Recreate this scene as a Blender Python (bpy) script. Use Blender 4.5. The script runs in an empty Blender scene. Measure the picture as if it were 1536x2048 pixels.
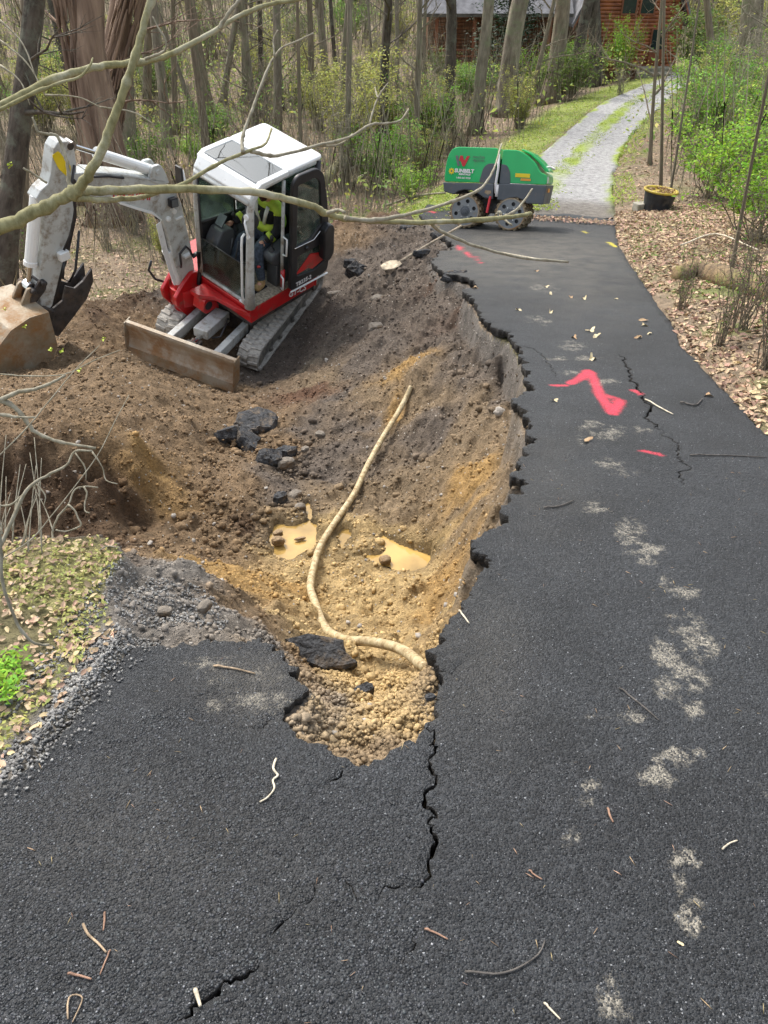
import bpy, bmesh, math, random
import numpy as np
from mathutils import Vector, Matrix, geometry as mgeo
sc = bpy.context.scene
random.seed(7); RNG = np.random.default_rng(7)
# ---------------------------------------------------------------- camera
CAM = np.array([0, 0, 1.65]); PITCH = math.radians(36); FOC = 1540.0
FWD = np.array([0, math.cos(PITCH), -math.sin(PITCH)]); UPV = np.array([0, math.sin(PITCH), math.cos(PITCH)]); RGT = np.array([1.0, 0, 0])
cd = bpy.data.cameras.new('camera'); cam = bpy.data.objects.new('camera', cd); sc.collection.objects.link(cam); sc.camera = cam
cam.location = CAM; cam.rotation_euler = (math.radians(90) - PITCH, 0, 0)
cd.sensor_fit = 'VERTICAL'; cd.sensor_height = 24.0; cd.lens = 24.0 * FOC / 2048; cd.clip_start = 0.05; cd.clip_end = 600
# ---------------------------------------------------------------- world, sun, exposure
SUN_EL, SUN_AZ = math.radians(56), math.radians(-38)     # azimuth from +Y, clockwise
w = bpy.data.worlds.new('World'); sc.world = w; w.use_nodes = True
nt = w.node_tree; bg = nt.nodes['Background']; sky = nt.nodes.new('ShaderNodeTexSky'); sky.sky_type = 'NISHITA'; sky.sun_disc = False
sky.sun_elevation = SUN_EL; sky.sun_rotation = SUN_AZ; sky.air_density = 1.3; sky.dust_density = 4.0; sky.ozone_density = 1.0
hz = nt.nodes.new('ShaderNodeHueSaturation'); hz.inputs['Saturation'].default_value = .5   # thin bright overcast
nt.links.new(sky.outputs[0], hz.inputs['Color']); nt.links.new(hz.outputs[0], bg.inputs[0]); bg.inputs[1].default_value = 0.15
sd = bpy.data.lights.new('sun', 'SUN'); sd.energy = 1.5; sd.angle = math.radians(11); sd.color = (1, .96, .9)
sun = bpy.data.objects.new('sun', sd); sc.collection.objects.link(sun)
sv = Vector((math.sin(SUN_AZ) * math.cos(SUN_EL), math.cos(SUN_AZ) * math.cos(SUN_EL), math.sin(SUN_EL)))
sun.rotation_euler = sv.to_track_quat('Z', 'Y').to_euler(); sun.location = (-6, 8, 20)
sc.view_settings.view_transform = 'Standard'; sc.view_settings.look = 'None'; sc.view_settings.gamma = 1; sc.view_settings.exposure = 1.05
sc.view_settings.use_curve_mapping = False
sc.cycles.max_bounces = 6; sc.cycles.transparent_max_bounces = 8; sc.cycles.use_denoising = True
# ---------------------------------------------------------------- small maths
def ray(u, v): return FWD + (u - 768) / FOC * RGT + (1024 - v) / FOC * UPV
def at_depth(u, v, d): return CAM + d * ray(u, v)
def at_z(u, v, z):
    d = ray(u, v); return CAM + d * ((z - CAM[2]) / d[2])
def ss(a, b, x):
    t = np.clip((np.asarray(x, float) - a) / (b - a), 0, 1); return t * t * (3 - 2 * t)
def _h(ix, iy, s):
    n = (ix.astype(np.int64) * 374761393 + iy.astype(np.int64) * 668265263 + s * 2246822519) & 0xffffffff
    n = ((n ^ (n >> 13)) * 1274126177) & 0xffffffff
    return ((n ^ (n >> 16)) & 0xffffff) / float(0xffffff)
def vn(x, y, s=0):
    ix = np.floor(x); iy = np.floor(y); fx = x - ix; fy = y - iy; fx = fx * fx * (3 - 2 * fx); fy = fy * fy * (3 - 2 * fy)
    a = _h(ix, iy, s); b = _h(ix + 1, iy, s); c = _h(ix, iy + 1, s); d = _h(ix + 1, iy + 1, s)
    return (a + (b - a) * fx + (c - a) * fy + (a - b - c + d) * fx * fy) * 2 - 1
def fbm(x, y, o=4, s=0, g=.5):
    t = 0; a = 1; n = 0
    for i in range(o): t = t + a * vn(x * 2 ** i + 17 * i, y * 2 ** i - 9 * i, s + i); n += a; a *= g
    return t / n
def worley(x, y, s=0):
    ix = np.floor(x); iy = np.floor(y); best = np.full(np.shape(x), 9.0)
    for dx in (-1, 0, 1):
        for dy in (-1, 0, 1):
            jx = ix + dx; jy = iy + dy
            d = (jx + _h(jx, jy, s) - x) ** 2 + (jy + _h(jx, jy, s + 5) - y) ** 2
            best = np.minimum(best, d)
    return np.sqrt(best)
def poly_in(px, py, P):
    inside = np.zeros(np.shape(px), bool); n = len(P)
    for i in range(n):
        x1, y1 = P[i]; x2, y2 = P[(i + 1) % n]
        if y1 == y2: continue
        c = ((y1 > py) != (y2 > py)) & (px < (x2 - x1) * (py - y1) / (y2 - y1) + x1); inside ^= c
    return inside
def line_dist(px, py, P):
    best = np.full(np.shape(px), 1e9)
    for (x1, y1), (x2, y2) in zip(P[:-1], P[1:]):
        dx = x2 - x1; dy = y2 - y1; L = dx * dx + dy * dy + 1e-12
        t = np.clip(((px - x1) * dx + (py - y1) * dy) / L, 0, 1)
        best = np.minimum(best, (px - x1 - t * dx) ** 2 + (py - y1 - t * dy) ** 2)
    return np.sqrt(best)
# ---------------------------------------------------------------- materials
def new_mat(name):
    m = bpy.data.materials.new(name); m.use_nodes = True; return m, m.node_tree, m.node_tree.nodes['Principled BSDF']
def mat(name, col, rough=.6, metal=0., var=.15, scale=6., bump=.0, bscale=60., col2=None, spec=.5, alpha=1., coat=0., dirt=None, dirt_amt=.5, dirt_scale=4., trans=0., island=0.):
    m, t, b = new_mat(name); N = t.nodes; L = t.links
    tc = N.new('ShaderNodeTexCoord'); nz = N.new('ShaderNodeTexNoise'); nz.inputs['Scale'].default_value = scale; nz.inputs['Detail'].default_value = 6
    L.new(tc.outputs['Object'], nz.inputs['Vector'])
    mx = N.new('ShaderNodeMix'); mx.data_type = 'RGBA'; c = list(col)
    c2 = list(col2) if col2 else [max(0, x * (1 - var * 1.6)) for x in c]
    c1 = c if col2 else [min(1, x * (1 + var)) for x in c]
    mx.inputs[6].default_value = c1 + [1]; mx.inputs[7].default_value = c2 + [1]
    rp = N.new('ShaderNodeMapRange'); rp.inputs[1].default_value = .35; rp.inputs[2].default_value = .65
    L.new(nz.outputs[0], rp.inputs[0]); L.new(rp.outputs[0], mx.inputs[0]); out = mx.outputs[2]
    if island:
        g = N.new('ShaderNodeNewGeometry'); hs = N.new('ShaderNodeHueSaturation'); mr = N.new('ShaderNodeMapRange')
        L.new(g.outputs['Random Per Island'], mr.inputs[0]); mr.inputs[3].default_value = 1 - island; mr.inputs[4].default_value = 1 + island
        L.new(mr.outputs[0], hs.inputs['Value']); L.new(out, hs.inputs['Color'])
        mr2 = N.new('ShaderNodeMapRange'); ml = N.new('ShaderNodeMath'); ml.operation = 'MULTIPLY'; ml.inputs[1].default_value = 7.31; fr = N.new('ShaderNodeMath'); fr.operation = 'FRACT'
        L.new(g.outputs['Random Per Island'], ml.inputs[0]); L.new(ml.outputs[0], fr.inputs[0]); L.new(fr.outputs[0], mr2.inputs[0]); mr2.inputs[3].default_value = .5 - island * .07; mr2.inputs[4].default_value = .5 + island * .05
        L.new(mr2.outputs[0], hs.inputs['Hue']); out = hs.outputs[0]
    rough_in = None
    if dirt:
        n2 = N.new('ShaderNodeTexNoise'); n2.inputs['Scale'].default_value = dirt_scale; n2.inputs['Detail'].default_value = 9; n2.inputs['Roughness'].default_value = .7
        L.new(tc.outputs['Object'], n2.inputs['Vector']); r2 = N.new('ShaderNodeMapRange'); r2.inputs[1].default_value = .62 - dirt_amt * .35; r2.inputs[2].default_value = .75 - dirt_amt * .2
        L.new(n2.outputs[0], r2.inputs[0]); m2 = N.new('ShaderNodeMix'); m2.data_type = 'RGBA'; m2.inputs[7].default_value = list(dirt) + [1]
        L.new(out, m2.inputs[6]); L.new(r2.outputs[0], m2.inputs[0]); out = m2.outputs[2]
        rr = N.new('ShaderNodeMapRange'); rr.inputs[3].default_value = rough; rr.inputs[4].default_value = .9; L.new(r2.outputs[0], rr.inputs[0]); L.new(rr.outputs[0], b.inputs['Roughness']); rough_in = 1
    L.new(out, b.inputs['Base Color'])
    if not rough_in: b.inputs['Roughness'].default_value = rough
    b.inputs['Metallic'].default_value = metal; b.inputs['Specular IOR Level'].default_value = spec; b.inputs['Coat Weight'].default_value = coat; b.inputs['Transmission Weight'].default_value = trans
    if bump:
        n3 = N.new('ShaderNodeTexNoise'); n3.inputs['Scale'].default_value = bscale; n3.inputs['Detail'].default_value = 5; L.new(tc.outputs['Object'], n3.inputs['Vector'])
        bp = N.new('ShaderNodeBump'); bp.inputs['Strength'].default_value = min(1, bump * 2); bp.inputs['Distance'].default_value = bump * .02; L.new(n3.outputs[0], bp.inputs['Height']); L.new(bp.outputs[0], b.inputs['Normal'])
    if alpha < 1: b.inputs['Alpha'].default_value = alpha
    return m
M = {}
# ---------------------------------------------------------------- object helpers
COL = sc.collection
def tag(o, label=None, cat=None, group=None, kind=None):
    if label: o['label'] = label
    if cat: o['category'] = cat
    if group: o['group'] = group
    if kind: o['kind'] = kind
    return o
def thing(name, label, cat, loc=(0, 0, 0), rot=None, group=None, mw=None):
    o = bpy.data.objects.new(name, None); COL.objects.link(o); o.empty_display_size = .2
    if mw is not None: o.matrix_world = mw
    else:
        o.location = loc
        if rot is not None: o.rotation_euler = rot
    return tag(o, label, cat, group)
def link(name, me, parent=None, m=None, smooth=False, bevel=0, label=None):
    o = bpy.data.objects.new(name, me); COL.objects.link(o)
    if m is not None and not me.materials:
        for k in (m if isinstance(m, (list, tuple)) else [m]): me.materials.append(M[k] if isinstance(k, str) else k)
    if parent is not None: o.parent = parent
    if smooth: me.polygons.foreach_set('use_smooth', [True] * len(me.polygons))
    if bevel:
        bv = o.modifiers.new('bevel', 'BEVEL'); bv.width = bevel; bv.segments = 2; bv.limit_method = 'ANGLE'; bv.angle_limit = math.radians(35)
    if label: o['label'] = label
    return o
def copy_thing(root, loc=None, rotz=None, scale=None, mw=None, label=None):
    r = root.copy(); COL.objects.link(r)
    for ch in root.children:
        c = ch.copy(); COL.objects.link(c); c.parent = r; c.matrix_parent_inverse = ch.matrix_parent_inverse.copy()
        for g in ch.children:
            d = g.copy(); COL.objects.link(d); d.parent = c
    if loc is not None: r.location = loc
    if rotz is not None: r.rotation_euler = (0, 0, rotz)
    if scale is not None: r.scale = (scale,) * 3
    if label: r['label'] = label
    return r
def np_mesh(name, V, F, attr=None):
    me = bpy.data.meshes.new(name); V = np.ascontiguousarray(V, np.float32)
    if isinstance(F, np.ndarray):
        k = F.shape[1]; me.vertices.add(len(V)); me.vertices.foreach_set('co', V.ravel()); me.loops.add(F.size); me.loops.foreach_set('vertex_index', F.astype(np.int32).ravel())
        me.polygons.add(len(F)); me.polygons.foreach_set('loop_start', np.arange(0, F.size, k, dtype=np.int32)); me.polygons.foreach_set('loop_total', np.full(len(F), k, np.int32)); me.update(calc_edges=True)
    else: me.from_pydata(V.tolist(), [], F); me.update()
    if attr is not None:
        for nm, a in attr.items():
            at = me.color_attributes.new(nm, 'FLOAT_COLOR', 'POINT'); c = np.ones((len(V), 4), np.float32); c[:, :a.shape[1]] = a; at.data.foreach_set('color', c.ravel())
    return me
class G:
    'collects simple solids and becomes one mesh'
    def __init__(s): s.v = []; s.f = []
    def add(s, V, F):
        n = len(s.v); s.v += [tuple(map(float, q)) for q in V]; s.f += [[i + n for i in f] for f in F]; return s
    def box(s, a, b, R=None, c=None):
        x0, y0, z0 = a; x1, y1, z1 = b
        V = [(x0, y0, z0), (x1, y0, z0), (x1, y1, z0), (x0, y1, z0), (x0, y0, z1), (x1, y0, z1), (x1, y1, z1), (x0, y1, z1)]
        if R is not None: V = [tuple(R @ Vector(q)) for q in V]
        return s.add(V, [(0, 3, 2, 1), (4, 5, 6, 7), (0, 1, 5, 4), (1, 2, 6, 5), (2, 3, 7, 6), (3, 0, 4, 7)])
    def prism(s, P, a0, a1, axis=1):
        'polygon P extruded along axis between a0 and a1'
        def mk(p, a):
            return (a, p[0], p[1]) if axis == 0 else (p[0], a, p[1]) if axis == 1 else (p[0], p[1], a)
        ar = sum(P[i][0] * P[(i + 1) % len(P)][1] - P[(i + 1) % len(P)][0] * P[i][1] for i in range(len(P)))
        if (ar > 0) == (axis == 1): P = P[::-1]
        n = len(P); V = [mk(p, a0) for p in P] + [mk(p, a1) for p in P]
        lo, hi = (0, n) if a0 < a1 else (n, 0)
        F = [list(range(lo, lo + n))[::-1], list(range(hi, hi + n))] + [(lo + i, lo + (i + 1) % n, hi + (i + 1) % n, hi + i) for i in range(n)]
        return s.add(V, F)
    def tube(s, pts, r, n=8, cap=True, squash=1.):
        P = [Vector(p) for p in pts]; k = len(P); rs = r if isinstance(r, (list, tuple, np.ndarray)) else [r] * k
        V = []; ref = None
        for i in range(k):
            t = (P[min(i + 1, k - 1)] - P[max(i - 1, 0)]).normalized()
            if ref is None: ref = Vector((0, 0, 1)) if abs(t.z) < .9 else Vector((1, 0, 0))
            a = t.cross(ref).normalized(); b = a.cross(t).normalized(); ref = b
            for j in range(n):
                q = 2 * math.pi * j / n; V.append(P[i] + (a * math.cos(q) + b * math.sin(q) * squash) * rs[i])
        F = [(i * n + j, i * n + (j + 1) % n, (i + 1) * n + (j + 1) % n, (i + 1) * n + j) for i in range(k - 1) for j in range(n)]
        if cap: F += [list(range(n))[::-1], list(range((k - 1) * n, k * n))]
        return s.add(V, F)
    def lathe(s, prof, c, axis, n=24):
        'profile of (along, radius) turned about axis (unit vector) through c'
        ax = Vector(axis).normalized(); a = ax.orthogonal().normalized(); b = ax.cross(a); c = Vector(c); V = []; k = len(prof)
        for z, r in prof:
            for j in range(n):
                q = 2 * math.pi * j / n; V.append(c + ax * z + (a * math.cos(q) + b * math.sin(q)) * max(r, 1e-4))
        F = [(i * n + j, i * n + (j + 1) % n, (i + 1) * n + (j + 1) % n, (i + 1) * n + j) for i in range(k - 1) for j in range(n)] + [list(range(n))[::-1], list(range((k - 1) * n, k * n))]
        return s.add(V, F)
    def obj(s, name, m, parent=None, **k):
        me = bpy.data.meshes.new(name); me.from_pydata(s.v, [], s.f); me.update(); return link(name, me, parent, m, **k)
def scatter_mesh(name, tv, tf, pos, rotm, scale):
    'many copies of small templates in one mesh; tv list of template vertex arrays, one face array'
    n = len(pos); k = len(tv[0]); T = np.asarray(tv)[RNG.integers(0, len(tv), n)]
    sc_ = scale[:, None, :] if scale.ndim == 2 else scale[:, None, None]
    V = np.einsum('nij,nkj->nki', rotm, T * sc_) + pos[:, None, :]
    F = (np.asarray(tf)[None] + (np.arange(n) * k)[:, None, None]).reshape(-1, len(tf[0]))
    return np_mesh(name, V.reshape(-1, 3), F)
def rand_rot(n, tilt=1.):
    a = RNG.uniform(0, 2 * np.pi, n); b = RNG.uniform(-1, 1, n) * tilt; c = RNG.uniform(-1, 1, n) * tilt
    def Rz(t): z = np.zeros_like(t); o = z + 1; return np.stack([np.cos(t), -np.sin(t), z, np.sin(t), np.cos(t), z, z, z, o], 1).reshape(-1, 3, 3)
    def Rx(t): z = np.zeros_like(t); o = z + 1; return np.stack([o, z, z, z, np.cos(t), -np.sin(t), z, np.sin(t), np.cos(t)], 1).reshape(-1, 3, 3)
    def Ry(t): z = np.zeros_like(t); o = z + 1; return np.stack([np.cos(t), z, np.sin(t), z, o, z, -np.sin(t), z, np.cos(t)], 1).reshape(-1, 3, 3)
    return Rx(b) @ Ry(c) @ Rz(a)
def curve_obj(name, c, parent, mx, m):
    'a filled curve turned into a plain mesh object'
    t = bpy.data.objects.new(name, c); me = bpy.data.meshes.new_from_object(t); bpy.data.objects.remove(t); me.name = name; me.materials.clear()
    o = link(name, me, parent, m); o.matrix_local = mx; return o
def text(s, size, mw_local, m, parent, ext=.002, ax='CENTER', bold=0., sx=1.):
    c = bpy.data.curves.new('lettering', 'FONT'); c.body = s; c.size = size; c.align_x = ax; c.align_y = 'CENTER'; c.extrude = ext; c.offset = bold; c.resolution_u = 2
    return curve_obj('lettering', c, parent, mw_local @ Matrix.Diagonal((sx, 1, 1, 1)), m)
def frame3(o, x, y):
    'matrix with origin o, local x and y directions'
    x = Vector(x).normalized(); z = x.cross(Vector(y)).normalized(); y = z.cross(x)
    return Matrix(((x.x, y.x, z.x, o[0]), (x.y, y.y, z.y, o[1]), (x.z, y.z, z.z, o[2]), (0, 0, 0, 1)))
# ================================================================ TERRAIN
def road_z(y):
    y = np.asarray(y, float); return np.where(y < 13, -.156 * y, -2.028 - .624 * (1 - np.exp(-(np.maximum(y, 13) - 13) / 4)) - .011 * np.maximum(y - 13, 0))
def on_road(u, v):
    d = ray(u, v); t = 1.0
    for k in range(60):
        p = CAM + t * d; t += (p[2] - float(road_z(p[1]))) / (-d[2] - .0)*.6
    return CAM + t * d
R_EDGE = [(-3, 1.6), (0, 1.9), (2, 2.15), (4.01, 2.21), (4.55, 2.27), (5.73, 2.37), (6.54, 2.56), (7.28, 2.68), (8.44, 2.87), (11.34, 3.39), (14.7, 4.25), (16.4, 4.6), (19.4, 5.35), (22.8, 6.45), (26.1, 7.7), (30.25, 9.6), (34.1, 11.3), (37, 12.8), (44, 17), (70, 34), (140, 70)]
L_EDGE = [(-3, -1.3), (0.65, -1.15), (1.29, -1.06), (1.9, -.95), (4, -.8), (8, -.2), (12, .6), (14.5, 1.3), (16.1, 1.7), (19.4, 2.95), (22.1, 4.2), (26.1, 5.75), (29.1, 6.9), (32.1, 8.2), (34.9, 9.85), (37, 11), (44, 15.5), (70, 31), (140, 67)]
def redge(y): return np.interp(y, [a for a, b in R_EDGE], [b for a, b in R_EDGE])
def ledge(y): return np.interp(y, [a for a, b in L_EDGE], [b for a, b in L_EDGE])
def natural(x, y):
    z = road_z(y); dr = x - redge(y); dl = ledge(y) - x
    und = fbm(x * .35, y * .35, 4, 11)
    z = z + np.where(dr > 0, ss(0, .5, dr) * .06 + np.minimum(dr, 8) * .07 * ss(2, 8, y) + und * .12 * ss(.2, 2, dr), 0)
    z = z - np.where(dl > 0, ss(0, 4.0, dl) * .95 * ss(3.5, 7.5, y) * (1 - .55 * ss(18, 32, y)) - und * .16 * ss(.3, 3, dl) * ss(2, 6, y), 0)
    hill = ss(26, 75, y) * 2.2 + ss(70, 150, y) * 9 + ss(14, 60, -x) * 3.0 * ss(6, 20, y) + ss(24, 80, x) * 4
    z = z + hill * ss(3, 16, np.maximum(dl, dr)) + und * .5 * ss(20, 50, y) * ss(2, 8, np.maximum(dl, dr))
    return z
def W2(u, v): return on_road(u, v)[:2]
RIM_PX = [(858, 408), (838, 430), (862, 452), (882, 470), (904, 486), (904, 499), (878, 502), (864, 517), (874, 532), (886, 545), (911, 549), (936, 556), (952, 564), (956, 575), (930, 577), (937, 591), (950, 600), (956, 612), (961, 635), (976, 646), (995, 658), (1014, 664), (1028, 675), (1032, 690), (1046, 706), (1051, 723), (1050, 738), (1055, 753), (1053, 768), (1061, 782), (1046, 790), (1033, 796), (1036, 808), (1046, 818), (1046, 834), (1056, 846), (1060, 859), (1057, 872), (1071, 886), (1047, 893), (1050, 904), (1042, 915), (1044, 930), (1022, 953), (1046, 958), (1043, 982), (1020, 992), (1002, 1010), (1008, 1046), (994, 1053), (979, 1065), (960, 1073), (942, 1087), (944, 1102), (958, 1104), (977, 1122), (966, 1140), (956, 1156), (944, 1172), (924, 1201), (912, 1228), (900, 1247), (890, 1262), (883, 1288), (876, 1311), (895, 1343), (886, 1358), (878, 1379), (880, 1400), (873, 1421), (864, 1442), (838, 1468), (806, 1490), (777, 1505), (756, 1518), (728, 1528), (706, 1526), (690, 1512), (663, 1497), (645, 1480), (625, 1476), (606, 1468), (591, 1463), (580, 1440), (574, 1425), (556, 1408), (580, 1388), (604, 1366), (612, 1353), (590, 1340), (578, 1332), (568, 1302), (566, 1285), (548, 1270), (528, 1264), (500, 1263), (477, 1262), (435, 1264), (392, 1271), (350, 1273), (300, 1273), (262, 1278)]
def roughen(P, amp=.3, n=3, seed=3, lim=.035):
    r = random.Random(seed); P = [tuple(p) for p in P]
    for _ in range(n):
        Q = [P[0]]
        for a, b in zip(P[:-1], P[1:]):
            dx, dy = b[0] - a[0], b[1] - a[1]; L = math.hypot(dx, dy)
            if L > .02:
                k = max(-lim, min(lim, r.gauss(0, .5) * amp * L)); t = r.uniform(.38, .62)
                Q.append((a[0] + dx * t - dy / L * k, a[1] + dy * t + dx / L * k))
            Q.append(b)
        P = Q
    return P
RIM = roughen([W2(*p) for p in RIM_PX], .55, 3, 3, .028)
RIM_C = [W2(*p) for p in RIM_PX]
# control points of the dug ground: pixel, height, soil code
CP = [
 # right wall
 (1000,700,-1.10,'g'),(960,760,-1.42,'g'),(1010,790,-1.15,'n'),(900,700,-1.62,'g'),(900,620,-1.62,'g'),(800,640,-1.98,'g'),(960,680,-1.2,'g'),(930,600,-1.42,'r'),(890,560,-1.62,'r'),
 (1042,870,-.98,'n'),(1015,850,-1.22,'n'),(985,860,-1.38,'n'),(930,850,-1.56,'n'),(1030,900,-.86,'n'),(970,920,-1.40,'n'),(1022,940,-.95,'g'),(1000,960,-1.12,'n'),(920,940,-1.45,'o'),(955,1000,-1.32,'n'),(925,1050,-1.55,'o'),(990,1020,-.85,'n'),(970,1030,-1.08,'n'),(890,1050,-1.72,'n'),(910,1000,-1.62,'o'),(900,1100,-1.62,'n'),(938,1125,-1.0,'o'),(922,1130,-1.35,'o'),(890,1160,-1.5,'o'),(932,1170,-.88,'o'),(915,1180,-1.2,'o'),(880,1210,-1.2,'o'),(905,1220,-.72,'o'),
 (850,800,-1.62,'n'),(870,760,-1.50,'n'),(840,735,-1.44,'n'),(800,740,-1.72,'o'),(760,770,-1.80,'n'),(790,830,-1.86,'o'),(850,870,-1.72,'g'),(830,950,-1.84,'n'),
 # floor
 (860,1000,-1.84,'n'),(800,1120,-1.95,'y'),(760,1080,-1.95,'y'),(850,1130,-1.96,'y'),(740,1130,-1.93,'y'),(600,1075,-1.96,'y'),(560,1100,-1.95,'y'),(680,1080,-1.93,'y'),(750,1000,-1.88,'n'),(800,1040,-1.88,'n'),(620,1000,-1.92,'n'),(560,980,-1.92,'g'),(640,930,-1.94,'g'),(700,900,-1.95,'g'),(520,1060,-1.88,'n'),(480,1040,-1.82,'d'),(560,880,-2.0,'b'),(620,850,-2.05,'g'),(680,800,-2.05,'g'),(740,840,-1.92,'g'),(600,790,-2.15,'r'),(560,840,-2.08,'b'),
 (640,760,-2.15,'n'),(700,740,-2.05,'g'),(750,700,-1.95,'g'),
 # near floor
 (700,1180,-1.80,'y'),(800,1180,-1.78,'y'),(600,1160,-1.82,'y'),(700,1220,-1.68,'y'),(620,1220,-1.62,'y'),(560,1190,-1.62,'o'),(800,1240,-1.45,'y'),(860,1230,-1.35,'y'),(840,1290,-1.18,'y'),(760,1290,-1.28,'y'),(700,1290,-1.25,'y'),(640,1280,-1.22,'y'),(600,1250,-1.20,'y'),
 (870,1300,-.80,'y'),(865,1360,-.72,'n'),(840,1350,-1.00,'y'),(500,1170,-1.35,'o'),(460,1150,-1.45,'o'),(560,1235,-1.02,'b'),(500,1225,-.80,'b'),(480,1200,-.95,'b'),(540,1262,-.62,'b'),(590,1300,-.85,'b'),
 # neck
 (640,1330,-.98,'y'),(720,1340,-1.02,'y'),(780,1360,-.98,'y'),(820,1400,-.80,'y'),(760,1410,-.82,'y'),(700,1400,-.82,'y'),(640,1400,-.74,'v'),(620,1430,-.60,'v'),(600,1420,-.50,'v'),(680,1450,-.64,'y'),(740,1460,-.64,'y'),(800,1450,-.58,'y'),(840,1430,-.50,'n'),(730,1500,-.46,'y'),(780,1480,-.48,'y'),(690,1490,-.48,'y'),(640,1462,-.46,'v'),(600,1385,-.62,'b'),
 # gravel ledge
 (250,1160,-.60,'v'),(330,1150,-.62,'v'),(400,1160,-.68,'v'),(430,1200,-.56,'v'),(440,1245,-.46,'v'),(340,1210,-.52,'v'),(250,1240,-.44,'v'),(300,1190,-.54,'v'),
 (250,1135,-.66,'v'),(340,1135,-.74,'v'),(410,1140,-.82,'v'),(445,1165,-1.1,'b'),
 # left hollow and its walls
 (240,1110,-.60,'d'),(260,1110,-1.2,'b'),(300,1120,-1.45,'b'),(380,1120,-1.55,'b'),(440,1130,-1.62,'b'),(220,1085,-1.55,'d'),(150,1075,-1.7,'d'),(60,1075,-1.7,'d'),(-60,1075,-1.7,'d'),
 (270,1060,-1.86,'d'),(240,1040,-1.84,'d'),(150,1050,-1.86,'d'),(30,1050,-1.86,'d'),(-100,1050,-1.86,'d'),(200,1040,-1.86,'d'),(90,1040,-1.84,'d'),(320,1060,-1.76,'b'),(400,1060,-1.80,'b'),(450,1100,-1.78,'b'),
 (262,900,-1.30,'d'),(265,860,-1.28,'b'),(200,895,-1.18,'d'),(120,892,-1.14,'d'),(30,890,-1.12,'d'),(-100,900,-1.16,'d'),
 (300,940,-1.62,'o'),(290,1000,-1.74,'o'),(340,900,-1.66,'b'),(400,960,-1.80,'b'),(460,980,-1.86,'b'),(350,840,-1.66,'b'),(420,860,-1.84,'b'),(480,900,-1.95,'b'),(450,830,-2.0,'b'),
 (150,820,-1.30,'b'),(150,866,-1.15,'b'),(50,820,-1.42,'b'),(50,860,-1.16,'b'),(-80,860,-1.16,'b'),(240,820,-1.34,'b'),(-100,820,-1.42,'b'),(200,740,-1.58,'b'),(80,745,-2.1,'b'),(-60,745,-2.0,'b'),(300,780,-1.62,'b'),(250,700,-1.62,'b'),(150,680,-2.0,'b'),(60,700,-2.2,'b'),(340,760,-1.86,'b'),
 (200,620,-2.15,'d'),(260,600,-2.45,'d'),(120,620,-2.1,'b'),(320,590,-2.6,'g'),(30,640,-2.35,'b'),(120,700,-2.05,'b'),(50,785,-1.80,'b'),(-80,785,-1.75,'b'),(130,760,-1.72,'b'),
 # behind the excavator
 (700,640,-2.12,'g'),(660,600,-2.22,'g'),(700,560,-2.12,'g'),(760,560,-1.96,'g'),(840,560,-1.76,'g'),(820,500,-1.86,'g'),(740,500,-2.02,'g'),(690,470,-1.98,'b'),(680,430,-1.85,'r'),(660,400,-2.05,'r'),(740,420,-2.15,'r'),(780,450,-2.12,'g'),(830,460,-2.05,'g'),(850,500,-1.78,'g'),(820,430,-2.25,'g'),
]
SOIL = {'g': (.115, .092, .072), 'n': (.195, .142, .086), 'r': (.115, .062, .036), 'o': (.33, .205, .075), 'y': (.42, .30, .14), 'b': (.185, .125, .070), 'd': (.085, .052, .029), 'v': (.21, .19, .165), 'l': (.24, .18, .12), 'm': (.11, .12, .035)}
EXR = Matrix(((-0.63037, 0.76642, 0.12347), (-0.76316, -0.58268, -0.27942), (-0.14221, -0.27036, 0.9522)))
EXT_ = Vector((-2.0275, 9.7207, -1.8589)); PHI = .331; CX, CY = -.60, -.315
EX = Matrix.Translation(EXT_) @ EXR.to_4x4()
UC = EX @ Matrix.Translation((CX, CY, 0)) @ Matrix.Rotation(PHI, 4, 'Z')
cpx = []; cpz = []; cpc = []
for u, v, z, c in CP:
    p = at_z(u, v, z); cpx.append(p[:2]); cpz.append(z); cpc.append(SOIL[c])
for uu in (-1.25, -.8, -.3, .2, .7, 1.15):                       # the ground that carries the tracks
    for vv in (-.95, -.6, 0, .6, .95):
        p = UC @ Vector((uu, vv, -.86 + (.10 if vv == 0 else 0) + (.04 if abs(vv) > .9 else 0))); cpx.append((p.x, p.y)); cpz.append(p.z); cpc.append(SOIL['g'] if uu < .5 or vv > 0 else SOIL['b'])
for vv in (-.7, -.3, .2, .7):                                    # ground under and ahead of the blade
    p = UC @ Vector((1.78, vv, -.60)); cpx.append((p.x, p.y)); cpz.append(p.z); cpc.append(SOIL['b'])
    p = UC @ Vector((2.05, vv, -.60)); cpx.append((p.x, p.y)); cpz.append(p.z); cpc.append(SOIL['b'])
for (x, y) in RIM_C[:-1]:
    cpx.append((x, y)); cpz.append(float(road_z(y)) - (.14 + (.30 * float(ss(2.1, 2.9, y)) * (1 - float(ss(7.5, 9.5, y))) if x > -.2 else 0))); cpc.append(SOIL['g'] if y > 5.2 else SOIL['n'])
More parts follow.
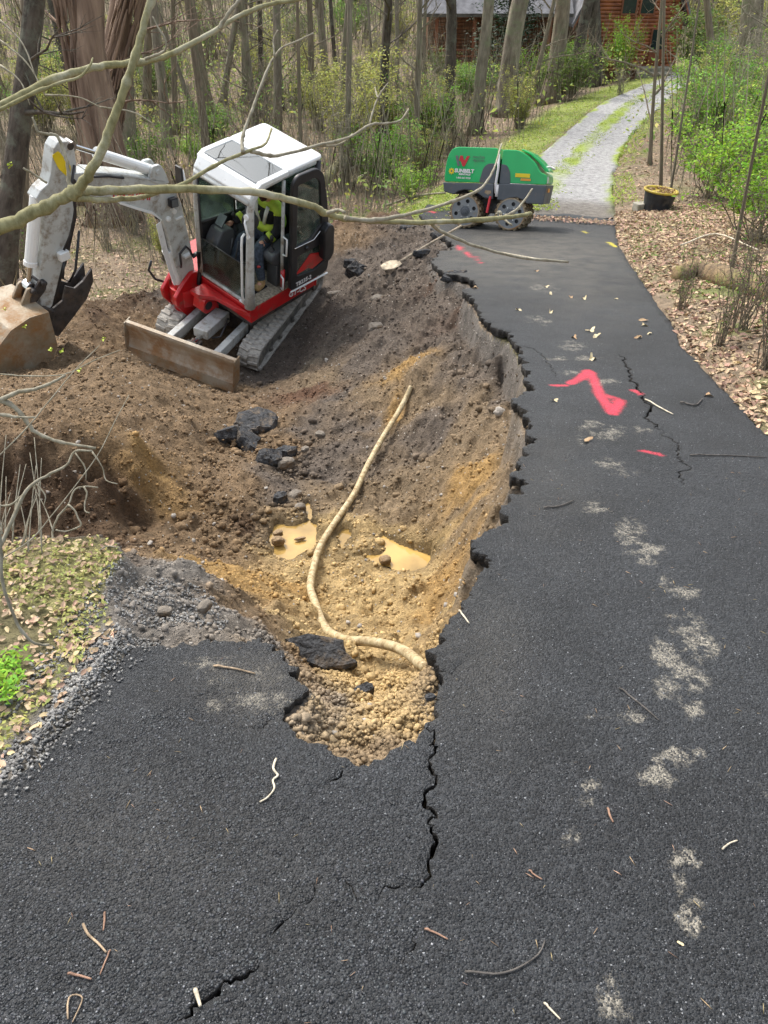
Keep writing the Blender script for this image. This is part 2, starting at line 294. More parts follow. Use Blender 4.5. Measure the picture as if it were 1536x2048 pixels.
# the dug region: its hard border (asphalt rim, turf edge) then a soft outer border
HARD = [tuple(p) for p in RIM_C] + [tuple(at_z(u, v, z)[:2]) for u, v, z in ((245, 1290, -.33), (222, 1240, -.38), (205, 1195, -.42), (250, 1140, -.50), (236, 1115, -.52), (200, 1098, -.50), (140, 1092, -.46), (70, 1092, -.46), (0, 1100, -.45), (-120, 1110, -.45), (-420, 1150, -.4))]
SOFT = [(-3.9, 3.2), (-5.2, 5), (-5.8, 7.5), (-6.0, 9.5), (-5.0, 10.9), (-3.4, 12.2), (-1.4, 13.6), (-.6, 15.2), (.6, 15.3), (1.25, 14.9), tuple(RIM_C[0])]
DIG = HARD + SOFT
for (x1, y1), (x2, y2) in zip(SOFT[:-1], SOFT[1:]):
    for t in (0, .5):
        x = x1 + (x2 - x1) * t; y = y1 + (y2 - y1) * t; cpx.append((x, y)); cpz.append(float(natural(np.array(x), np.array(y)))); cpc.append(SOIL['b'])
cpx = np.array(cpx, float); cpz = np.array(cpz, float); cpc = np.array(cpc, float)
# linear-kernel surface through the points (with a little smoothing)
Kd = np.sqrt(((cpx[:, None] - cpx[None]) ** 2).sum(-1)); nC = len(cpx)
A_ = np.zeros((nC + 3, nC + 3)); A_[:nC, :nC] = Kd - np.eye(nC) * .03; A_[:nC, nC] = 1; A_[:nC, nC + 1:] = cpx; A_[nC, :nC] = 1; A_[nC + 1:, :nC] = cpx.T
rw = np.linalg.solve(A_, np.concatenate([cpz, np.zeros(3)]))
def rbf(x, y):
    sh = np.shape(x); x = np.ravel(x); y = np.ravel(y); out = np.empty(len(x))
    for i in range(0, len(x), 20000):
        d = np.sqrt((x[i:i + 20000, None] - cpx[:, 0]) ** 2 + (y[i:i + 20000, None] - cpx[:, 1]) ** 2)
        out[i:i + 20000] = d @ rw[:nC] + rw[nC] + x[i:i + 20000] * rw[nC + 1] + y[i:i + 20000] * rw[nC + 2]
    return out.reshape(sh)
def soil_col(x, y):
    x2 = x + fbm(x * 2.2, y * 2.2, 4, 31) * .28; y2 = y + fbm(x * 2.2, y * 2.2, 4, 37) * .28
    sh = np.shape(x); x2 = np.ravel(x2); y2 = np.ravel(y2); out = np.empty((len(x2), 3))
    for i in range(0, len(x2), 20000):
        d2 = (x2[i:i + 20000, None] - cpx[:, 0]) ** 2 + (y2[i:i + 20000, None] - cpx[:, 1]) ** 2
        wt = 1 / (d2 + .006) ** 1.9; out[i:i + 20000] = (wt @ cpc) / wt.sum(1, keepdims=True)
    return out.reshape(sh + (3,))
WATER = -1.945
PUD = [[(547, 1052), (562, 1046), (580, 1052), (606, 1046), (616, 1040), (634, 1050), (636, 1066), (630, 1100), (604, 1106), (590, 1116), (575, 1121), (556, 1118), (540, 1115), (548, 1098), (535, 1084), (541, 1068)],
       [(764, 1068), (776, 1076), (800, 1088), (830, 1098), (862, 1109), (868, 1128), (852, 1142), (826, 1157), (796, 1144), (770, 1132), (740, 1124), (706, 1117), (728, 1108), (758, 1110), (772, 1096), (760, 1082)],
       [(684, 1058), (700, 1056), (704, 1072), (694, 1082), (686, 1096), (680, 1110), (680, 1086), (672, 1076)],
       [(608, 1008), (618, 1004), (624, 1020), (630, 1036), (618, 1042), (612, 1028)]]
PUDW = [[tuple(at_z(u, v, WATER)[:2]) for u, v in P] for P in PUD]
def surf(x, y, detail=True):
    x = np.asarray(x, float); y = np.asarray(y, float); z = natural(x, y)
    near = (x > -7) & (x < 2.2) & (y > 1) & (y < 16)
    dig = np.zeros(np.shape(x), bool); dig[near] = poly_in(x[near], y[near], DIG)
    # seat under the asphalt
    under = (x > ledge(y)) & (x < redge(y)) & (y < 44); z = np.where(under, z - .085 * ss(-.02, .10, np.minimum(x - ledge(y), np.where(y < 15, .2, redge(y) - x))), z) - .03 * ss(0, .3, .3 - np.abs(ledge(y) - .15 - x)) * (x < ledge(y)) * (y < 3)
    if dig.any():
        xd = x[dig]; yd = y[dig]; zr = rbf(xd, yd)
        wgt = ss(0, .07, line_dist(xd, yd, HARD)) * ss(0, .7, line_dist(xd, yd, SOFT))
        if detail:
            rg_ = 1 - np.abs(fbm(xd * 2.6 + 3, yd * 2.6, 4, 55)) * 2.4; det = fbm(xd * 1.7, yd * 1.7, 5, 51, .6) * .13 + fbm(xd * 7, yd * 7, 5, 61, .62) * .055 + (rg_ - .5) * .03; cl = worley(xd * 4.5 + fbm(xd * 3, yd * 3, 3, 7) * 1.2, yd * 4.5 + fbm(xd * 3, yd * 3, 3, 8) * 1.2, 75); det += (.5 - cl) * .07 * ss(-.2, .4, fbm(xd * .9, yd * .9, 2, 85))
            wl = worley(xd * 9 + fbm(xd * 5, yd * 5, 2, 3), yd * 9, 71); det += (.45 - wl) * .035 * ss(-.3, .4, fbm(xd * 1.3, yd * 1.3, 2, 81))
            wl = worley(xd * 24, yd * 24, 73); det += (.45 - wl) * .020
            wallz = (1 - ss(.5, 1.5, line_dist(xd, yd, RIM_C))) * ss(2.3, 3.2, yd); rdg = 1 - np.abs(fbm(xd * 3.2 + 9, yd * 2.0, 4, 57, .55)) * 2.6; det = det + wallz * ((rdg - .4) * .075 + fbm(xd * 13, yd * 9, 3, 58) * .03)
            det += vn(xd * 60, yd * 60, 5) * .004
            calm = np.zeros(len(xd))
            for P in PUDW: calm = np.maximum(calm, 1 - ss(0, .22, line_dist(xd, yd, P + P[:1])))
            tracks = ss(0, .25, line_dist(xd, yd, [((UC @ Vector((-1.1, 0, 0))).x, (UC @ Vector((-1.1, 0, 0))).y), ((UC @ Vector((1.1, 0, 0))).x, (UC @ Vector((1.1, 0, 0))).y)]) - .75)
            zr = zr + det * (1 - .6 * calm) * (.25 + .75 * tracks)
            insa = np.zeros(len(xd), bool); dda = np.full(len(xd), 9.)
            for P in PUDW: insa |= poly_in(xd, yd, P); dda = np.minimum(dda, line_dist(xd, yd, P + P[:1]))
            zr = np.where(insa, np.minimum(zr, WATER - .006 - np.minimum(dda, .1) * .5), np.where(dda < .3, np.maximum(zr, WATER + .002 + dda * .08 + np.maximum(det, 0) * .5), zr))
        z = z.copy(); z[dig] = z[dig] * (1 - wgt) + zr * wgt
    nd = ~dig & ~under
    if detail:
        z = np.where(nd & (y < 40), z + fbm(x * 3, y * 3, 3, 91) * .025 + fbm(x * 14, y * 14, 2, 93) * .01, z)
    return z
def hit(u, v, lift=0., detail=True):
    'where the view ray of a pixel meets the ground'
    d = ray(u, v); ts = np.geomspace(1.2, 150, 500); P = CAM + ts[:, None] * d
    z = surf(P[:, 0], P[:, 1], False); k = np.argmax(P[:, 2] < z)
    a, b = ts[max(k - 1, 0)], ts[k]; tt = np.linspace(a, b, 40); P = CAM + tt[:, None] * d; z = surf(P[:, 0], P[:, 1], detail); k = np.argmax(P[:, 2] < z)
    return P[k] + np.array([0, 0, lift])
def gz(x, y, detail=True): return float(surf(np.array([x]), np.array([y]), detail)[0])
def grade(stops):
    out = [stops[0][0]]
    for (a, st), (b, st2) in zip(stops[:-1], stops[1:]):
        while out[-1] < b - 1e-6:
            t = (out[-1] - a) / (b - a); out.append(out[-1] + st + (st2 - st) * t)
    return np.array(out)
gx = grade([(-110, 8), (-40, 2.0), (-12, .25), (-6.6, .032), (-4.5, .026), (-1.6, .018), (1.1, .018), (1.8, .05), (4, .08), (9, .15), (20, .5), (60, 3), (120, 8)])
gy = grade([(-6, 1.), (.8, .2), (1.2, .014), (3.0, .015), (6, .024), (10, .034), (13.5, .05), (16, .1), (24, .2), (40, .6), (80, 2.), (170, 5)])
X, Y = np.meshgrid(gx, gy); Zg = surf(X, Y)
nx, ny = len(gx), len(gy); ii = np.arange(nx * ny).reshape(ny, nx)
Fg = np.stack([ii[:-1, :-1], ii[:-1, 1:], ii[1:, 1:], ii[1:, :-1]], -1).reshape(-1, 4)
# colours of the ground
digm = (X > -7) & (X < 2.2) & (Y > 1) & (Y < 16); dm = np.zeros(X.shape, bool); dm[digm] = poly_in(X[digm], Y[digm], DIG)
litter = np.array(SOIL['l']); moss = np.array(SOIL['m'])
colr = np.ones(X.shape + (3,)) * litter
nmoss = fbm(X * .8, Y * .8, 4, 101)
def mixc(c, m, w): return c + (np.array(m) - c) * w[..., None]
colr = mixc(colr, (.20, .15, .10), ss(-.2, .5, fbm(X * 2.5, Y * 2.5, 3, 111)))
colr = mixc(colr, moss, ss(.05, .35, nmoss) * .55)
dl_ = ledge(Y) - X; dr_ = X - redge(Y)
verge = ss(0, .12, dl_) * (1 - ss(4.2, 5.0, Y)) * ss(-.4, .2, fbm(X * 3, Y * 3, 3, 121))
colr = mixc(colr, (.27, .25, .10), verge * .8)
colr = mixc(colr, SOIL['v'], (1 - ss(.02, .16, np.abs(dl_ - .04))) * (1 - ss(2.2, 2.6, Y)))
vd = ss(.0, .3, dl_) * (1 - ss(1.6, 2.4, dl_)) * ss(13.5, 15, Y); colr = mixc(colr, (.24, .30, .06), vd * .8)
vr = ss(.1, .3, dr_) * (1 - ss(.5, 1.1, dr_)) * ss(-.1, .3, fbm(X * 1.5, Y * 1.5, 3, 131)); colr = mixc(colr, (.15, .19, .04), vr * .7)
if dm.any():
    sc_ = soil_col(X[dm], Y[dm]); wd = ss(0, .9, line_dist(X[dm], Y[dm], SOFT)); base = colr[dm]; sc_ = base + (sc_ - base) * wd[:, None]
    lipw = (1 - ss(.02, .10, line_dist(X[dm], Y[dm], RIM_C))) * .6; sc_ = sc_ + (np.array([.17, .16, .145]) - sc_) * lipw[:, None]
    # damp dark rims of the puddles
    for P in PUDW:
        q = 1 - ss(0, .14, line_dist(X[dm], Y[dm], P + P[:1])); sc_ = sc_ * (1 - .42 * q[:, None])
    colr[dm] = sc_
me = np_mesh('ground', np.stack([X, Y, Zg], -1).reshape(-1, 3), Fg, {'soil': colr.reshape(-1, 3), 'dug': dm.reshape(-1, 1).astype(float).repeat(3, 1)})
def ground_mat():
    m, t, b = new_mat('soil'); N = t.nodes; L = t.links; tc = N.new('ShaderNodeTexCoord')
    a = N.new('ShaderNodeVertexColor'); a.layer_name = 'soil'; dg = N.new('ShaderNodeVertexColor'); dg.layer_name = 'dug'
    def noise(s, d=6, r=.6):
        n = N.new('ShaderNodeTexNoise'); n.inputs['Scale'].default_value = s; n.inputs['Detail'].default_value = d; n.inputs['Roughness'].default_value = r; L.new(tc.outputs['Object'], n.inputs['Vector']); return n.outputs[0]
    n1 = noise(9, 9, .7); n2 = noise(55, 6, .7)
    mr = N.new('ShaderNodeMapRange'); mr.inputs[1].default_value = .3; mr.inputs[2].default_value = .7; mr.inputs[3].default_value = .55; mr.inputs[4].default_value = 1.45; L.new(n1, mr.inputs[0])
    mr2 = N.new('ShaderNodeMapRange'); mr2.inputs[1].default_value = .3; mr2.inputs[2].default_value = .7; mr2.inputs[3].default_value = .65; mr2.inputs[4].default_value = 1.4; L.new(n2, mr2.inputs[0])
    mu = N.new('ShaderNodeMath'); mu.operation = 'MULTIPLY'; L.new(mr.outputs[0], mu.inputs[0]); L.new(mr2.outputs[0], mu.inputs[1])
    hs = N.new('ShaderNodeHueSaturation'); L.new(a.outputs[0], hs.inputs['Color']); L.new(mu.outputs[0], hs.inputs['Value'])
    # pale grit
    vo = N.new('ShaderNodeTexVoronoi'); vo.inputs['Scale'].default_value = 38; L.new(tc.outputs['Object'], vo.inputs['Vector'])
    sx = N.new('ShaderNodeSeparateColor'); L.new(vo.outputs['Color'], sx.inputs[0]); gt = N.new('ShaderNodeMath'); gt.operation = 'GREATER_THAN'; gt.inputs[1].default_value = .93; L.new(sx.outputs[0], gt.inputs[0])
    lt = N.new('ShaderNodeMath'); lt.operation = 'LESS_THAN'; lt.inputs[1].default_value = .25; L.new(vo.outputs[0], lt.inputs[0]); g2 = N.new('ShaderNodeMath'); g2.operation = 'MULTIPLY'; L.new(gt.outputs[0], g2.inputs[0]); L.new(lt.outputs[0], g2.inputs[1])
    mx = N.new('ShaderNodeMix'); mx.data_type = 'RGBA'; mx.inputs[7].default_value = (.42, .38, .32, 1); L.new(hs.outputs[0], mx.inputs[6]); L.new(g2.outputs[0], mx.inputs[0]); L.new(mx.outputs[2], b.inputs['Base Color'])
    b.inputs['Roughness'].default_value = .88; b.inputs['Specular IOR Level'].default_value = .3
    ad = N.new('ShaderNodeMath'); ad.operation = 'MULTIPLY_ADD'; ad.inputs[1].default_value = .6; L.new(n1, ad.inputs[0]); L.new(n2, ad.inputs[2])
    bp = N.new('ShaderNodeBump'); bp.inputs['Strength'].default_value = .9; bp.inputs['Distance'].default_value = .03; L.new(ad.outputs[0], bp.inputs['Height']); L.new(bp.outputs[0], b.inputs['Normal'])
    return m
M['soil'] = ground_mat()
og = link('ground', me, None, 'soil', smooth=True); og['kind'] = 'structure'
# ---------------------------------------------------------------- asphalt
def asphalt_mat(name, edge=False):
    m, t, b = new_mat(name); N = t.nodes; L = t.links; tc = N.new('ShaderNodeTexCoord')
    def vor(s, f='F1'):
        v = N.new('ShaderNodeTexVoronoi'); v.inputs['Scale'].default_value = s; v.feature = f; L.new(tc.outputs['Object'], v.inputs['Vector']); return v
    def noise(s, d=5, r=.6):
        n = N.new('ShaderNodeTexNoise'); n.inputs['Scale'].default_value = s; n.inputs['Detail'].default_value = d; n.inputs['Roughness'].default_value = r; L.new(tc.outputs['Object'], n.inputs['Vector']); return n.outputs[0]
    def mr(i, a, b_, c, d):
        k = N.new('ShaderNodeMapRange'); L.new(i, k.inputs[0]); k.inputs[1].default_value = a; k.inputs[2].default_value = b_; k.inputs[3].default_value = c; k.inputs[4].default_value = d; return k.outputs[0]
    def mul(a, b_):
        k = N.new('ShaderNodeMath'); k.operation = 'MULTIPLY'; L.new(a, k.inputs[0]); L.new(b_, k.inputs[1]); return k.outputs[0]
    v1 = vor(150); v2 = vor(260); s1 = N.new('ShaderNodeSeparateColor'); L.new(v1.outputs['Color'], s1.inputs[0]); s2 = N.new('ShaderNodeSeparateColor'); L.new(v2.outputs['Color'], s2.inputs[0])
    stone = mr(s1.outputs[0], 0, 1, .45, 1.9); big = mr(noise(1.3, 8, .68), .3, .7, .42, 1.65)
    val = mul(stone, big); hs = N.new('ShaderNodeHueSaturation'); hs.inputs['Color'].default_value = (.0165, .018, .0198, 1) if not edge else (.020, .018, .016, 1); L.new(val, hs.inputs['Value'])
    # scattered pale stones
    g = mr(s2.outputs[1], .93, .945, 0, 1); sm = mr(v2.outputs[0], .30, .38, 1, 0); gm = mul(g, sm)
    mx = N.new('ShaderNodeMix'); mx.data_type = 'RGBA'; mx.inputs[7].default_value = (.17, .175, .18, 1) if not edge else (.09, .085, .08, 1); L.new(hs.outputs[0], mx.inputs[6]); L.new(gm, mx.inputs[0]); out = mx.outputs[2]
    if not edge:
        # dried mud: mask painted per vertex, broken up by the stone relief
        st = N.new('ShaderNodeVertexColor'); st.layer_name = 'mud'; sp = N.new('ShaderNodeSeparateColor'); L.new(st.outputs[0], sp.inputs[0])
        nn = noise(38, 9, .85); a1 = N.new('ShaderNodeMath'); a1.operation = 'MULTIPLY_ADD'; a1.inputs[1].default_value = 1.1; L.new(mul(sp.outputs[0], mr(noise(11, 5, .7), .36, .62, .35, 1.25)), a1.inputs[0]); L.new(nn, a1.inputs[2])
        mk0 = mr(a1.outputs[0], .84, 1.08, 0, .92); mk = mul(mk0, mr(s1.outputs[1], .1, .75, .15, 1.)); m2 = N.new('ShaderNodeMix'); m2.data_type = 'RGBA'; m2.inputs[7].default_value = (.33, .30, .24, 1); L.new(out, m2.inputs[6]); L.new(mk, m2.inputs[0]); out = m2.outputs[2]
        # soft dusty film, with the sheen of the far asphalt painted into it
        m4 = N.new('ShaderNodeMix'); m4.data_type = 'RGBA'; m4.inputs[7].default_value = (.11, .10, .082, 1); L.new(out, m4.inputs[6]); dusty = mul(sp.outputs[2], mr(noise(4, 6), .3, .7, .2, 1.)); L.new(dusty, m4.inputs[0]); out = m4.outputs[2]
        # sprayed marking paint
        a2 = N.new('ShaderNodeMath'); a2.operation = 'MULTIPLY_ADD'; a2.inputs[1].default_value = 1.; L.new(sp.outputs[1], a2.inputs[0]); n4 = noise(120, 3, .7); L.new(n4, a2.inputs[2])
        pk = mr(a2.outputs[0], .74, 1.25, 0, .95); m3 = N.new('ShaderNodeMix'); m3.data_type = 'RGBA'; m3.inputs[7].default_value = (.80, .045, .085, 1); L.new(out, m3.inputs[6]); L.new(pk, m3.inputs[0]); out = m3.outputs[2]
        al = N.new('ShaderNodeMath'); al.operation = 'MULTIPLY_ADD'; al.inputs[1].default_value = 1.; L.new(st.outputs['Alpha'], al.inputs[0]); L.new(n4, al.inputs[2]); yk = mr(al.outputs[0], .82, 1.12, 0, .9)
        m5 = N.new('ShaderNodeMix'); m5.data_type = 'RGBA'; m5.inputs[7].default_value = (.72, .60, .04, 1); L.new(out, m5.inputs[6]); L.new(yk, m5.inputs[0]); out = m5.outputs[2]
    L.new(out, b.inputs['Base Color']); b.inputs['Roughness'].default_value = .62 if not edge else .8; b.inputs['Specular IOR Level'].default_value = .5
    hh = mr(v1.outputs[0], 0, .7, 1, 0); h2 = mr(v2.outputs[0], 0, .7, .35, 0); ad = N.new('ShaderNodeMath'); L.new(hh, ad.inputs[0]); L.new(h2, ad.inputs[1]); h3 = mul(s1.outputs[2], hh); ad2 = N.new('ShaderNodeMath'); L.new(ad.outputs[0], ad2.inputs[0]); L.new(h3, ad2.inputs[1])
    bp = N.new('ShaderNodeBump'); bp.inputs['Strength'].default_value = .9; bp.inputs['Distance'].default_value = .006; L.new(ad2.outputs[0], bp.inputs['Height'])
    L.new(bp.outputs[0], b.inputs['Normal'])
    return m
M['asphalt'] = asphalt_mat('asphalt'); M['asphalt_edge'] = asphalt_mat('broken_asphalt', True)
# cracks: pixel polylines with widths in metres, opened as real gaps
CRACKS = [([(866, 1446), (868, 1472), (858, 1492), (856, 1520), (866, 1548), (864, 1575), (850, 1602), (857, 1640), (862, 1664), (870, 1690), (864, 1706), (856, 1722), (858, 1745), (846, 1768), (820, 1784)], .010),
          ([(700, 1532), (686, 1540), (672, 1558), (660, 1570), (640, 1574)], .008),
          ([(600, 1812), (582, 1836), (560, 1852), (545, 1870), (538, 1890)], .007), ([(515, 1920), (500, 1944), (482, 1958), (462, 1966), (440, 1976), (425, 1992), (398, 2008), (384, 2030), (350, 2060)], .011),
          ([(652, 1752), (630, 1790), (600, 1812)], .005),
          ([(548, 1412), (525, 1432), (500, 1436), (480, 1446)], .006),
          ([(1238, 708), (1250, 724), (1262, 740), (1262, 760), (1274, 778), (1282, 796), (1292, 806), (1296, 830), (1306, 846), (1312, 858)], .016), ([(1330, 866), (1345, 880), (1358, 895), (1362, 915), (1374, 932), (1362, 950), (1364, 972)], .009),
          ([(1306, 846), (1330, 866)], .005),
          ([(1036, 693), (1070, 700), (1085, 712), (1096, 722), (1108, 738), (1102, 756)], .006),
          ([(896, 1345), (912, 1336), (930, 1322)], .005), ([(838, 1858), (822, 1880), (812, 1910), (802, 1932)], .006), ([(740, 1806), (690, 1760), (652, 1752)], .003), ([(820, 1784), (790, 1778), (760, 1790), (742, 1806)], .005)]
def sag(x, y):
    'the undermined slab dips toward the hole'
    lip = [tuple(W2(*p)) for p in ((250, 1278), (430, 1264), (528, 1264), (568, 1302), (610, 1353), (574, 1425), (640, 1480), (720, 1526))]
    d = line_dist(x, y, lip); left = ss(-.05, .25, -(x + .02)) if True else 1
    return -.05 * (1 - ss(0, .55, d)) * left * ss(1.3, 1.6, y)
FAR_EDGE = roughen([(3.95, 14.3), (3.3, 14.95), (2.6, 15.25), (1.9, 15.5), (1.35, 15.6)], .15, 3, 9)
outer = [(redge(y) + .006 * math.sin(y * 5) + random.uniform(-.012, .012), y) for y in np.arange(-2.6, 14.3, .12)] + FAR_EDGE + RIM + roughen([W2(*p) for p in ((243, 1290), (228, 1312), (212, 1330), (196, 1358), (178, 1382), (160, 1410), (142, 1445), (118, 1478), (84, 1512), (40, 1548), (0, 1572), (-60, 1620), (-160, 1760))], .25, 3, 5) + [(-1.12, .2), (-1.2, -1), (-1.3, -2.6)]
holes = []
for k, (P, wd_) in enumerate(CRACKS):
    P = roughen([W2(*p) for p in P], .55, 3, 40 + k, .02); n = len(P); Lf = []; Rt = []
    for i, p in enumerate(P):
        a = P[max(i - 1, 0)]; b_ = P[min(i + 1, n - 1)]; dx, dy = b_[0] - a[0], b_[1] - a[1]; q = math.hypot(dx, dy) + 1e-9
        taper = max(.08, min(1, i / 5, (n - 1 - i) / 5)); ww = wd_ * taper * random.uniform(.5, 1.5) * .5
        Lf.append((p[0] - dy / q * ww, p[1] + dx / q * ww)); Rt.append((p[0] + dy / q * ww, p[1] - dx / q * ww))
    holes.append(Lf + Rt[::-1])
def build_asphalt():
    V = []; E = []
    def loop(P):
        n = len(V); V.extend(P); E.extend([(n + i, n + (i + 1) % len(P)) for i in range(len(P))])
    loop(outer)
    for h in holes: loop(h)
    def inner(x0, x1, y0, y1, st):
        a, b_ = np.meshgrid(np.arange(x0, x1, st), np.arange(y0, y1, st)); a = a + RNG.uniform(-.25, .25, a.shape) * st; b_ = b_ + RNG.uniform(-.25, .25, a.shape) * st; a = a.ravel(); b_ = b_.ravel()
        ok = poly_in(a, b_, outer) & (line_dist(a, b_, outer + outer[:1]) > st * .4)
        for h in holes: ok &= ~poly_in(a, b_, h) & (line_dist(a, b_, h + h[:1]) > .006)
        return [(float(p), float(q)) for p, q in zip(a[ok], b_[ok])]
    pts = inner(-1.4, 2.4, .4, 3.2, .03) + inner(-.2, 2.5, 3.2, 6.2, .032) + inner(.5, 4.2, 6.2, 15.5, .09) + inner(-1.4, 2.3, -2.6, .4, .3)
    V.extend(pts)
    r = mgeo.delaunay_2d_cdt([Vector(p) for p in V], E, [], 0, 1e-5)
    vv = np.array([(p.x, p.y) for p in r[0]]); ff = np.array([f for f in r[2] if len(f) == 3]); c = vv[ff].mean(1)
    ok = poly_in(c[:, 0], c[:, 1], outer)
    for h in holes: ok &= ~poly_in(c[:, 0], c[:, 1], h)
    ff = ff[ok]; x = vv[:, 0]; y = vv[:, 1]
    z = road_z(y) + sag(x, y) + fbm(x * 1.2, y * 1.2, 3, 201) * .008 + fbm(x * 9, y * 9, 3, 203) * .0022
    e = np.concatenate([ff[:, [0, 1]], ff[:, [1, 2]], ff[:, [2, 0]]]); key = np.sort(e, 1); _, inv, cnt = np.unique(key, axis=0, return_inverse=True, return_counts=True)
    be = e[cnt[inv.ravel()] == 1]
    # broken side faces, two rings, bottom pulled in
    bverts = np.unique(be); idx = {int(b_): i for i, b_ in enumerate(bverts)}; nb = len(bverts); n0 = len(vv)
    nrm = np.zeros((n0, 2))
    for a, b_ in be:
        d = vv[b_] - vv[a]; nn = np.array([-d[1], d[0]]) / (np.linalg.norm(d) + 1e-9); nrm[a] += nn; nrm[b_] += nn
    nrm = nrm[bverts]; nrm /= (np.linalg.norm(nrm, axis=1, keepdims=True) + 1e-9)
    th = .068 * (.75 + .5 * RNG.random(nb)); P1 = np.column_stack([vv[bverts] + nrm * RNG.uniform(-.004, .006, (nb, 1)), z[bverts] - th * .45]); P2 = np.column_stack([vv[bverts] + nrm * RNG.uniform(.0, .02, (nb, 1)), z[bverts] - th])
    V3 = np.concatenate([np.column_stack([vv, z]), P1, P2]); F2 = []
    for a, b_ in be:
        a = int(a); b_ = int(b_); ia, ib = n0 + idx[a], n0 + idx[b_]
        F2 += [(b_, a, ia), (b_, ia, ib), (ib, ia, ia + nb), (ib, ia + nb, ib + nb)]
    F = np.concatenate([ff, np.array(F2)])
    # painted masks: R mud, G pink paint, B dust film with painted far sheen, A yellow paint
    mask = np.zeros((len(V3), 4)); px, py = V3[:, 0], V3[:, 1]
    STAINS = [(1195, 765, 22, 7), (1115, 718, 22, 5), (1170, 716, 30, 5), (1150, 745, 30, 5), (1180, 850, 26, 12), (1225, 862, 40, 12), (1280, 860, 24, 8), (1165, 884, 12, 8), (1215, 925, 34, 10), (1250, 945, 30, 8), (1185, 1000, 20, 14), (1190, 1022, 26, 8), (1270, 1080, 22, 28), (1300, 1100, 22, 20), (1290, 1120, 22, 10), (1250, 1060, 20, 18), (1330, 1160, 16, 10), (1370, 1185, 28, 10), (1370, 1245, 34, 22), (1405, 1290, 30, 24), (1385, 1300, 30, 14), (1330, 1310, 24, 30), (1350, 1350, 30, 30), (1390, 1365, 24, 18), (1325, 1370, 12, 22), (1265, 1432, 28, 12), (1195, 1436, 18, 8), (1390, 1420, 18, 16), (1320, 1545, 34, 26), (1365, 1515, 30, 20), (1390, 1500, 16, 18), (1172, 1570, 24, 16), (1170, 1600, 18, 8), (1530, 1580, 12, 18), (1370, 1720, 26, 26), (1360, 1760, 18, 24), (1375, 1820, 30, 26), (1380, 1850, 24, 20), (1228, 1960, 30, 22), (1235, 2010, 36, 22), (1250, 2030, 18, 12), (1145, 1680, 16, 22), (1210, 870, 50, 12), (860, 595, 22, 12), (1225, 765, 14, 8), (430, 1310, 60, 18), (520, 1330, 50, 22), (500, 1385, 70, 22), (540, 1375, 40, 12), (440, 1350, 24, 14), (420, 1395, 30, 24), (470, 1410, 22, 8), (1080, 640, 30, 10), (1085, 575, 30, 10), (1145, 690, 25, 10)]
    def gauss(u, v, ru, rv, ch, k):
        q = on_road(u, v); q2 = on_road(u + ru, v); q3 = on_road(u, v - rv); a = q2[:2] - q[:2]; b_ = q3[:2] - q[:2]
        Mi = np.linalg.inv(np.column_stack([a, b_])); dd = np.column_stack([px - q[0], py - q[1]]) @ Mi.T; r2 = (dd ** 2).sum(1); mask[:, ch] = np.maximum(mask[:, ch], k * np.exp(-r2 * .75))
    for s_ in STAINS: gauss(s_[0], s_[1], s_[2] * 1.35, s_[3] * 1.35, 0, .66 if s_[1] > 1000 and s_[0] > 1000 else .50)
    gauss(1060, 505, 200, 40, 2, 1.3); gauss(960, 1300, 90, 120, 2, .35); gauss(1100, 950, 90, 90, 2, .3); gauss(250, 1700, 300, 120, 2, .25); gauss(1180, 560, 90, 50, 2, .7); gauss(960, 560, 70, 50, 2, .3); gauss(500, 1340, 90, 60, 2, .6); gauss(880, 1420, 20, 60, 2, .3); gauss(1050, 470, 120, 20, 2, .8)  # far patches paint in sheen along with dust, near ones are dust
    def stroke(P, wpx, ch, k=.75):
        Q = [tuple(W2(*p)) for p in P]; c0 = on_road(*P[0]); dep = (c0 - CAM) @ FWD; r = wpx / FOC * dep; d = line_dist(px, py, Q)
        mask[:, ch] = np.maximum(mask[:, ch], k * (1 - ss(r * .3, r * 1.7, d)))
    stroke([(1108, 771), (1134, 771)], 7, 1); stroke([(1142, 766), (1158, 758), (1176, 742), (1184, 748)], 11, 1); stroke([(1176, 742), (1192, 768), (1200, 790), (1216, 812)], 10, 1); stroke([(1216, 812), (1226, 826), (1240, 802)], 13, 1); stroke([(1210, 790), (1246, 802)], 8, 1, .6)
    stroke([(1266, 780), (1284, 788)], 7, 1); stroke([(1284, 902), (1322, 910)], 8, 1); stroke([(915, 494), (930, 504), (945, 512), (952, 520)], 7, 1, .6); stroke([(950, 522), (966, 526)], 5, 1, .6); stroke([(852, 420), (872, 426)], 6, 1, .7); stroke([(915, 490), (940, 500)], 4, 1, .5)
    stroke([(1202, 481), (1216, 485), (1234, 494)], 3.5, 3); stroke([(1166, 462), (1180, 469)], 3, 3); stroke([(1108, 433), (1126, 435)], 3.5, 3)
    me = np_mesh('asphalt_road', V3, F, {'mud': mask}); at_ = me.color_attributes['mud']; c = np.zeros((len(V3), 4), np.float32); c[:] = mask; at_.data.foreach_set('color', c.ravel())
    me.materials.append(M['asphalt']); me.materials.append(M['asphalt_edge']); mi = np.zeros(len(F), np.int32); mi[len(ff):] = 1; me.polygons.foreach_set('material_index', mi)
    o = link('asphalt_road', me); o['kind'] = 'structure'; return vv, z
APV, APZ = build_asphalt()
def road_h(x, y): return float(road_z(y)) + float(sag(np.array([x]), np.array([y]))[0]) + float(fbm(np.array([x * 1.2]), np.array([y * 1.2]), 3, 201)[0]) * .008
def on_asphalt(u, v, lift=0.):
    p = on_road(u, v); return Vector((p[0], p[1], road_h(p[0], p[1]) + lift))
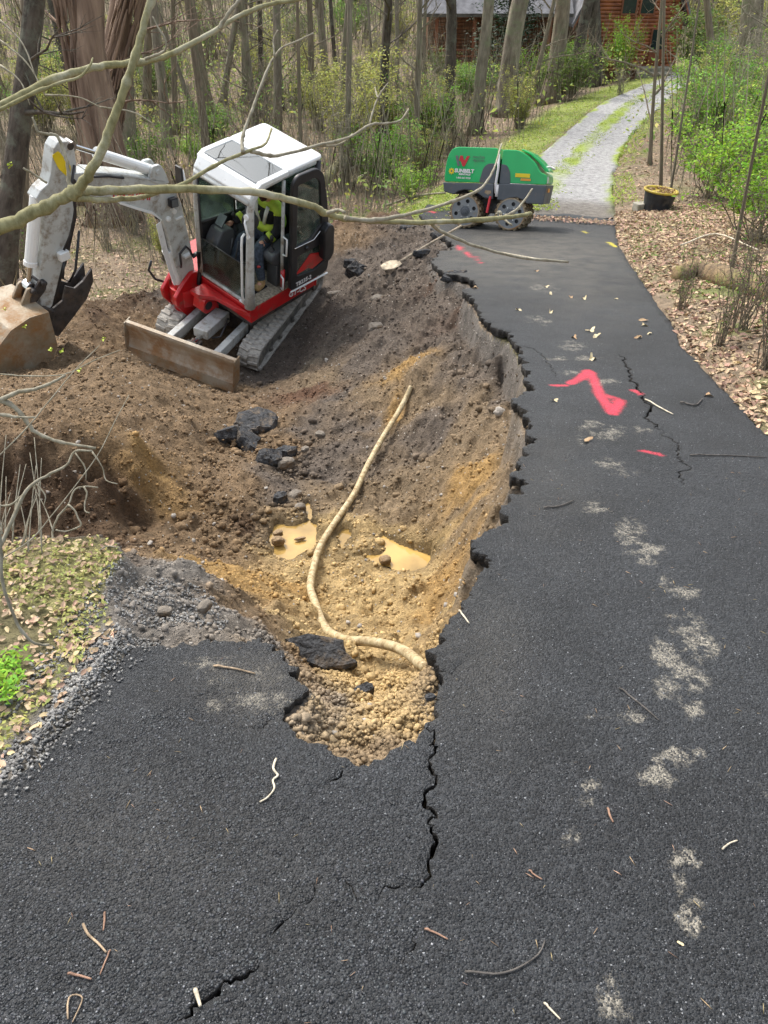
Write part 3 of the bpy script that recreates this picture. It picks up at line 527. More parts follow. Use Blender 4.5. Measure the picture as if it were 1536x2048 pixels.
# ---------------------------------------------------------------- gravel drive
def build_drive():
    ys = np.arange(14.5, 44, .2); us = np.linspace(-1, 1, 33); V = []; C_ = []
    for y in ys:
        a, b_ = float(ledge(y)) - .05, float(redge(y)) + .12
        
        for s in us:
            e = .12 * math.sin(y * 3.1 + s) + .08 * math.sin(y * 7.7); x = a + (b_ - a) * (s + 1) / 2 + (e if abs(s) == 1 else 0)
            h = -.02 * math.exp(-((abs(s) - .55) / .25) ** 2) + .02
            V.append((x, y, 0)); C_.append((s, y, 0))
    V = np.array(V); C_ = np.array(C_); nat = natural(V[:, 0], V[:, 1]); V[:, 2] = nat + .035 * ss(14.5, 16.5, V[:, 1]) - .035 * (1 - ss(14.5, 15.2, V[:, 1])) + .02 - .03 * np.exp(-((np.abs(C_[:, 0]) - .55) / .25) ** 2) - .14 * (np.abs(C_[:, 0]) > .99)
    n = fbm(V[:, 0] * 2.5, V[:, 1] * 1.2, 4, 301); mid = (1 - ss(.10, .26, np.abs(C_[:, 0] + .05) - n * .16)) * ss(15.5, 19, V[:, 1])
    mid = np.maximum(mid, ss(.86, 1.02, np.abs(C_[:, 0]) + n * .3)) ; col = np.array([.34, .335, .325]) + 0 * V; col = col + (np.array([.26, .33, .05]) - col) * np.clip(mid * (.75 + n), 0, 1)[:, None]
    col = col + (np.array([.13, .11, .085]) - col) * ((1 - ss(15.2, 16.6, V[:, 1] + n * .6)) * .8)[:, None]
    nx_ = len(us); ii = np.arange(len(V)).reshape(len(ys), nx_); F = np.stack([ii[:-1, :-1], ii[:-1, 1:], ii[1:, 1:], ii[1:, :-1]], -1).reshape(-1, 4)
    me = np_mesh('gravel_drive', V, F, {'soil': col, 'dug': col * 0}); o = link('gravel_drive', me, None, 'soil', smooth=True); o['kind'] = 'structure'
build_drive()
# ---------------------------------------------------------------- puddles
M['muddy_water'] = mat('muddy_water', (.44, .285, .09), rough=.04, var=.22, scale=3, bump=.02, bscale=9, spec=.5)
for k, (P, lab) in enumerate(zip(PUDW, ('ochre muddy puddle left of the hose, dotted with clods', 'largest ochre puddle, right of the hose at the foot of the cut bank', 'narrow pale puddle right beside the hose', 'tiny puddle above the left puddle, near the small dark stones'))):
    P2 = roughen(P + P[:1], .25, 2, 70 + k, .015)[:-1]; me = bpy.data.meshes.new('puddle'); me.from_pydata([(x, y, WATER) for x, y in P2][::1], [], [list(range(len(P2)))]); me.update()
    if me.polygons[0].normal.z < 0: me.flip_normals()
    o = link('puddle', me, None, 'muddy_water'); tag(o, lab, 'puddle'); o['kind'] = 'thing'
# ================================================================ MACHINE MATERIALS
M['grey_paint'] = mat('grey_paint', (.52, .54, .52), rough=.38, var=.06, scale=3, dirt=(.24, .20, .15), dirt_amt=.38, dirt_scale=8, coat=.2)
M['white_paint'] = mat('white_paint', (.80, .81, .79), rough=.4, var=.04, scale=3, dirt=(.45, .42, .36), dirt_amt=.12, dirt_scale=9)
M['red_paint'] = mat('red_paint', (.50, .012, .014), rough=.32, var=.10, scale=3, dirt=(.20, .10, .07), dirt_amt=.25, dirt_scale=8, coat=.3)
M['black_plastic'] = mat('black_plastic', (.022, .022, .024), rough=.42, var=.2, scale=8)
M['dark_plastic'] = mat('dark_plastic', (.075, .078, .084), rough=.55, var=.15, scale=8, dirt=(.16, .13, .10), dirt_amt=.15)
M['rubber'] = mat('rubber', (.20, .185, .16), rough=.9, var=.3, scale=12, bump=.8, bscale=70, dirt=(.50, .47, .41), dirt_amt=.85, dirt_scale=11)
M['track_side'] = mat('track_side', (.12, .115, .10), rough=.9, var=.3, scale=10, bump=.6, bscale=50, dirt=(.27, .245, .20), dirt_amt=.6, dirt_scale=6)
M['dark_steel'] = mat('dark_steel', (.055, .05, .048), rough=.6, metal=.3, var=.3, scale=12, bump=.3, dirt=(.14, .10, .07), dirt_amt=.4)
M['worn_steel'] = mat('worn_steel', (.27, .20, .12), col2=(.38, .33, .25), rough=.6, metal=.15, scale=5, bump=.4, bscale=40, dirt=(.30, .15, .05), dirt_amt=.45, dirt_scale=3.5)
M['blade_steel'] = mat('blade_steel', (.36, .20, .09), col2=(.44, .36, .26), rough=.65, scale=3.2, bump=.4, bscale=35, dirt=(.56, .50, .40), dirt_amt=.5, dirt_scale=5)
M['chrome'] = mat('chrome', (.6, .6, .6), rough=.18, metal=1, var=.05)
M['white_print'] = mat('white_print', (.75, .72, .70), rough=.5, var=.02); M['red_print'] = mat('red_print', (.55, .02, .03), rough=.4, var=.02); M['grey_print'] = mat('grey_print', (.14, .15, .15), rough=.5, var=.02); M['yellow_print'] = mat('yellow_print', (.80, .60, .02), rough=.5, var=.05); M['orange_print'] = mat('orange_print', (.75, .30, .04), rough=.5, var=.05)
M['mat_beige'] = mat('floor_mat', (.36, .31, .23), rough=.9, var=.3, scale=25, dirt=(.22, .17, .12), dirt_amt=.3, bump=.3)
M['hi_vis'] = mat('hi_vis', (.50, .66, .06), rough=.7, var=.15, scale=8); M['reflective'] = mat('reflective', (.62, .62, .58), rough=.4, var=.05); M['black_cloth'] = mat('black_cloth', (.014, .014, .018), rough=.85, var=.3, scale=20); M['denim'] = mat('denim', (.045, .06, .085), rough=.85, var=.3, scale=30, bump=.3, bscale=90)
M['skin'] = mat('skin', (.52, .27, .19), rough=.55, var=.1, scale=12); M['tan_leather'] = mat('tan_leather', (.38, .25, .11), rough=.8, var=.25, scale=15, bump=.2)
M['maroon_cloth'] = mat('maroon_cloth', (.06, .012, .014), rough=.85, var=.2)
M['lamp_glass'] = mat('lamp_glass', (.30, .33, .34), rough=.15, metal=.6, var=.1)
def glass_mat(name, tint, refl=.0, dust=.06):
    m = bpy.data.materials.new(name); m.use_nodes = True; t = m.node_tree; N = t.nodes; L = t.links; N.remove(N['Principled BSDF']); out = N['Material Output']
    tr = N.new('ShaderNodeBsdfTransparent'); tr.inputs[0].default_value = (*tint, 1); gl = N.new('ShaderNodeBsdfGlossy'); gl.inputs['Roughness'].default_value = .02; gl.inputs[0].default_value = (.9, .95, .95, 1)
    lw = N.new('ShaderNodeFresnel'); lw.inputs[0].default_value = 1.5; ad = N.new('ShaderNodeMath'); ad.inputs[1].default_value = refl; L.new(lw.outputs[0], ad.inputs[0])
    mx = N.new('ShaderNodeMixShader'); L.new(ad.outputs[0], mx.inputs[0]); L.new(tr.outputs[0], mx.inputs[1]); L.new(gl.outputs[0], mx.inputs[2])
    df = N.new('ShaderNodeBsdfDiffuse'); df.inputs[0].default_value = (.35, .38, .34, 1); m2 = N.new('ShaderNodeMixShader'); nz = N.new('ShaderNodeTexNoise'); nz.inputs['Scale'].default_value = 5; nz.inputs['Detail'].default_value = 6; tc = N.new('ShaderNodeTexCoord'); L.new(tc.outputs['Object'], nz.inputs[0])
    mr = N.new('ShaderNodeMapRange'); mr.inputs[1].default_value = .4; mr.inputs[2].default_value = .75; mr.inputs[3].default_value = dust * .4; mr.inputs[4].default_value = dust * 2; L.new(nz.outputs[0], mr.inputs[0]); L.new(mr.outputs[0], m2.inputs[0]); L.new(mx.outputs[0], m2.inputs[1]); L.new(df.outputs[0], m2.inputs[2]); L.new(m2.outputs[0], out.inputs[0]); return m
M['cab_glass'] = glass_mat('cab_glass', (.74, .84, .79)); M['door_glass'] = glass_mat('door_glass', (.50, .72, .64), .10, .10); M['roof_glass'] = glass_mat('roof_glass', (.20, .21, .25), .10, .02)
def plate(name, polys, frame, m, parent, ext=.01, bevel=0.):
    'flat plate with holes: first polygon is the outline, others are openings'
    c = bpy.data.curves.new(name, 'CURVE'); c.dimensions = '2D'; c.fill_mode = 'BOTH'; c.extrude = ext; c.bevel_depth = bevel; c.bevel_resolution = 1
    for P in polys:
        s = c.splines.new('POLY'); s.points.add(len(P) - 1); s.use_cyclic_u = True
        for i, p in enumerate(P): s.points[i].co = (p[0], p[1], 0, 1)
    return curve_obj(name, c, parent, frame, m)
def rnd(P, r, n=3):
    'round the corners of a polygon'
    out = []; k = len(P)
    for i in range(k):
        p = Vector(P[i]); a = Vector(P[i - 1]) - p; b = Vector(P[(i + 1) % k]) - p; q = min(r, a.length * .45, b.length * .45); A = p + a.normalized() * q; B = p + b.normalized() * q
        for j in range(n + 1):
            t = j / n; out.append(tuple(A * (1 - t) ** 2 + p * 2 * t * (1 - t) + B * t * t))
    return out
def XZ(y): return frame3((0, y, 0), (1, 0, 0), (0, 0, 1))          # plate drawn in x,z at depth y
# ================================================================ EXCAVATOR
ex = thing('mini_excavator', 'white, grey and red mini excavator on rubber tracks, tilted on the soil ramp', 'excavator', mw=EX)
UM = Matrix.Translation((CX, CY, 0)) @ Matrix.Rotation(PHI, 4, 'Z')
def uc(o): o.matrix_local = UM; return o
lug_me = None
for side in (-1, 1):
    yc = side * .60; hw = .15
    # track belt path in u,z
    ra, rb, ua, ub_, zc = .175, .175, .93, -.95, -.685; path = []
    for k in range(13): a = math.pi / 2 - math.pi * k / 12; path.append((ua + ra * math.cos(a), zc + ra * math.sin(a)))
    for k in range(1, 14): path.append((ua + (ub_ - ua) * k / 14, zc - ra - .012 * math.sin(k * 1.7)))
    for k in range(13): a = -math.pi / 2 - math.pi * k / 12; path.append((ub_ + rb * math.cos(a), zc + rb * math.sin(a)))
    for k in range(1, 14): t = k / 14; path.append((ub_ + (ua - ub_) * t, zc + ra - .02 * math.sin(math.pi * t)))
    g = G(); n = len(path); V = []
    for (u, z) in path:
        du, dz = u - max(min(u, ua), ub_), z - zc; q = math.hypot(du, dz) or 1; nu, nz = du / q, dz / q
        for (off, yy) in ((0, -hw), (0, hw), (-.035, hw), (-.035, -hw)): V.append((u + nu * off, yc + yy, z + nz * off))
    F = [(4 * i + j, 4 * i + (j + 1) % 4, 4 * ((i + 1) % n) + (j + 1) % 4, 4 * ((i + 1) % n) + j) for i in range(n) for j in range(4)]
    g.add(V, F); tr = uc(g.obj('track', 'rubber', ex, bevel=.008)); 
    # lugs
    if lug_me is None:
        lg = G(); lg.prism([(-.024, -.002), (.024, -.002), (.015, .020), (-.015, .020)], -.068, .068, 1); lug_me = bpy.data.meshes.new('track_lug'); lug_me.from_pydata(lg.v, [], lg.f); lug_me.materials.append(M['rubber'])
    P = [Vector(p) for p in path] + [Vector(path[0])]; Ls = [0]
    for a, b in zip(P[:-1], P[1:]): Ls.append(Ls[-1] + (b - a).length)
    nl = 46
    for k in range(nl):
        for h in (0, 1):
            s = (k + h * .5) / nl * Ls[-1]; i = max(j for j in range(len(P)) if Ls[j] <= s + 1e-9); i = min(i, len(P) - 2); t = (s - Ls[i]) / (Ls[i + 1] - Ls[i] + 1e-9); q = P[i].lerp(P[i + 1], t); d = (P[i + 1] - P[i]).normalized()
            o = bpy.data.objects.new('track_lug', lug_me); COL.objects.link(o); o.parent = tr; dx = Vector((d.x, 0, d.y)); zz = Vector((d.y, 0, -d.x)) * -1
            cen = Vector((q.x, 0, q.y)); out_ = cen - Vector((max(min(q.x, ua), ub_), 0, zc)); zz = zz if zz.dot(out_) > 0 else -zz
            yax = zz.cross(dx); o.matrix_local = Matrix(((dx.x, yax.x, zz.x, q.x), (dx.y, yax.y, zz.y, yc + (h * 2 - 1) * .078), (dx.z, yax.z, zz.z, q.y), (0, 0, 0, 1))) @ Matrix.Rotation((h * 2 - 1) * .14 * (1 if yax.y > 0 else -1), 4, 'Z')
    # frame and rollers
    g = G(); g.prism(rnd([(-.78, -.80), (.78, -.80), (.86, -.62), (.6, -.55), (-.7, -.55), (-.86, -.62)], .05), yc - .10, yc + .10); uc(g.obj('track_frame', 'track_side', ex, bevel=.01))
    for c, r in ((ua, .135), (ub_, .135), (-.5, .05), (-.1, .05), (.3, .05), (.6, .05)):
        g = G(); g.lathe([(-.11, r), (-.11, r), (-.09, r * .8), (.09, r * .8), (.11, r), (.115, r * .6), (.13, r * .4)], (c, yc, zc if r > .1 else -.80), (0, side, 0), 18); uc(g.obj('track_roller', 'track_side', ex, smooth=False))
g = G(); g.box((-.55, -.46, -.72), (.55, .46, -.5)); g.lathe([(-.5, .36), (-.24, .36)], (0, 0, 0), (0, 0, 1), 28); g.box((.3, -.44, -.68), (.62, -.30, -.48)); g.box((.3, .30, -.68), (.62, .44, -.48)); uc(g.obj('undercarriage', 'dark_steel', ex, bevel=.01))
# blade
prof = [(1.66, -.13), (1.71, -.13), (1.715, -.17), (1.685, -.28), (1.68, -.38), (1.71, -.47), (1.765, -.555), (1.73, -.565), (1.66, -.47), (1.62, -.38), (1.62, -.26)]
g = G(); g.prism(prof, -.75, .75); bl = uc(g.obj('blade', 'blade_steel', ex))
g = G(); g.prism([(1.74, -.50), (1.785, -.60), (1.775, -.61), (1.72, -.50)], -.75, .75); e = g.obj('cutting_edge', 'worn_steel', bl)
for s in (-.755, .745):
    g = G(); g.prism([(1.60, -.13), (1.735, -.13), (1.80, -.60), (1.62, -.50)], s, s + .012); g.obj('end_plate', 'worn_steel', bl)
for s in (-.33, .33):
    g = G(); g.prism([(.55, -.50), (1.62, -.36), (1.64, -.48), (1.2, -.56), (.55, -.64)], s - .045, s + .045); uc(g.obj('blade_arm', 'grey_paint', ex, bevel=.008))
g = G(); g.tube([(.55, 0, -.52), (1.6, 0, -.36)], .035, 12); uc(g.obj('blade_cylinder', 'chrome', ex, smooth=False))
g = G(); g.prism([(.62, -.40), (1.22, -.31), (1.22, -.44), (.62, -.56)], -.10, .10); uc(g.obj('cylinder_cover', 'grey_paint', ex, bevel=.008))
g = G(); g.lathe([(-.06, .05), (.06, .05)], (1.45, 0, -.38), (0, 1, 0), 14); g.box((1.3, -.07, -.47), (1.62, .07, -.40)); uc(g.obj('cylinder_mount', 'dark_steel', ex, bevel=.006))
g = G(); g.tube([(.7, .12, -.45), (.9, .2, -.36), (1.1, .22, -.42), (1.15, .12, -.45)], .013, 7); uc(g.obj('hydraulic_hose', 'black_plastic', ex, smooth=True))
# house base with rounded tail
plan = [(.05, .49), (-1.15, .49)] + [(CX + 1.0 * math.cos(a), CY + 1.0 * math.sin(a)) for a in np.linspace(math.radians(124), math.radians(232), 12)] + [(-1.1, -1.1), (-.1, -1.1), (.0, -.95), (.05, -.62)]
g = G(); g.prism(plan, -.235, -.015, 2); bd = g.obj('body', 'red_paint', ex, bevel=.025)
g = G(); g.prism([(x * .96 - .02, y * .96) for x, y in plan], -.30, -.22, 2); g.obj('under_plate', 'dark_steel', ex)
g = G(); hoodp = [(-1.13, .44)] + [(CX + .96 * math.cos(a), CY + .96 * math.sin(a)) for a in np.linspace(math.radians(128), math.radians(230), 12)] + [(-1.13, -1.05)]; g.prism(hoodp, -.015, .62, 2); g.obj('engine_hood', 'grey_paint', ex, bevel=.05)
g = G(); g.prism([(-.45, 0), (-.46, .36), (-.6, .52), (-.9, .60), (-1.2, .60), (-1.2, 0)], -.95, -.50); g.obj('side_hood', 'white_paint', ex, bevel=.04)
# cab floor
g = G(); g.box((-1.12, -.45, -.014), (.0, .49, .004)); g.obj('floor_mat', 'mat_beige', ex)
# cab frame
def bar(pts, r, m='grey_paint', name='cab_pillar', n=10, **k):
    g = G(); g.tube(pts, r, n); return g.obj(name, m, ex, smooth=True, **k)
bar([(.03, .45, -.01), (.025, .45, .3), (.01, .45, .9), (0, .45, 1.32), (-.03, .45, 1.43), (-.10, .45, 1.515), (-.22, .45, 1.55), (-.5, .45, 1.555), (-1.05, .45, 1.555)], [.07, .056, .048, .045, .045, .045, .045, .04, .04], name='front_pillar')
bar([(.02, -.45, 0), (.02, -.45, .9), (0, -.45, 1.32), (-.03, -.45, 1.43), (-.10, -.45, 1.515), (-.22, -.45, 1.55), (-1.05, -.45, 1.555)], .036, name='front_pillar')
bar([(-1.12, .45, 0), (-1.12, .45, 1.54)], .04, 'black_plastic', name='rear_pillar'); bar([(-1.12, -.45, 0), (-1.12, -.45, 1.54)], .04, 'black_plastic', name='rear_pillar')
bar([(-.53, .46, 0), (-.53, .46, 1.5)], .022, 'grey_paint', name='door_post'); bar([(-.60, -.455, .0), (-.60, -.455, 1.5)], .02, 'black_plastic', name='door_post')
bar([(.0, -.45, 1.40), (.0, .45, 1.40)], .034, name='header_bar'); bar([(-1.1, -.44, 1.53), (-1.1, .44, 1.53)], .035, 'black_plastic', name='header_bar')
bar([(.015, -.45, .015), (.015, .45, .015)], .03, name='sill_bar'); bar([(-.02, -.45, .72), (-.6, -.45, .64), (-1.12, -.45, .62)], .022, 'black_plastic', name='window_sill')
bar([(-.53, .475, .0), (-.53, .475, .30)], .03, 'red_paint', name='post_foot')
g = G(); g.prism([(-.03, -.0), (.05, 0), (.055, .10), (.035, .30), (-.005, .30), (-.03, .12)], .40, .485); g.obj('pillar_foot', 'grey_paint', ex, bevel=.015)
g = G(); g.box((-.05, -.50, .0), (.03, -.41, .25)); g.obj('pillar_foot', 'grey_paint', ex, bevel=.015)
# roof
g = G(); g.prism(rnd([(-.56, -.49), (-.56, .49), (-1.17, .49), (-1.17, -.49)], .07), 1.56, 1.615, 2); g.obj('roof', 'white_paint', ex, bevel=.028)
g = G()
g.prism([(-.07, 1.50), (-.07, 1.56), (-.15, 1.605), (-.58, 1.61), (-.58, 1.55), (-.17, 1.55), (-.11, 1.51)], .415, .49); g.prism([(-.07, 1.50), (-.07, 1.56), (-.15, 1.605), (-.58, 1.61), (-.58, 1.55), (-.17, 1.55), (-.11, 1.51)], -.49, -.415)
g.prism([(-.0, 1.41), (.015, 1.46), (-.07, 1.57), (-.16, 1.60), (-.16, 1.565), (-.09, 1.54), (-.03, 1.45)], -.46, .46); g.obj('roof_frame', 'white_paint', ex, bevel=.012)
g = G(); g.box((-.56, -.415, 1.592), (-.12, .415, 1.598)); g.obj('roof_window', 'roof_glass', ex)
g = G(); g.box((-.56, -.10, 1.56), (-.165, .02, 1.575)); g.obj('dark_roof_strip', 'black_cloth', ex)  # dark strip added beneath the roof glass
for P_, nm in (([(-.50, -.435), (-.55, -.43), (-.55, .40), (-.50, .41)], 'roof_seal'), ([(-.155, -.42), (-.175, -.42), (-.175, .42), (-.155, .42)], 'roof_seal')):
    g = G(); g.prism(P_, 1.588, 1.594, 2); g.obj(nm, 'black_plastic', ex)
# glazing
g = G(); g.prism([(-.40, .04), (.40, .04), (.40, .55), (-.40, .55)], .018, .024, 0); g.obj('lower_windscreen', 'cab_glass', ex); bar([(.022, -.40, .555), (.022, .40, .555)], .008, 'black_plastic', name='glass_trim')
for yy in (-.405, .405): bar([(.012, yy, .05), (.012, yy, 1.36)], .014, 'black_plastic', name='window_seal')
bar([(.002, -.40, 1.362), (.002, .40, 1.362)], .014, 'black_plastic', name='window_seal')
g = G(); g.prism([(-.04, .73), (-.58, .66), (-.58, 1.48), (-.15, 1.50), (-.04, 1.38)], -.455, -.449); g.obj('side_window', 'cab_glass', ex)
g = G(); g.prism([(-.63, .65), (-1.08, .64), (-1.08, 1.48), (-.63, 1.48)], -.455, -.449); g.obj('side_window', 'cab_glass', ex)
g = G(); g.prism([(-.4, .65), (.4, .65), (.4, 1.48), (-.4, 1.48)], -1.128, -1.122, 0); g.obj('rear_window', 'door_glass', ex)
g = G(); g.box((-1.14, -.43, 0), (-1.10, .43, .62)); g.obj('rear_panel', 'black_plastic', ex, bevel=.01)
g = G(); g.prism([(-.03, .02), (-.03, .71), (-.6, .62), (-1.1, .60), (-1.1, .02)], -.46, -.43); g.obj('side_panel', 'black_plastic', ex)
# open door folded back along the cab side
dr = rnd([(-.56, .03), (-.545, 1.50), (-.62, 1.575), (-.95, 1.56), (-1.07, 1.45), (-1.17, 1.05), (-1.29, .30), (-1.26, .02)], .06)
w1 = rnd([(-.635, .64), (-.62, 1.47), (-.93, 1.47), (-1.02, 1.38), (-1.10, .78), (-1.0, .72), (-.90, .64)], .035); w2 = rnd([(-.66, .20), (-.66, .50), (-1.17, .50), (-1.21, .20), (-1.0, .14)], .035)
dp = plate('door', [dr, w1, w2], XZ(.575), 'black_plastic', ex, .016, .008)
for nm, P_, mm in (('door_glass', w1, 'door_glass'), ('door_glass', w2, 'door_glass')):
    o = plate(nm, [P_], XZ(0), mm, ex, .003); o.matrix_local = XZ(.575)
g = G(); g.prism([(-.67, .24), (-.92, .42), (-1.17, .34), (-1.19, .22), (-.98, .17), (-.90, .22), (-.68, .22)], .580, .584); g.obj('door_red_panel', 'red_paint', ex)  # red shape laid over the lower door glass
g = G(); g.tube([(-.60, .60, .64), (-.95, .60, .62), (-1.08, .60, .70), (-1.12, .60, .74)], .008, 8); g.obj('door_trim', 'chrome', ex, smooth=True)
g = G(); g.prism(rnd([(-1.08, .30), (-1.06, .72), (-1.14, .80), (-1.24, .75), (-1.28, .34), (-1.2, .24)], .05), .585, .69); g.obj('door_latch', 'black_plastic', ex, bevel=.02)
g = G(); g.lathe([(0, .03), (.03, .028), (.04, .01)], (-.82, .59, .56), (0, 1, 0), 14); g.obj('door_knob', 'black_plastic', ex, smooth=True)
g = G(); g.tube([(-.56, .60, .015), (-1.27, .60, -.02)], .012, 8); g.obj('door_sill', 'white_paint', ex, smooth=True)
text('TB235-2', .085, frame3((-.80, .600, .075), (-1, 0, -.02), (0, 0, 1)), 'white_print', ex, .002, bold=.0015).name = 'lettering'
text('GT-CS', .12, frame3((-.78, .520, -.125), (-1, 0, -.10), (0, 0, 1)), 'white_print', ex, .002, bold=.003).name = 'lettering'
text('TAKEUCHI', .085, frame3((.078, .10, -.115), (0, 1, 0), (0, 0, 1)), 'white_print', ex, .002, bold=.002).name = 'lettering'
# grab handles, latches
def rod(pts, r, m, name, par=None, n=8):
    g = G(); g.tube(pts, r, n); return g.obj(name, m, par or ex, smooth=True)
rod([(.05, .40, 1.02), (.10, .41, 1.0), (.11, .41, .9), (.11, .40, .2), (.09, .40, .06), (.04, .40, .03)], .015, 'white_paint', 'grab_handle')
rod([(-.50, .50, .80), (-.50, .56, .79), (-.50, .56, .56), (-.50, .50, .55)], .012, 'white_paint', 'grab_handle'); rod([(-.47, .50, .26), (-.45, .56, .25), (-.45, .56, .08), (-.47, .50, .07)], .012, 'white_paint', 'grab_handle')
rod([(.05, .42, 1.22), (.09, .45, 1.2), (.09, .48, 1.1), (.07, .50, 1.02)], .012, 'white_paint', 'door_catch'); g = G(); g.lathe([(0, .035), (.02, .035)], (.045, .44, 1.25), (1, 0, 0), 14); g.lathe([(0, .02), (.03, .02)], (.06, .49, 1.03), (1, 0, 0), 12); g.obj('door_catch', 'white_paint', ex)
g = G(); g.box((.04, .30, .02), (.075, .44, .045)); g.box((.05, .37, .04), (.08, .41, .09)); g.obj('pillar_bracket', 'white_paint', ex, bevel=.006)
# mirror
g = G(); g.tube([(0, -.47, 1.12), (.06, -.56, 1.16), (.06, -.60, 1.36)], .012, 8); g.obj('mirror_arm', 'white_paint', ex, smooth=True); g = G(); g.prism(rnd([(-.70, 1.16), (-.58, 1.16), (-.58, 1.40), (-.70, 1.40)], .03), .07, .10, 0); g.obj('mirror', 'black_plastic', ex, bevel=.01)
# interior
g = G(); g.prism([(-.60, .05), (-.60, .40), (-1.0, .36), (-1.0, .05)], -.24, .20); g.obj('seat_base', 'black_plastic', ex, bevel=.02)
g = G(); g.prism(rnd([(-.55, .36), (-.55, .44), (-1.0, .42), (-1.0, .34)], .03), -.24, .20); g.obj('seat', 'black_cloth', ex, bevel=.03)
g = G(); g.prism(rnd([(-.95, .40), (-1.02, 1.0), (-1.08, 1.0), (-1.05, .38)], .03), -.22, .18); g.obj('seat_backrest', 'black_cloth', ex, bevel=.03)
g = G(); g.prism(rnd([(-.40, .44), (-.42, .50), (-.75, .58), (-1.0, .56), (-1.0, .36), (-.62, .30), (-.44, .36)], .03), .23, .41); lc = g.obj('armrest_console', 'dark_plastic', ex, bevel=.02)
g = G(); g.prism([(-.50, .0), (-.50, .32), (-1.0, .32), (-1.0, .0)], .22, .40); g.obj('console_base', 'dark_plastic', ex, bevel=.015)
def boot(c, s=1):
    g = G(); pr = []
    for k in range(6): pr += [(k * .012, (.062 - k * .008) * s), (k * .012 + .006, (.056 - k * .008) * s)]
    g.lathe(pr, c, (0, 0, 1), 18); g.tube([(c[0], c[1], c[2] + .06), (c[0] + .005, c[1], c[2] + .17)], .011, 8); g.lathe([(0, .012), (.02, .024), (.06, .026), (.085, .012)], (c[0] + .005, c[1], c[2] + .15), (0, 0, 1), 12); return g.obj('joystick', 'black_plastic', ex, smooth=False)
boot((-.50, .31, .49)); boot((-.48, -.34, .50))
g = G(); g.prism(rnd([(-.40, .30), (-.42, .48), (-.75, .54), (-1.0, .54), (-1.0, .0), (-.5, .0), (-.5, .28)], .03), -.42, -.25); g.obj('armrest_console', 'dark_plastic', ex, bevel=.02)
g = G(); g.prism(rnd([(-.04, .02), (-.05, .52), (-.16, .66), (-.34, .64), (-.38, .45), (-.32, .02)], .04), -.42, -.20); rc = g.obj('instrument_console', 'dark_plastic', ex, bevel=.02)
for k in range(5): g = G(); g.box((-.052, -.36 + k * .022, .36), (-.030, -.35 + k * .022, .47)); g.obj('vent_slat', 'black_plastic', rc)
g = G(); g.prism([(-.20, .67), (-.30, .78), (-.31, .77), (-.215, .655)], -.39, -.27); g.obj('monitor', 'lamp_glass', ex)
for yy in (-.07, .03): rod([(-.12, yy, .02), (-.14, yy, .40), (-.20, yy, .62)], .011, 'black_plastic', 'travel_lever'); 
for yy in (-.12, .05): g = G(); g.prism([(-.05, .03), (-.06, .05), (-.22, .04), (-.22, .02)], yy, yy + .09); g.obj('pedal', 'dark_steel', ex)
rod([(-.35, .26, .32), (-.52, .22, .26), (-.55, .2, .3)], .010, 'black_plastic', 'safety_lever'); rod([(-.30, .262, .335), (-.38, .255, .31)], .017, 'red_paint', 'safety_lever')
g = G(); g.lathe([(-.015, .10), (0, .105), (.03, .10), (.035, .03), (.05, .028)], (-.24, .20, .97), (.6, .5, .3), 24); 
for k in range(10):
    a = k * math.pi / 5; g.tube([(-.24 + .02, .20 + .02, .98), (-.24 + .02 - .08 * math.sin(a) * .6, .21 + .09 * math.cos(a) * .7, .98 + .095 * math.sin(a))], .003, 5)
g.tube([(-.24, .2, .97), (-.12, .38, 1.2), (-.05, .42, 1.35)], .01, 6); g.obj('cab_fan', 'black_plastic', ex)
# ---------------- boom group
BY0, BY1 = -.70, -.53
boomP = [(1.56, 1.86), (1.32, 1.80), (.89, 1.60), (.40, 1.36), (.27, 1.24), (.18, 1.02), (.14, .74), (.09, .42), (.06, 0), (.06, -.24), (.13, -.30), (.20, -.26), (.29, -.05), (.37, .34), (.42, .68), (.48, .90), (.62, 1.06), (.83, 1.20), (1.02, 1.34), (1.27, 1.49), (1.50, 1.62), (1.60, 1.70)]
g = G(); g.prism(boomP, BY0, BY1); bo = g.obj('boom', 'grey_paint', ex, bevel=.008)
off = [(1.30, 1.70), (.90, 1.51), (.42, 1.26), (.34, 1.16)]
g = G(); g.prism([(1.34, 1.80), (.89, 1.605), (.40, 1.365), (.39, 1.375), (.89, 1.625), (1.34, 1.815)], BY0 - .012, BY1 + .012); g.obj('boom_flange', 'grey_paint', bo)
g = G(); g.prism([(1.02, 1.325), (.83, 1.19), (.62, 1.05), (.50, .92), (.49, .93), (.60, 1.07), (.82, 1.215), (1.01, 1.345)], BY0 - .01, BY1 + .01); g.obj('boom_flange', 'white_paint', bo)
g = G(); g.prism(rnd([(.60, 1.46), (.54, 1.60), (.43, 1.585), (.37, 1.47), (.33, 1.33), (.5, 1.38)], .03), BY1 - .03, BY1 + .012); g.prism(rnd([(.60, 1.46), (.54, 1.60), (.43, 1.585), (.37, 1.47), (.33, 1.33), (.5, 1.38)], .03), BY0 - .01, BY0 + .03); g.lathe([(-.11, .03), (.11, .03)], (.48, -.615, 1.52), (0, 1, 0), 14); g.obj('cylinder_lug', 'grey_paint', bo, bevel=.006)
text('TAKEUCHI', .115, frame3((.86, BY1 + .003, 1.365), (-.48, 0, -.205), (-.39, 0, .92)), 'red_print', bo, .002, bold=.002).name = 'lettering'
g = G(); g.prism(rnd([(.28, 1.05), (.40, 1.07), (.40, 1.18), (.29, 1.17)], .02), BY1 + .03, BY1 + .08); wl = g.obj('work_light', 'black_plastic', bo, bevel=.01)
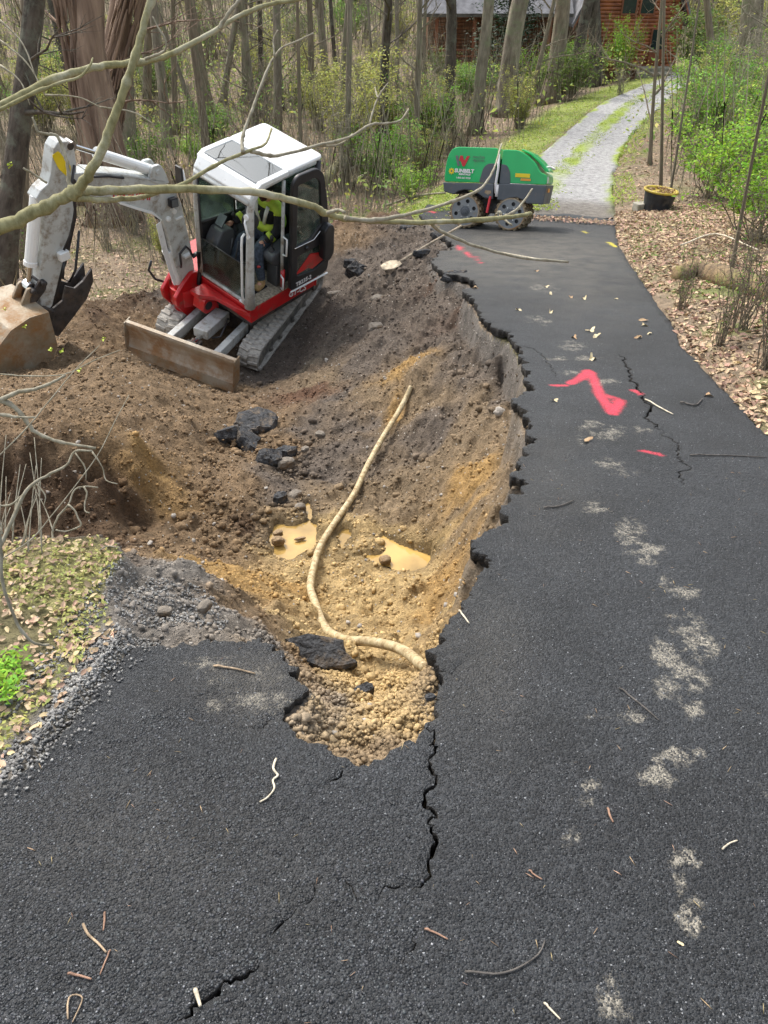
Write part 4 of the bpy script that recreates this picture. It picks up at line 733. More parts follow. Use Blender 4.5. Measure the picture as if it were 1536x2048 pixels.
g = G(); g.prism(rnd([(.295, 1.065), (.385, 1.08), (.385, 1.165), (.30, 1.155)], .012), BY1 + .081, BY1 + .088); g.obj('lamp_lens', 'lamp_glass', wl); g = G(); g.tube([(.34, BY1, 1.0), (.34, BY1 + .05, 1.02), (.34, BY1 + .055, 1.06)], .01, 6); g.obj('lamp_bracket', 'white_paint', wl)
g = G(); g.lathe([(0, .035), (.02, .035), (.03, .02)], (.40, BY1, .90), (0, 1, 0), 16); g.lathe([(0, .03), (.02, .03)], (.30, BY1, .96), (0, 1, 0), 12); g.obj('pin', 'white_paint', bo)
g = G(); g.box((.19, BY1, .84), (.29, BY1 + .02, .86), Matrix.Rotation(0, 3, 'Y')); g.obj('hose_clamp', 'white_paint', bo)
def cyl(name, a, b, r, rr, frac, y=-.615, par=None):
    a = Vector((a[0], y, a[1])); b = Vector((b[0], y, b[1])); c = a.lerp(b, frac)
    g = G(); g.tube([a, c], r, 14); g.lathe([(0, r * 1.12), (.05, r * 1.12)], c - (c - a).normalized() * .05, (c - a), 14); o = g.obj(name, 'white_paint', par or ex, bevel=.003)
    g = G(); g.tube([c, b], rr, 10); g.lathe([(-.05, rr * 1.9), (.05, rr * 1.9)], b, (0, 1, 0), 12); g.obj('piston_rod', 'chrome', o); return o
cyl('arm_cylinder', (.49, 1.50), (1.44, 2.09), .058, .026, .70)
cyl('boom_cylinder', (.22, -.46), (.50, .98), .062, .034, .62)
g = G(); g.prism([(.50, .90), (.57, .88), (.53, .55), (.46, .20), (.40, -.05), (.36, -.05), (.42, .25), (.46, .6)], -.545, -.535); g.obj('rod_guard', 'white_paint', ex)
# stick
stP = [(1.60, 2.20), (1.49, 2.17), (1.44, 2.09), (1.45, 1.92), (1.50, 1.72), (1.55, 1.56), (1.64, 1.33), (1.86, .92), (2.09, .50), (2.15, .46), (2.22, .54), (2.20, .74), (2.10, 1.03), (1.96, 1.36), (1.90, 1.58), (1.96, 1.68), (1.97, 1.74), (1.90, 1.80), (1.80, 1.84), (1.75, 1.93), (1.71, 2.04), (1.66, 2.15)]
g = G(); g.prism(stP, -.69, -.54); st = g.obj('stick', 'grey_paint', ex, bevel=.008)
g = G(); g.prism(rnd([(1.52, 1.93), (1.62, 2.12), (1.70, 2.10), (1.66, 1.95), (1.56, 1.80)], .02), -.539, -.536); g.obj('warning_sticker', 'yellow_print', st)
g = G(); g.lathe([(-.09, .045), (.09, .045)], (1.545, -.615, 1.76), (0, 1, 0), 16); g.lathe([(-.085, .035), (.085, .035)], (1.48, -.615, 2.12), (0, 1, 0), 14); g.obj('pin', 'dark_steel', st)
g = G(); g.box((1.78, -.54, 1.00), (1.90, -.47, 1.10)); g.obj('valve_block', 'white_paint', st, bevel=.01)
g = G(); g.prism([(1.50, 1.60), (1.585, 1.58), (1.90, .95), (2.06, .62), (2.0, .55), (1.75, .95), (1.55, 1.35)], -.66, -.57); g.obj('thumb_cylinder', 'black_plastic', ex, bevel=.01)
cyl('bucket_cylinder', (1.92, 1.72), (2.26, .80), .062, .03, .76)
rod([(1.50, -.50, 1.95), (1.60, -.46, 1.80), (1.62, -.46, 1.50), (1.72, -.49, 1.25), (1.83, -.49, 1.12)], .014, 'black_plastic', 'hydraulic_hose')
rod([(1.86, -.49, 1.0), (1.93, -.47, .82), (1.86, -.47, .74), (1.76, -.47, .85), (1.60, -.50, 1.25)], .014, 'black_plastic', 'hydraulic_hose')
rod([(.95, -.50, 1.62), (1.15, -.48, 1.72), (1.35, -.48, 1.78), (1.50, -.49, 1.70)], .014, 'black_plastic', 'hydraulic_hose')
rod([(.30, -.50, .20), (.34, -.44, .30), (.36, -.42, .46), (.26, -.42, .52), (.18, -.44, .42), (.14, -.47, .33), (.02, -.47, .25)], .016, 'black_plastic', 'hydraulic_hose')
rod([(.62, -.66, .35), (.66, -.68, .22), (.58, -.68, .05), (.48, -.66, -.02)], .016, 'black_plastic', 'hydraulic_hose'); rod([(.14, -.46, .30), (.05, -.44, .34), (.03, -.46, .05), (.10, -.42, -.12)], .03, 'black_plastic', 'hydraulic_hose')
g = G(); g.box((.12, -.53, .30), (.24, -.47, .335)); g.obj('hose_clamp', 'white_paint', ex, bevel=.006)
# linkage, thumb, bucket
for yy in (-.70, -.55):
    g = G(); g.prism(rnd([(2.10, .82), (2.16, .88), (2.33, .74), (2.36, .64), (2.30, .62), (2.12, .74)], .03), yy, yy + .03); g.obj('bucket_link', 'dark_steel', ex, bevel=.005)
    g = G(); g.prism(rnd([(2.27, .84), (2.33, .84), (2.44, .70), (2.42, .52), (2.34, .50), (2.33, .66)], .03), yy, yy + .03); g.obj('bucket_link', 'worn_steel', ex, bevel=.005)
g = G()
for c in ((2.28, .80), (2.14, .84), (2.40, .58), (2.17, .48), (2.25, .36)): g.lathe([(-.13, .032), (.13, .032), (.14, .02)], (c[0], -.615, c[1]), (0, 1, 0), 14)
g.obj('pin', 'dark_steel', ex, smooth=False)
g = G(); g.prism(rnd([(2.10, .46), (2.20, .56), (2.42, .64), (2.46, .55), (2.36, .40), (2.28, .28), (2.18, .34)], .03), -.76, -.47); g.obj('coupler', 'dark_steel', ex, bevel=.012)
thP = [(1.52, .72), (1.535, .56), (1.66, .38), (1.90, .22), (2.12, .08), (2.2, .16), (2.17, .34), (2.10, .46), (1.96, .50), (1.88, .66), (1.78, .58), (1.66, .62)]
for yy in (-.70, -.56): g = G(); g.prism(thP, yy, yy + .03); g.obj('thumb', 'dark_steel', ex, bevel=.005)
g = G(); g.prism([(1.56, .55), (1.66, .40), (2.1, .12), (2.12, .17), (1.70, .46), (1.60, .60)], -.68, -.55); g.obj('thumb', 'dark_steel', ex)
# bucket: shell of curved plate with two cheeks
bp_o = [(2.28, .66), (2.50, .70), (2.74, .66), (2.95, .52), (3.05, .30), (3.02, .08), (2.90, -.10), (2.70, -.20), (2.52, -.22)]
bp_i = [(2.54, -.19), (2.70, -.17), (2.88, -.07), (2.99, .09), (3.02, .29), (2.93, .49), (2.73, .63), (2.50, .67), (2.30, .63)]
g = G(); g.prism(bp_o + bp_i, -.92, -.31); bk = g.obj('bucket', 'worn_steel', ex)
for yy in (-.935, -.31): g = G(); g.prism([(2.28, .66), (2.50, .70), (2.74, .66), (2.95, .52), (3.05, .30), (3.02, .08), (2.90, -.10), (2.70, -.20), (2.52, -.22), (2.28, .20)], yy, yy + .022); g.obj('bucket_side', 'worn_steel', bk, bevel=.004)
for k in range(5): yy = -.90 + k * .14; g = G(); g.prism([(2.56, -.17), (2.56, -.23), (2.40, -.25)], yy, yy + .05); g.obj('bucket_tooth', 'dark_steel', bk)
# swing bracket
g = G(); g.prism(rnd([(.0, -.75), (.12, -.80), (.36, -.72), (.40, -.60), (.36, -.48), (.12, -.36), (.0, -.15)], .04), -.40, -.16, 2); g.lathe([(-.52, .13), (-.10, .13)], (.22, -.615, 0), (0, 0, 1), 20); g.obj('swing_bracket', 'red_paint', ex, bevel=.015)
for yy in (-.78, -.53): g = G(); g.prism(rnd([(.02, .02), (.16, .06), (.30, -.04), (.46, -.20), (.44, -.34), (.28, -.58), (.14, -.60), (.10, -.30)], .04), yy, yy + .06); g.obj('bracket_cheek', 'red_paint', ex, bevel=.012)
g = G(); g.prism([(.06, .49), (.12, .30), (.16, -.05), (.30, -.22), (.30, -.36), (.06, -.36)], -.13, -.07, 2); g.prism(rnd([(.05, -.10), (.26, -.14), (.30, -.30), (.24, -.36), (.05, -.34)], .03), -.34, -.14); g.obj('front_guard', 'red_paint', ex, bevel=.012)
g = G(); g.lathe([(0, .06), (.006, .06)], (.20, -.138, -.24), (0, 1, 0), 20); g.obj('guard_hole', 'black_plastic', ex)
g = G(); g.lathe([(-.14, .035), (.14, .035)], (.13, -.615, -.26), (0, 1, 0), 14); g.lathe([(-.14, .03), (.14, .03)], (.24, -.615, -.46), (0, 1, 0), 14); g.obj('pin', 'dark_steel', ex)
# ================================================================ OPERATOR
def skin(name, verts, edges, radii, m, parent, sub=2):
    me = bpy.data.meshes.new(name); me.from_pydata(verts, edges, []); o = link(name, me, parent, m)
    md = o.modifiers.new('skin', 'SKIN'); md.use_smooth_shade = True
    sv_ = me.skin_vertices[0].data
    for i, r in enumerate(radii): sv_[i].radius = (r, r) if not isinstance(r, tuple) else r
    sv_[0].use_root = True; s = o.modifiers.new('sub', 'SUBSURF'); s.levels = s.render_levels = sub; return o
op = thing('person', 'operator in hi-vis jacket, jeans and tan boots sitting in the excavator cab', 'person', mw=EX @ Matrix.Translation((0, -.02, 0)))
# body: pelvis, spine, neck, head, arms, legs as one skinned figure
bv = [(-.78, .02, .52), (-.80, .02, .66), (-.79, .02, .82), (-.76, .02, .92), (-.74, .02, .985), (-.72, .02, 1.06), (-.715, .02, 1.14),
      (-.77, .19, .88), (-.66, .27, .68), (-.50, .20, .57), (-.77, -.15, .88), (-.68, -.26, .68), (-.46, -.32, .60),
      (-.74, .10, .50), (-.38, .20, .52), (-.36, .25, .28), (-.36, .29, .09), (-.25, .31, .05), (-.74, -.06, .50), (-.38, -.10, .52), (-.28, -.10, .28), (-.24, -.10, .09), (-.14, -.10, .05)]
be_ = [(0, 1), (1, 2), (2, 3), (3, 4), (4, 5), (5, 6), (3, 7), (7, 8), (8, 9), (3, 10), (10, 11), (11, 12), (0, 13), (13, 14), (14, 15), (15, 16), (16, 17), (0, 18), (18, 19), (19, 20), (20, 21), (21, 22)]
br = [.13, .125, .13, .10, .05, .085, .085, .06, .046, .032, .06, .046, .032, .085, .06, .05, .038, .035, .085, .06, .05, .038, .035]
skin('body', bv, be_, br, 'skin', op)
skin('jacket', [bv[i] for i in (1, 2, 3, 7, 8, 9, 10, 11, 12, 0)], [(0, 1), (1, 2), (2, 3), (3, 4), (4, 5), (2, 6), (6, 7), (7, 8), (0, 9)], [.15, .152, .12, .078, .062, .05, .078, .062, .05, .15], 'black_cloth', op)
skin('hi_vis_shoulders', [(-.765, .02, .925), (-.77, .19, .895), (-.725, .235, .80), (-.77, -.15, .895), (-.73, -.20, .80)], [(0, 1), (1, 2), (0, 3), (3, 4)], [.105, .086, .076, .086, .076], 'hi_vis', op)
for s, (a, b) in ((0, ((-.60, .245, .645), (-.555, .225, .61))), (1, ((-.60, -.285, .655), (-.54, -.30, .63)))):
    g = G(); g.tube([a, b], .068, 14); g.obj('hi_vis_cuff', 'hi_vis', op, smooth=True)
g = G(); g.lathe([(-.045, .20), (.045, .20)], (-.79, .02, .66), (.1, 0, 1), 20); sv_o = g.obj('hi_vis_band', 'hi_vis', op, smooth=True); sv_o.scale = (1, 1, 1)
g = G(); g.tube([(-.64, .12, .95), (-.615, .10, .84), (-.63, .06, .70)], .028, 8, squash=.5); g.tube([(-.64, -.08, .95), (-.615, -.06, .84), (-.63, -.02, .70)], .028, 8, squash=.5); g.obj('reflective_strip', 'reflective', op, smooth=True)
skin('jeans', [bv[i] for i in (0, 13, 14, 15, 16, 18, 19, 20, 21)], [(0, 1), (1, 2), (2, 3), (3, 4), (0, 5), (5, 6), (6, 7), (7, 8)], [.14, .098, .075, .064, .058, .098, .075, .064, .058], 'denim', op)
for i, j in ((16, 17), (21, 22)):
    a = Vector(bv[i]); b = Vector(bv[j]); skin('boot', [a + Vector((0, 0, .06)), a + Vector((.0, 0, -.035)), b + Vector((.03, 0, -.01))], [(0, 1), (1, 2)], [.058, .06, .048], 'tan_leather', op)
    g = G(); g.box((a.x - .06, a.y - .05, .004), (b.x + .08, a.y + .05, .022)); g.obj('boot_sole', 'black_cloth', op, bevel=.008)
g = G(); g.lathe([(-.0, .098), (.05, .096), (.085, .075), (.105, .03), (.108, .002)], (-.725, .02, 1.145), (.15, 0, 1), 20); g.prism([(-.64, .02), (-.52, .05), (-.50, .02)][::1], -.0, .0) if False else None
g.add([(-.66, -.06, 1.155), (-.66, .10, 1.155), (-.53, .075, 1.115), (-.53, -.035, 1.115), (-.66, -.06, 1.165), (-.66, .10, 1.165), (-.53, .075, 1.122), (-.53, -.035, 1.122)], [(3, 2, 1, 0), (4, 5, 6, 7), (0, 1, 5, 4), (1, 2, 6, 5), (2, 3, 7, 6), (3, 0, 4, 7)]); g.obj('cap', 'black_cloth', op, smooth=True)
g = G(); g.lathe([(-.05, .02), (-.03, .045), (.0, .05), (.03, .04)], (-.655, .02, 1.03), (1, 0, -.2), 12); g.obj('beard', 'maroon_cloth', op, smooth=True)
g = G(); g.tube([(-.628, .02, 1.10), (-.612, .02, 1.075), (-.63, .02, 1.06)], [.008, .014, .008], 8); g.obj('nose', 'skin', op, smooth=True)
for s in (-.03, .03): g = G(); g.lathe([(-.004, .009), (.004, .009)], (-.636, .02 + s, 1.108), (1, 0, 0), 10); g.obj('eye', 'black_cloth', op)
for s in (-.075, .075): g = G(); g.lathe([(-.008, .022), (.008, .026)], (-.72, .02 + s * 1.15, 1.09), (0, 1, 0), 12); g.obj('ear', 'skin', op, smooth=True)
def hand(c, fwd, up, side):
    c = Vector(c); f = Vector(fwd).normalized(); u = Vector(up).normalized(); s = f.cross(u).normalized() * side
    V = [c, c + f * .045, c + f * .075]; E_ = [(0, 1), (1, 2)]; R_ = [(.024, .030), (.022, .038), (.016, .038)]
    skin('hand', V, E_, [.028, .036, .030], 'skin', op, 1)
    for k in range(4):
        o_ = (k - 1.5) * .020; L_ = (.026, .030, .029, .022)[k]; a = c + f * .07 + s * o_
        skin('finger', [a, a + f * L_ + u * -.004, a + f * (L_ * 1.6) - u * .018, a + f * (L_ * 1.8) - u * .036], [(0, 1), (1, 2), (2, 3)], [.0095, .009, .0085, .0075], 'skin', op, 1)
    a = c + f * .02 + s * -.03; skin('thumb', [a, a + f * .02 - s * .018 - u * .01, a + f * .045 - s * .012 - u * .022], [(0, 1), (1, 2)], [.011, .010, .009], 'skin', op, 1)
hand((-.49, .20, .575), (.9, -.15, -.3), (.3, 0, .9), 1); hand((-.455, -.32, .61), (.9, .1, .0), (0, 0, 1), -1)
# ================================================================ TRENCH ROLLER
M['green_paint'] = mat('green_paint', (.0, .42, .10), rough=.3, var=.05, scale=3, coat=.4, dirt=(.10, .26, .10), dirt_amt=.06)
M['charcoal_paint'] = mat('charcoal_paint', (.085, .095, .105), rough=.5, var=.08, scale=4, dirt=(.17, .14, .11), dirt_amt=.18, dirt_scale=6)
M['drum_grey'] = mat('drum_grey', (.20, .21, .21), rough=.55, var=.1, scale=5, dirt=(.26, .20, .13), dirt_amt=.12, dirt_scale=8)
M['mud_drum'] = mat('mud_drum', (.24, .16, .085), col2=(.12, .085, .05), rough=.85, scale=9, bump=1., bscale=28, dirt=(.36, .29, .18), dirt_amt=.5, dirt_scale=9)
RM = Matrix(((0.94089, 0.33506, 0.04966, 1.835), (-0.33784, 0.91775, 0.20879, 13.888), (0.02438, -0.21323, 0.9767, -2.302), (0, 0, 0, 1)))
RM = Matrix.Translation(CAM) @ Matrix.Scale(.925, 4) @ Matrix.Translation(-CAM) @ RM if False else Matrix.Translation(Vector(CAM)) @ Matrix.Scale(.925, 4) @ Matrix.Translation(-Vector(CAM)) @ RM
ro = thing('trench_roller', 'green and charcoal trench roller with muddy padfoot drums parked across the far asphalt', 'roller', mw=RM)
gl = [(-.88, .74), (-.87, 1.0), (-.84, 1.15), (-.79, 1.25), (-.70, 1.30), (.02, 1.31), (.02, .76)]
g = G(); g.prism(rnd(gl, .05), .03, .78); hL = g.obj('hood', 'green_paint', ro, bevel=.04)
gr_ = [(.11, .77), (.11, 1.29), (.37, 1.29), (.53, 1.22), (.69, 1.10), (.78, .97), (.90, .93), (.92, .78)]
g = G(); g.prism(rnd(gr_, .05), .03, .78); hR = g.obj('hood', 'green_paint', ro, bevel=.04)
g = G(); g.prism([(.40, 1.295), (.57, 1.225), (.72, 1.115), (.84, .99), (.92, .97), (.90, 1.01), (.76, 1.14), (.60, 1.25), (.42, 1.315)], .14, .66); g.obj('hood_lid', 'green_paint', hR, bevel=.015)
g = G(); g.tube([(.80, .30, 1.05), (.90, .32, 1.06), (.95, .4, 1.03), (.95, .5, 1.03), (.88, .58, 1.06)], .018, 7); g.obj('tow_strap', 'white_print', ro, smooth=True)
for P_ in ([(-.25, .752), (-.20, .98), (-.15, 1.04), (-.10, 1.065), (.02, 1.07), (.03, .752)], [(.11, .762), (.11, 1.07), (.21, 1.05), (.27, .96), (.30, .762)]):
    g = G(); g.prism(rnd(P_, .03), .016, .035); g.obj('service_panel', 'charcoal_paint', ro, bevel=.004)
g = G(); g.prism([(-.89, .73), (.02, .75), (.02, .50), (-.14, .52), (-.22, .57), (-.34, .62), (-.48, .63), (-.60, .60), (-.68, .54), (-.86, .58)], .0, .80); g.obj('chassis', 'charcoal_paint', ro, bevel=.015)
g = G(); g.prism([(.10, .76), (.93, .775), (.90, .47), (.62, .47), (.55, .52), (.44, .555), (.32, .54), (.22, .49), (.10, .50)], .0, .80); g.obj('chassis', 'charcoal_paint', ro, bevel=.015)
g = G(); g.box((-.66, .28, .2), (-.24, .52, .60)); g.box((.16, .28, .2), (.56, .52, .60)); g.box((-.24, .30, .26), (.2, .5, .50)); g.obj('frame', 'dark_steel', ro, bevel=.01)
g = G(); g.lathe([(0, .06), (.70, .06)], (.065, .40, .45), (0, 0, 1), 14); g.box((.0, .2, .32), (.13, .6, .42)); g.obj('articulation_joint', 'black_plastic', ro)
g = G(); g.tube([(-.02, .0, .55), (-.05, -.02, .28)], .022, 8); g.obj('lock_bar', 'red_print', ro); 
for yy in (.02,): g = G(); g.tube([(.05, yy, 1.22), (.07, yy - .02, 1.0), (.05, yy - .01, .75), (.06, yy, .60)], .022, 8); g.tube([(.085, yy, .74), (.085, yy, .55)], .03, 8); g.obj('hose_sleeve', 'white_print', ro, smooth=True)
pad_me = G(); pad_me.prism([(-.035, -.004), (.035, -.004), (.022, .028), (-.022, .028)], -.045, .045, 1); pm = bpy.data.meshes.new('drum_pad'); pm.from_pydata(pad_me.v, [], pad_me.f); pm.materials.append(M['mud_drum'])
for cx_ in (-.45, .36):
    for y0, y1 in ((.0, .36), (.44, .80)):
        cz = .285; g = G(); g.lathe([(y0 + .0, .245), (y0, .262), (y1, .262), (y1, .245), (y0 + .05, .235), (y0 + .012, .24)], (cx_, 0, cz), (0, 1, 0), 40); g.f = [f for f in g.f if len(f) == 4]; dm_ = g.obj('drum', 'mud_drum', ro)
        if y0 == 0:
            rim = G(); rim.lathe([(-.004, .235), (-.006, .25), (.01, .255)], (cx_, 0, cz), (0, 1, 0), 40)
            disc = [(.245 * math.cos(a), .235 * math.sin(a)) for a in np.linspace(0, 2 * math.pi, 40, endpoint=False)]; hl = [[(q * .165 * 1 + .034 * math.cos(a), 0) for a in ()] for q in ()]
            hs_ = []
            for k in range(6): a0 = k * math.pi / 3 + .3; hs_.append([(.165 * math.cos(a0) + .034 * math.cos(a), .165 * math.sin(a0) + .034 * math.sin(a)) for a in np.linspace(0, 2 * math.pi, 12, endpoint=False)])
            o = plate('drum_disc', [disc] + hs_, Matrix.Translation((cx_, .004, cz)) @ XZ(0), 'drum_grey', ro, .004)
            rim.f = [f for f in rim.f if len(f) == 4]; rim.obj('drum_rim', 'worn_steel', ro); g = G(); g.lathe([(.05, .24), (.06, .24)], (cx_, 0, cz), (0, 1, 0), 30); g.obj('drum_inner', 'black_plastic', ro)
            g = G(); g.lathe([(.0, .085), (-.012, .08), (-.016, .05), (-.03, .045), (-.032, .02)], (cx_, .0, cz), (0, 1, 0), 24); g.obj('hub', 'charcoal_paint', ro)
            for k in range(6):
                a0 = k * math.pi / 3; g = G(); g.lathe([(0, .010), (-.012, .010)], (cx_ + .11 * math.cos(a0), 0, cz + .11 * math.sin(a0)), (0, 1, 0), 6); g.obj('bolt', 'chrome', ro)
        for k in range(18):
            for h in range(3):
                a = (k + .5 * (h % 2)) * math.pi / 9; o = bpy.data.objects.new('drum_pad', pm); COL.objects.link(o); o.parent = dm_
                o.matrix_local = Matrix.Translation((cx_, y0 + .06 + h * .12, cz)) @ Matrix.Rotation(a, 4, 'Y') @ Matrix.Translation((0, 0, .258)) @ Matrix.Rotation(.25 * (1 if h % 2 else -1), 4, 'Z')
# graphics
FR = lambda x, z, y=.012: frame3((x, y, z), (1, 0, 0), (0, 0, 1))
LG = [(-.70, 1.165), (-.655, 1.165), (-.625, 1.045), (-.61, 1.045), (-.60, 1.08), (-.60, 1.06), (-.625, 1.0), (-.655, 1.0)]
g = G(); g.prism([(-.705, 1.165), (-.66, 1.165), (-.615, 1.005), (-.655, 1.0)], .017, .022); g.obj('logo', 'grey_print', ro)
g = G(); g.prism([(-.635, 1.165), (-.59, 1.165), (-.555, 1.105), (-.535, 1.095), (-.515, 1.12), (-.495, 1.165), (-.45, 1.165), (-.52, 1.0), (-.555, 1.0), (-.59, 1.06), (-.625, 1.11), (-.645, 1.13)][::1], .017, .022) if False else g.prism([(-.62, 1.165), (-.575, 1.165), (-.55, 1.10), (-.53, 1.10), (-.50, 1.165), (-.45, 1.165), (-.53, 1.0), (-.565, 1.0), (-.60, 1.075), (-.635, 1.09)], .017, .022); g.obj('logo', 'red_print', ro)
text('WACKER', .05, FR(-.29, 1.15, .018), 'grey_print', ro, .001).name = 'lettering'; text('NEUSON', .05, FR(-.29, 1.10, .018), 'grey_print', ro, .001).name = 'lettering'
sunp = []
for k in range(24): a = k * math.pi / 12; r_ = .055 if k % 3 == 0 else (.048 if k % 3 == 1 else .036); sunp.append((r_ * math.cos(a), r_ * math.sin(a)))
plate('sun_emblem', [sunp, [(.016 * math.cos(a), .016 * math.sin(a)) for a in np.linspace(0, 6.28, 12, endpoint=False)]], FR(-.755, .915, .020), 'yellow_print', ro, .001)
g = G(); g.lathe([(0, .013), (.002, .013)], (-.755, .017, .915), (0, 1, 0), 12); g.obj('sun_emblem', 'grey_print', ro)
text('SUNBELT', .082, FR(-.525, .925, .018), 'white_print', ro, .001, bold=.004, sx=1.02).name = 'lettering'; text('RENTALS', .036, FR(-.515, .872, .018), 'white_print', ro, .001, bold=.002, sx=1.4).name = 'lettering'
text('1-800-667-9328', .040, FR(-.535, .815, .018), 'white_print', ro, .001, bold=.001).name = 'lettering'
g = G(); g.box((.37, .015, .875), (.62, .02, .935)); g.obj('warning_sticker', 'yellow_print', ro); g = G(); g.box((.47, .015, .825), (.64, .02, .86)); g.obj('warning_sticker', 'orange_print', ro)
g = G(); g.box((.905, .10, .80), (.915, .20, .90)); g.obj('sticker', 'white_print', ro); g = G(); g.prism([(.18, .66), (.36, .66), (.36, .72), (.18, .72)], .925, .935, 0); g.obj('reflector', 'orange_print', ro)
g = G(); g.prism([(-.13, .60), (-.07, .57), (-.01, .60), (-.02, .64), (-.12, .64)], -.004, .003); g.obj('lifting_eye', 'worn_steel', ro)
# ================================================================ LOOSE GROUND: clods, stones, chips
def blob(seed, flat=1., n=1, amp=.28):
    r = np.random.default_rng(seed); bm = bmesh.new(); bmesh.ops.create_icosphere(bm, subdivisions=n, radius=1)
    V = np.array([v.co[:] for v in bm.verts]); F = [[v.index for v in f.verts] for f in bm.faces]; bm.free()
    V = V * (1 + r.uniform(-amp, amp, (len(V), 1))) * np.array([1, r.uniform(.7, 1), flat]); return V, F
ICO = [blob(s, .75, 1, .42) for s in range(6)]; ICO1 = [blob(40 + s, .7, 2, .25) for s in range(8)]
def stuff(name, tv, tf, pos, rot, scl, m, cols=None, attr='soil', smooth=False):
    me = scatter_mesh(name, tv, tf, pos, rot, scl)
    if cols is not None:
        k = len(tv[0]); at = me.color_attributes.new(attr, 'FLOAT_COLOR', 'POINT'); c = np.ones((len(pos) * k, 4), np.float32); c[:, :3] = np.repeat(cols, k, 0); at.data.foreach_set('color', c.ravel())
    o = link(name, me, None, m, smooth=smooth); o['kind'] = 'stuff'; return o
def clod_mat():
    m, t, b = new_mat('clods'); N = t.nodes; L = t.links; a = N.new('ShaderNodeVertexColor'); a.layer_name = 'soil'; tc = N.new('ShaderNodeTexCoord')
    n = N.new('ShaderNodeTexNoise'); n.inputs['Scale'].default_value = 60; n.inputs['Detail'].default_value = 5; L.new(tc.outputs['Object'], n.inputs[0]); mr = N.new('ShaderNodeMapRange'); mr.inputs[1].default_value = .3; mr.inputs[2].default_value = .7; mr.inputs[3].default_value = .65; mr.inputs[4].default_value = 1.35; L.new(n.outputs[0], mr.inputs[0])
    hs = N.new('ShaderNodeHueSaturation'); L.new(a.outputs[0], hs.inputs['Color']); L.new(mr.outputs[0], hs.inputs['Value']); L.new(hs.outputs[0], b.inputs['Base Color']); b.inputs['Roughness'].default_value = .9; b.inputs['Specular IOR Level'].default_value = .25
    bp = N.new('ShaderNodeBump'); bp.inputs['Strength'].default_value = .7; bp.inputs['Distance'].default_value = .008; L.new(n.outputs[0], bp.inputs['Height']); L.new(bp.outputs[0], b.inputs['Normal']); return m
M['clods'] = clod_mat()
def dig_samples(n, x0=-6, x1=1.2, y0=1.2, y1=14, inset=.02, power=1.6):
    y = y0 + (y1 - y0) * RNG.random(n) ** power; x = RNG.uniform(x0, x1, n); ok = poly_in(x, y, DIG); x = x[ok]; y = y[ok]; ok = line_dist(x, y, RIM_C) > inset
    for P in PUDW: ok &= ~poly_in(x, y, P)
    return x[ok], y[ok]
def clods(n, smin, smax, templ, seedn, name, thr=None, power=1.6):
    x, y = dig_samples(n, power=power)
    if thr is not None: f = fbm(x * 1.1, y * 1.1, 3, seedn); ok = f + RNG.uniform(-.25, .25, len(x)) > thr; x = x[ok]; y = y[ok]
    s = smin * (smax / smin) ** (RNG.random(len(x)) ** 3); z = surf(x, y) + s * .15; c = soil_col(x, y) * RNG.uniform(.75, 1.35, (len(x), 1))
    pale = RNG.random(len(x)) < .03; c[pale] = np.array([.34, .31, .27]) * RNG.uniform(.7, 1.2, (pale.sum(), 1))
    stuff(name, [t[0] for t in templ], templ[0][1], np.column_stack([x, y, z]), rand_rot(len(x), .6), s, 'clods', c, smooth=False)
clods(85000, .005, .022, ICO, 401, 'soil_crumbs', -.5, 1.7); clods(8000, .012, .050, ICO1, 411, 'soil_clods', .15, 1.5)
# crumbs of the clay in the near notch
x = RNG.uniform(-.55, .25, 16000); y = RNG.uniform(1.35, 2.5, 16000); ok = poly_in(x, y, DIG); x = x[ok]; y = y[ok]; ok = line_dist(x, y, RIM_C) > .015; x = x[ok]; y = y[ok]; s = .003 * (4.5 ** (RNG.random(len(x)) ** 1.8))
stuff('clay_crumbs', [t[0] for t in ICO], ICO[0][1], np.column_stack([x, y, surf(x, y) + s * .3]), rand_rot(len(x), .6), s, 'clods', soil_col(x, y) * RNG.uniform(.85, 1.35, (len(x), 1)))
# rubble on the left flank of the hole (dark clods) and the gravel ledge
P = np.array([hit(u, v) for u, v in [(RNG.uniform(400, 640), RNG.uniform(880, 1110)) for _ in range(420)]]); okp = np.ones(len(P), bool)
for Q_ in PUDW: okp &= ~poly_in(P[:, 0], P[:, 1], Q_) & (line_dist(P[:, 0], P[:, 1], Q_ + Q_[:1]) > .03)
P = P[okp]; s = .010 * 3.6 ** (RNG.random(len(P)) ** 1.5)
stuff('earth_rubble', [t[0] for t in ICO1], ICO1[0][1], P + np.array([0, 0, .01]), rand_rot(len(P), .8), s, 'clods', soil_col(P[:, 0], P[:, 1]) * RNG.uniform(.6, 1.2, (len(P), 1)))
M['gravel'] = mat('gravel', (.24, .235, .22), rough=.85, var=.2, island=.45, bump=.3)
def chipt(seed):
    r = np.random.default_rng(seed); V = np.array([(1, 0, 0), (0, 1, 0), (-1, 0, 0), (0, -1, 0), (0, 0, .45), (0, 0, -.4)]) + r.uniform(-.25, .25, (6, 3)); return V
OCT = [(0, 1, 4), (1, 2, 4), (2, 3, 4), (3, 0, 4), (1, 0, 5), (2, 1, 5), (3, 2, 5), (0, 3, 5)]
CH = [chipt(s) for s in range(6)]
gpoly = [tuple(at_z(u, v, -.5)[:2]) for u, v in ((205, 1190), (250, 1145), (330, 1142), (420, 1146), (436, 1190), (450, 1215), (438, 1258), (340, 1270), (250, 1280), (235, 1240), (215, 1300), (60, 1520), (-20, 1570), (60, 1450), (160, 1290))]
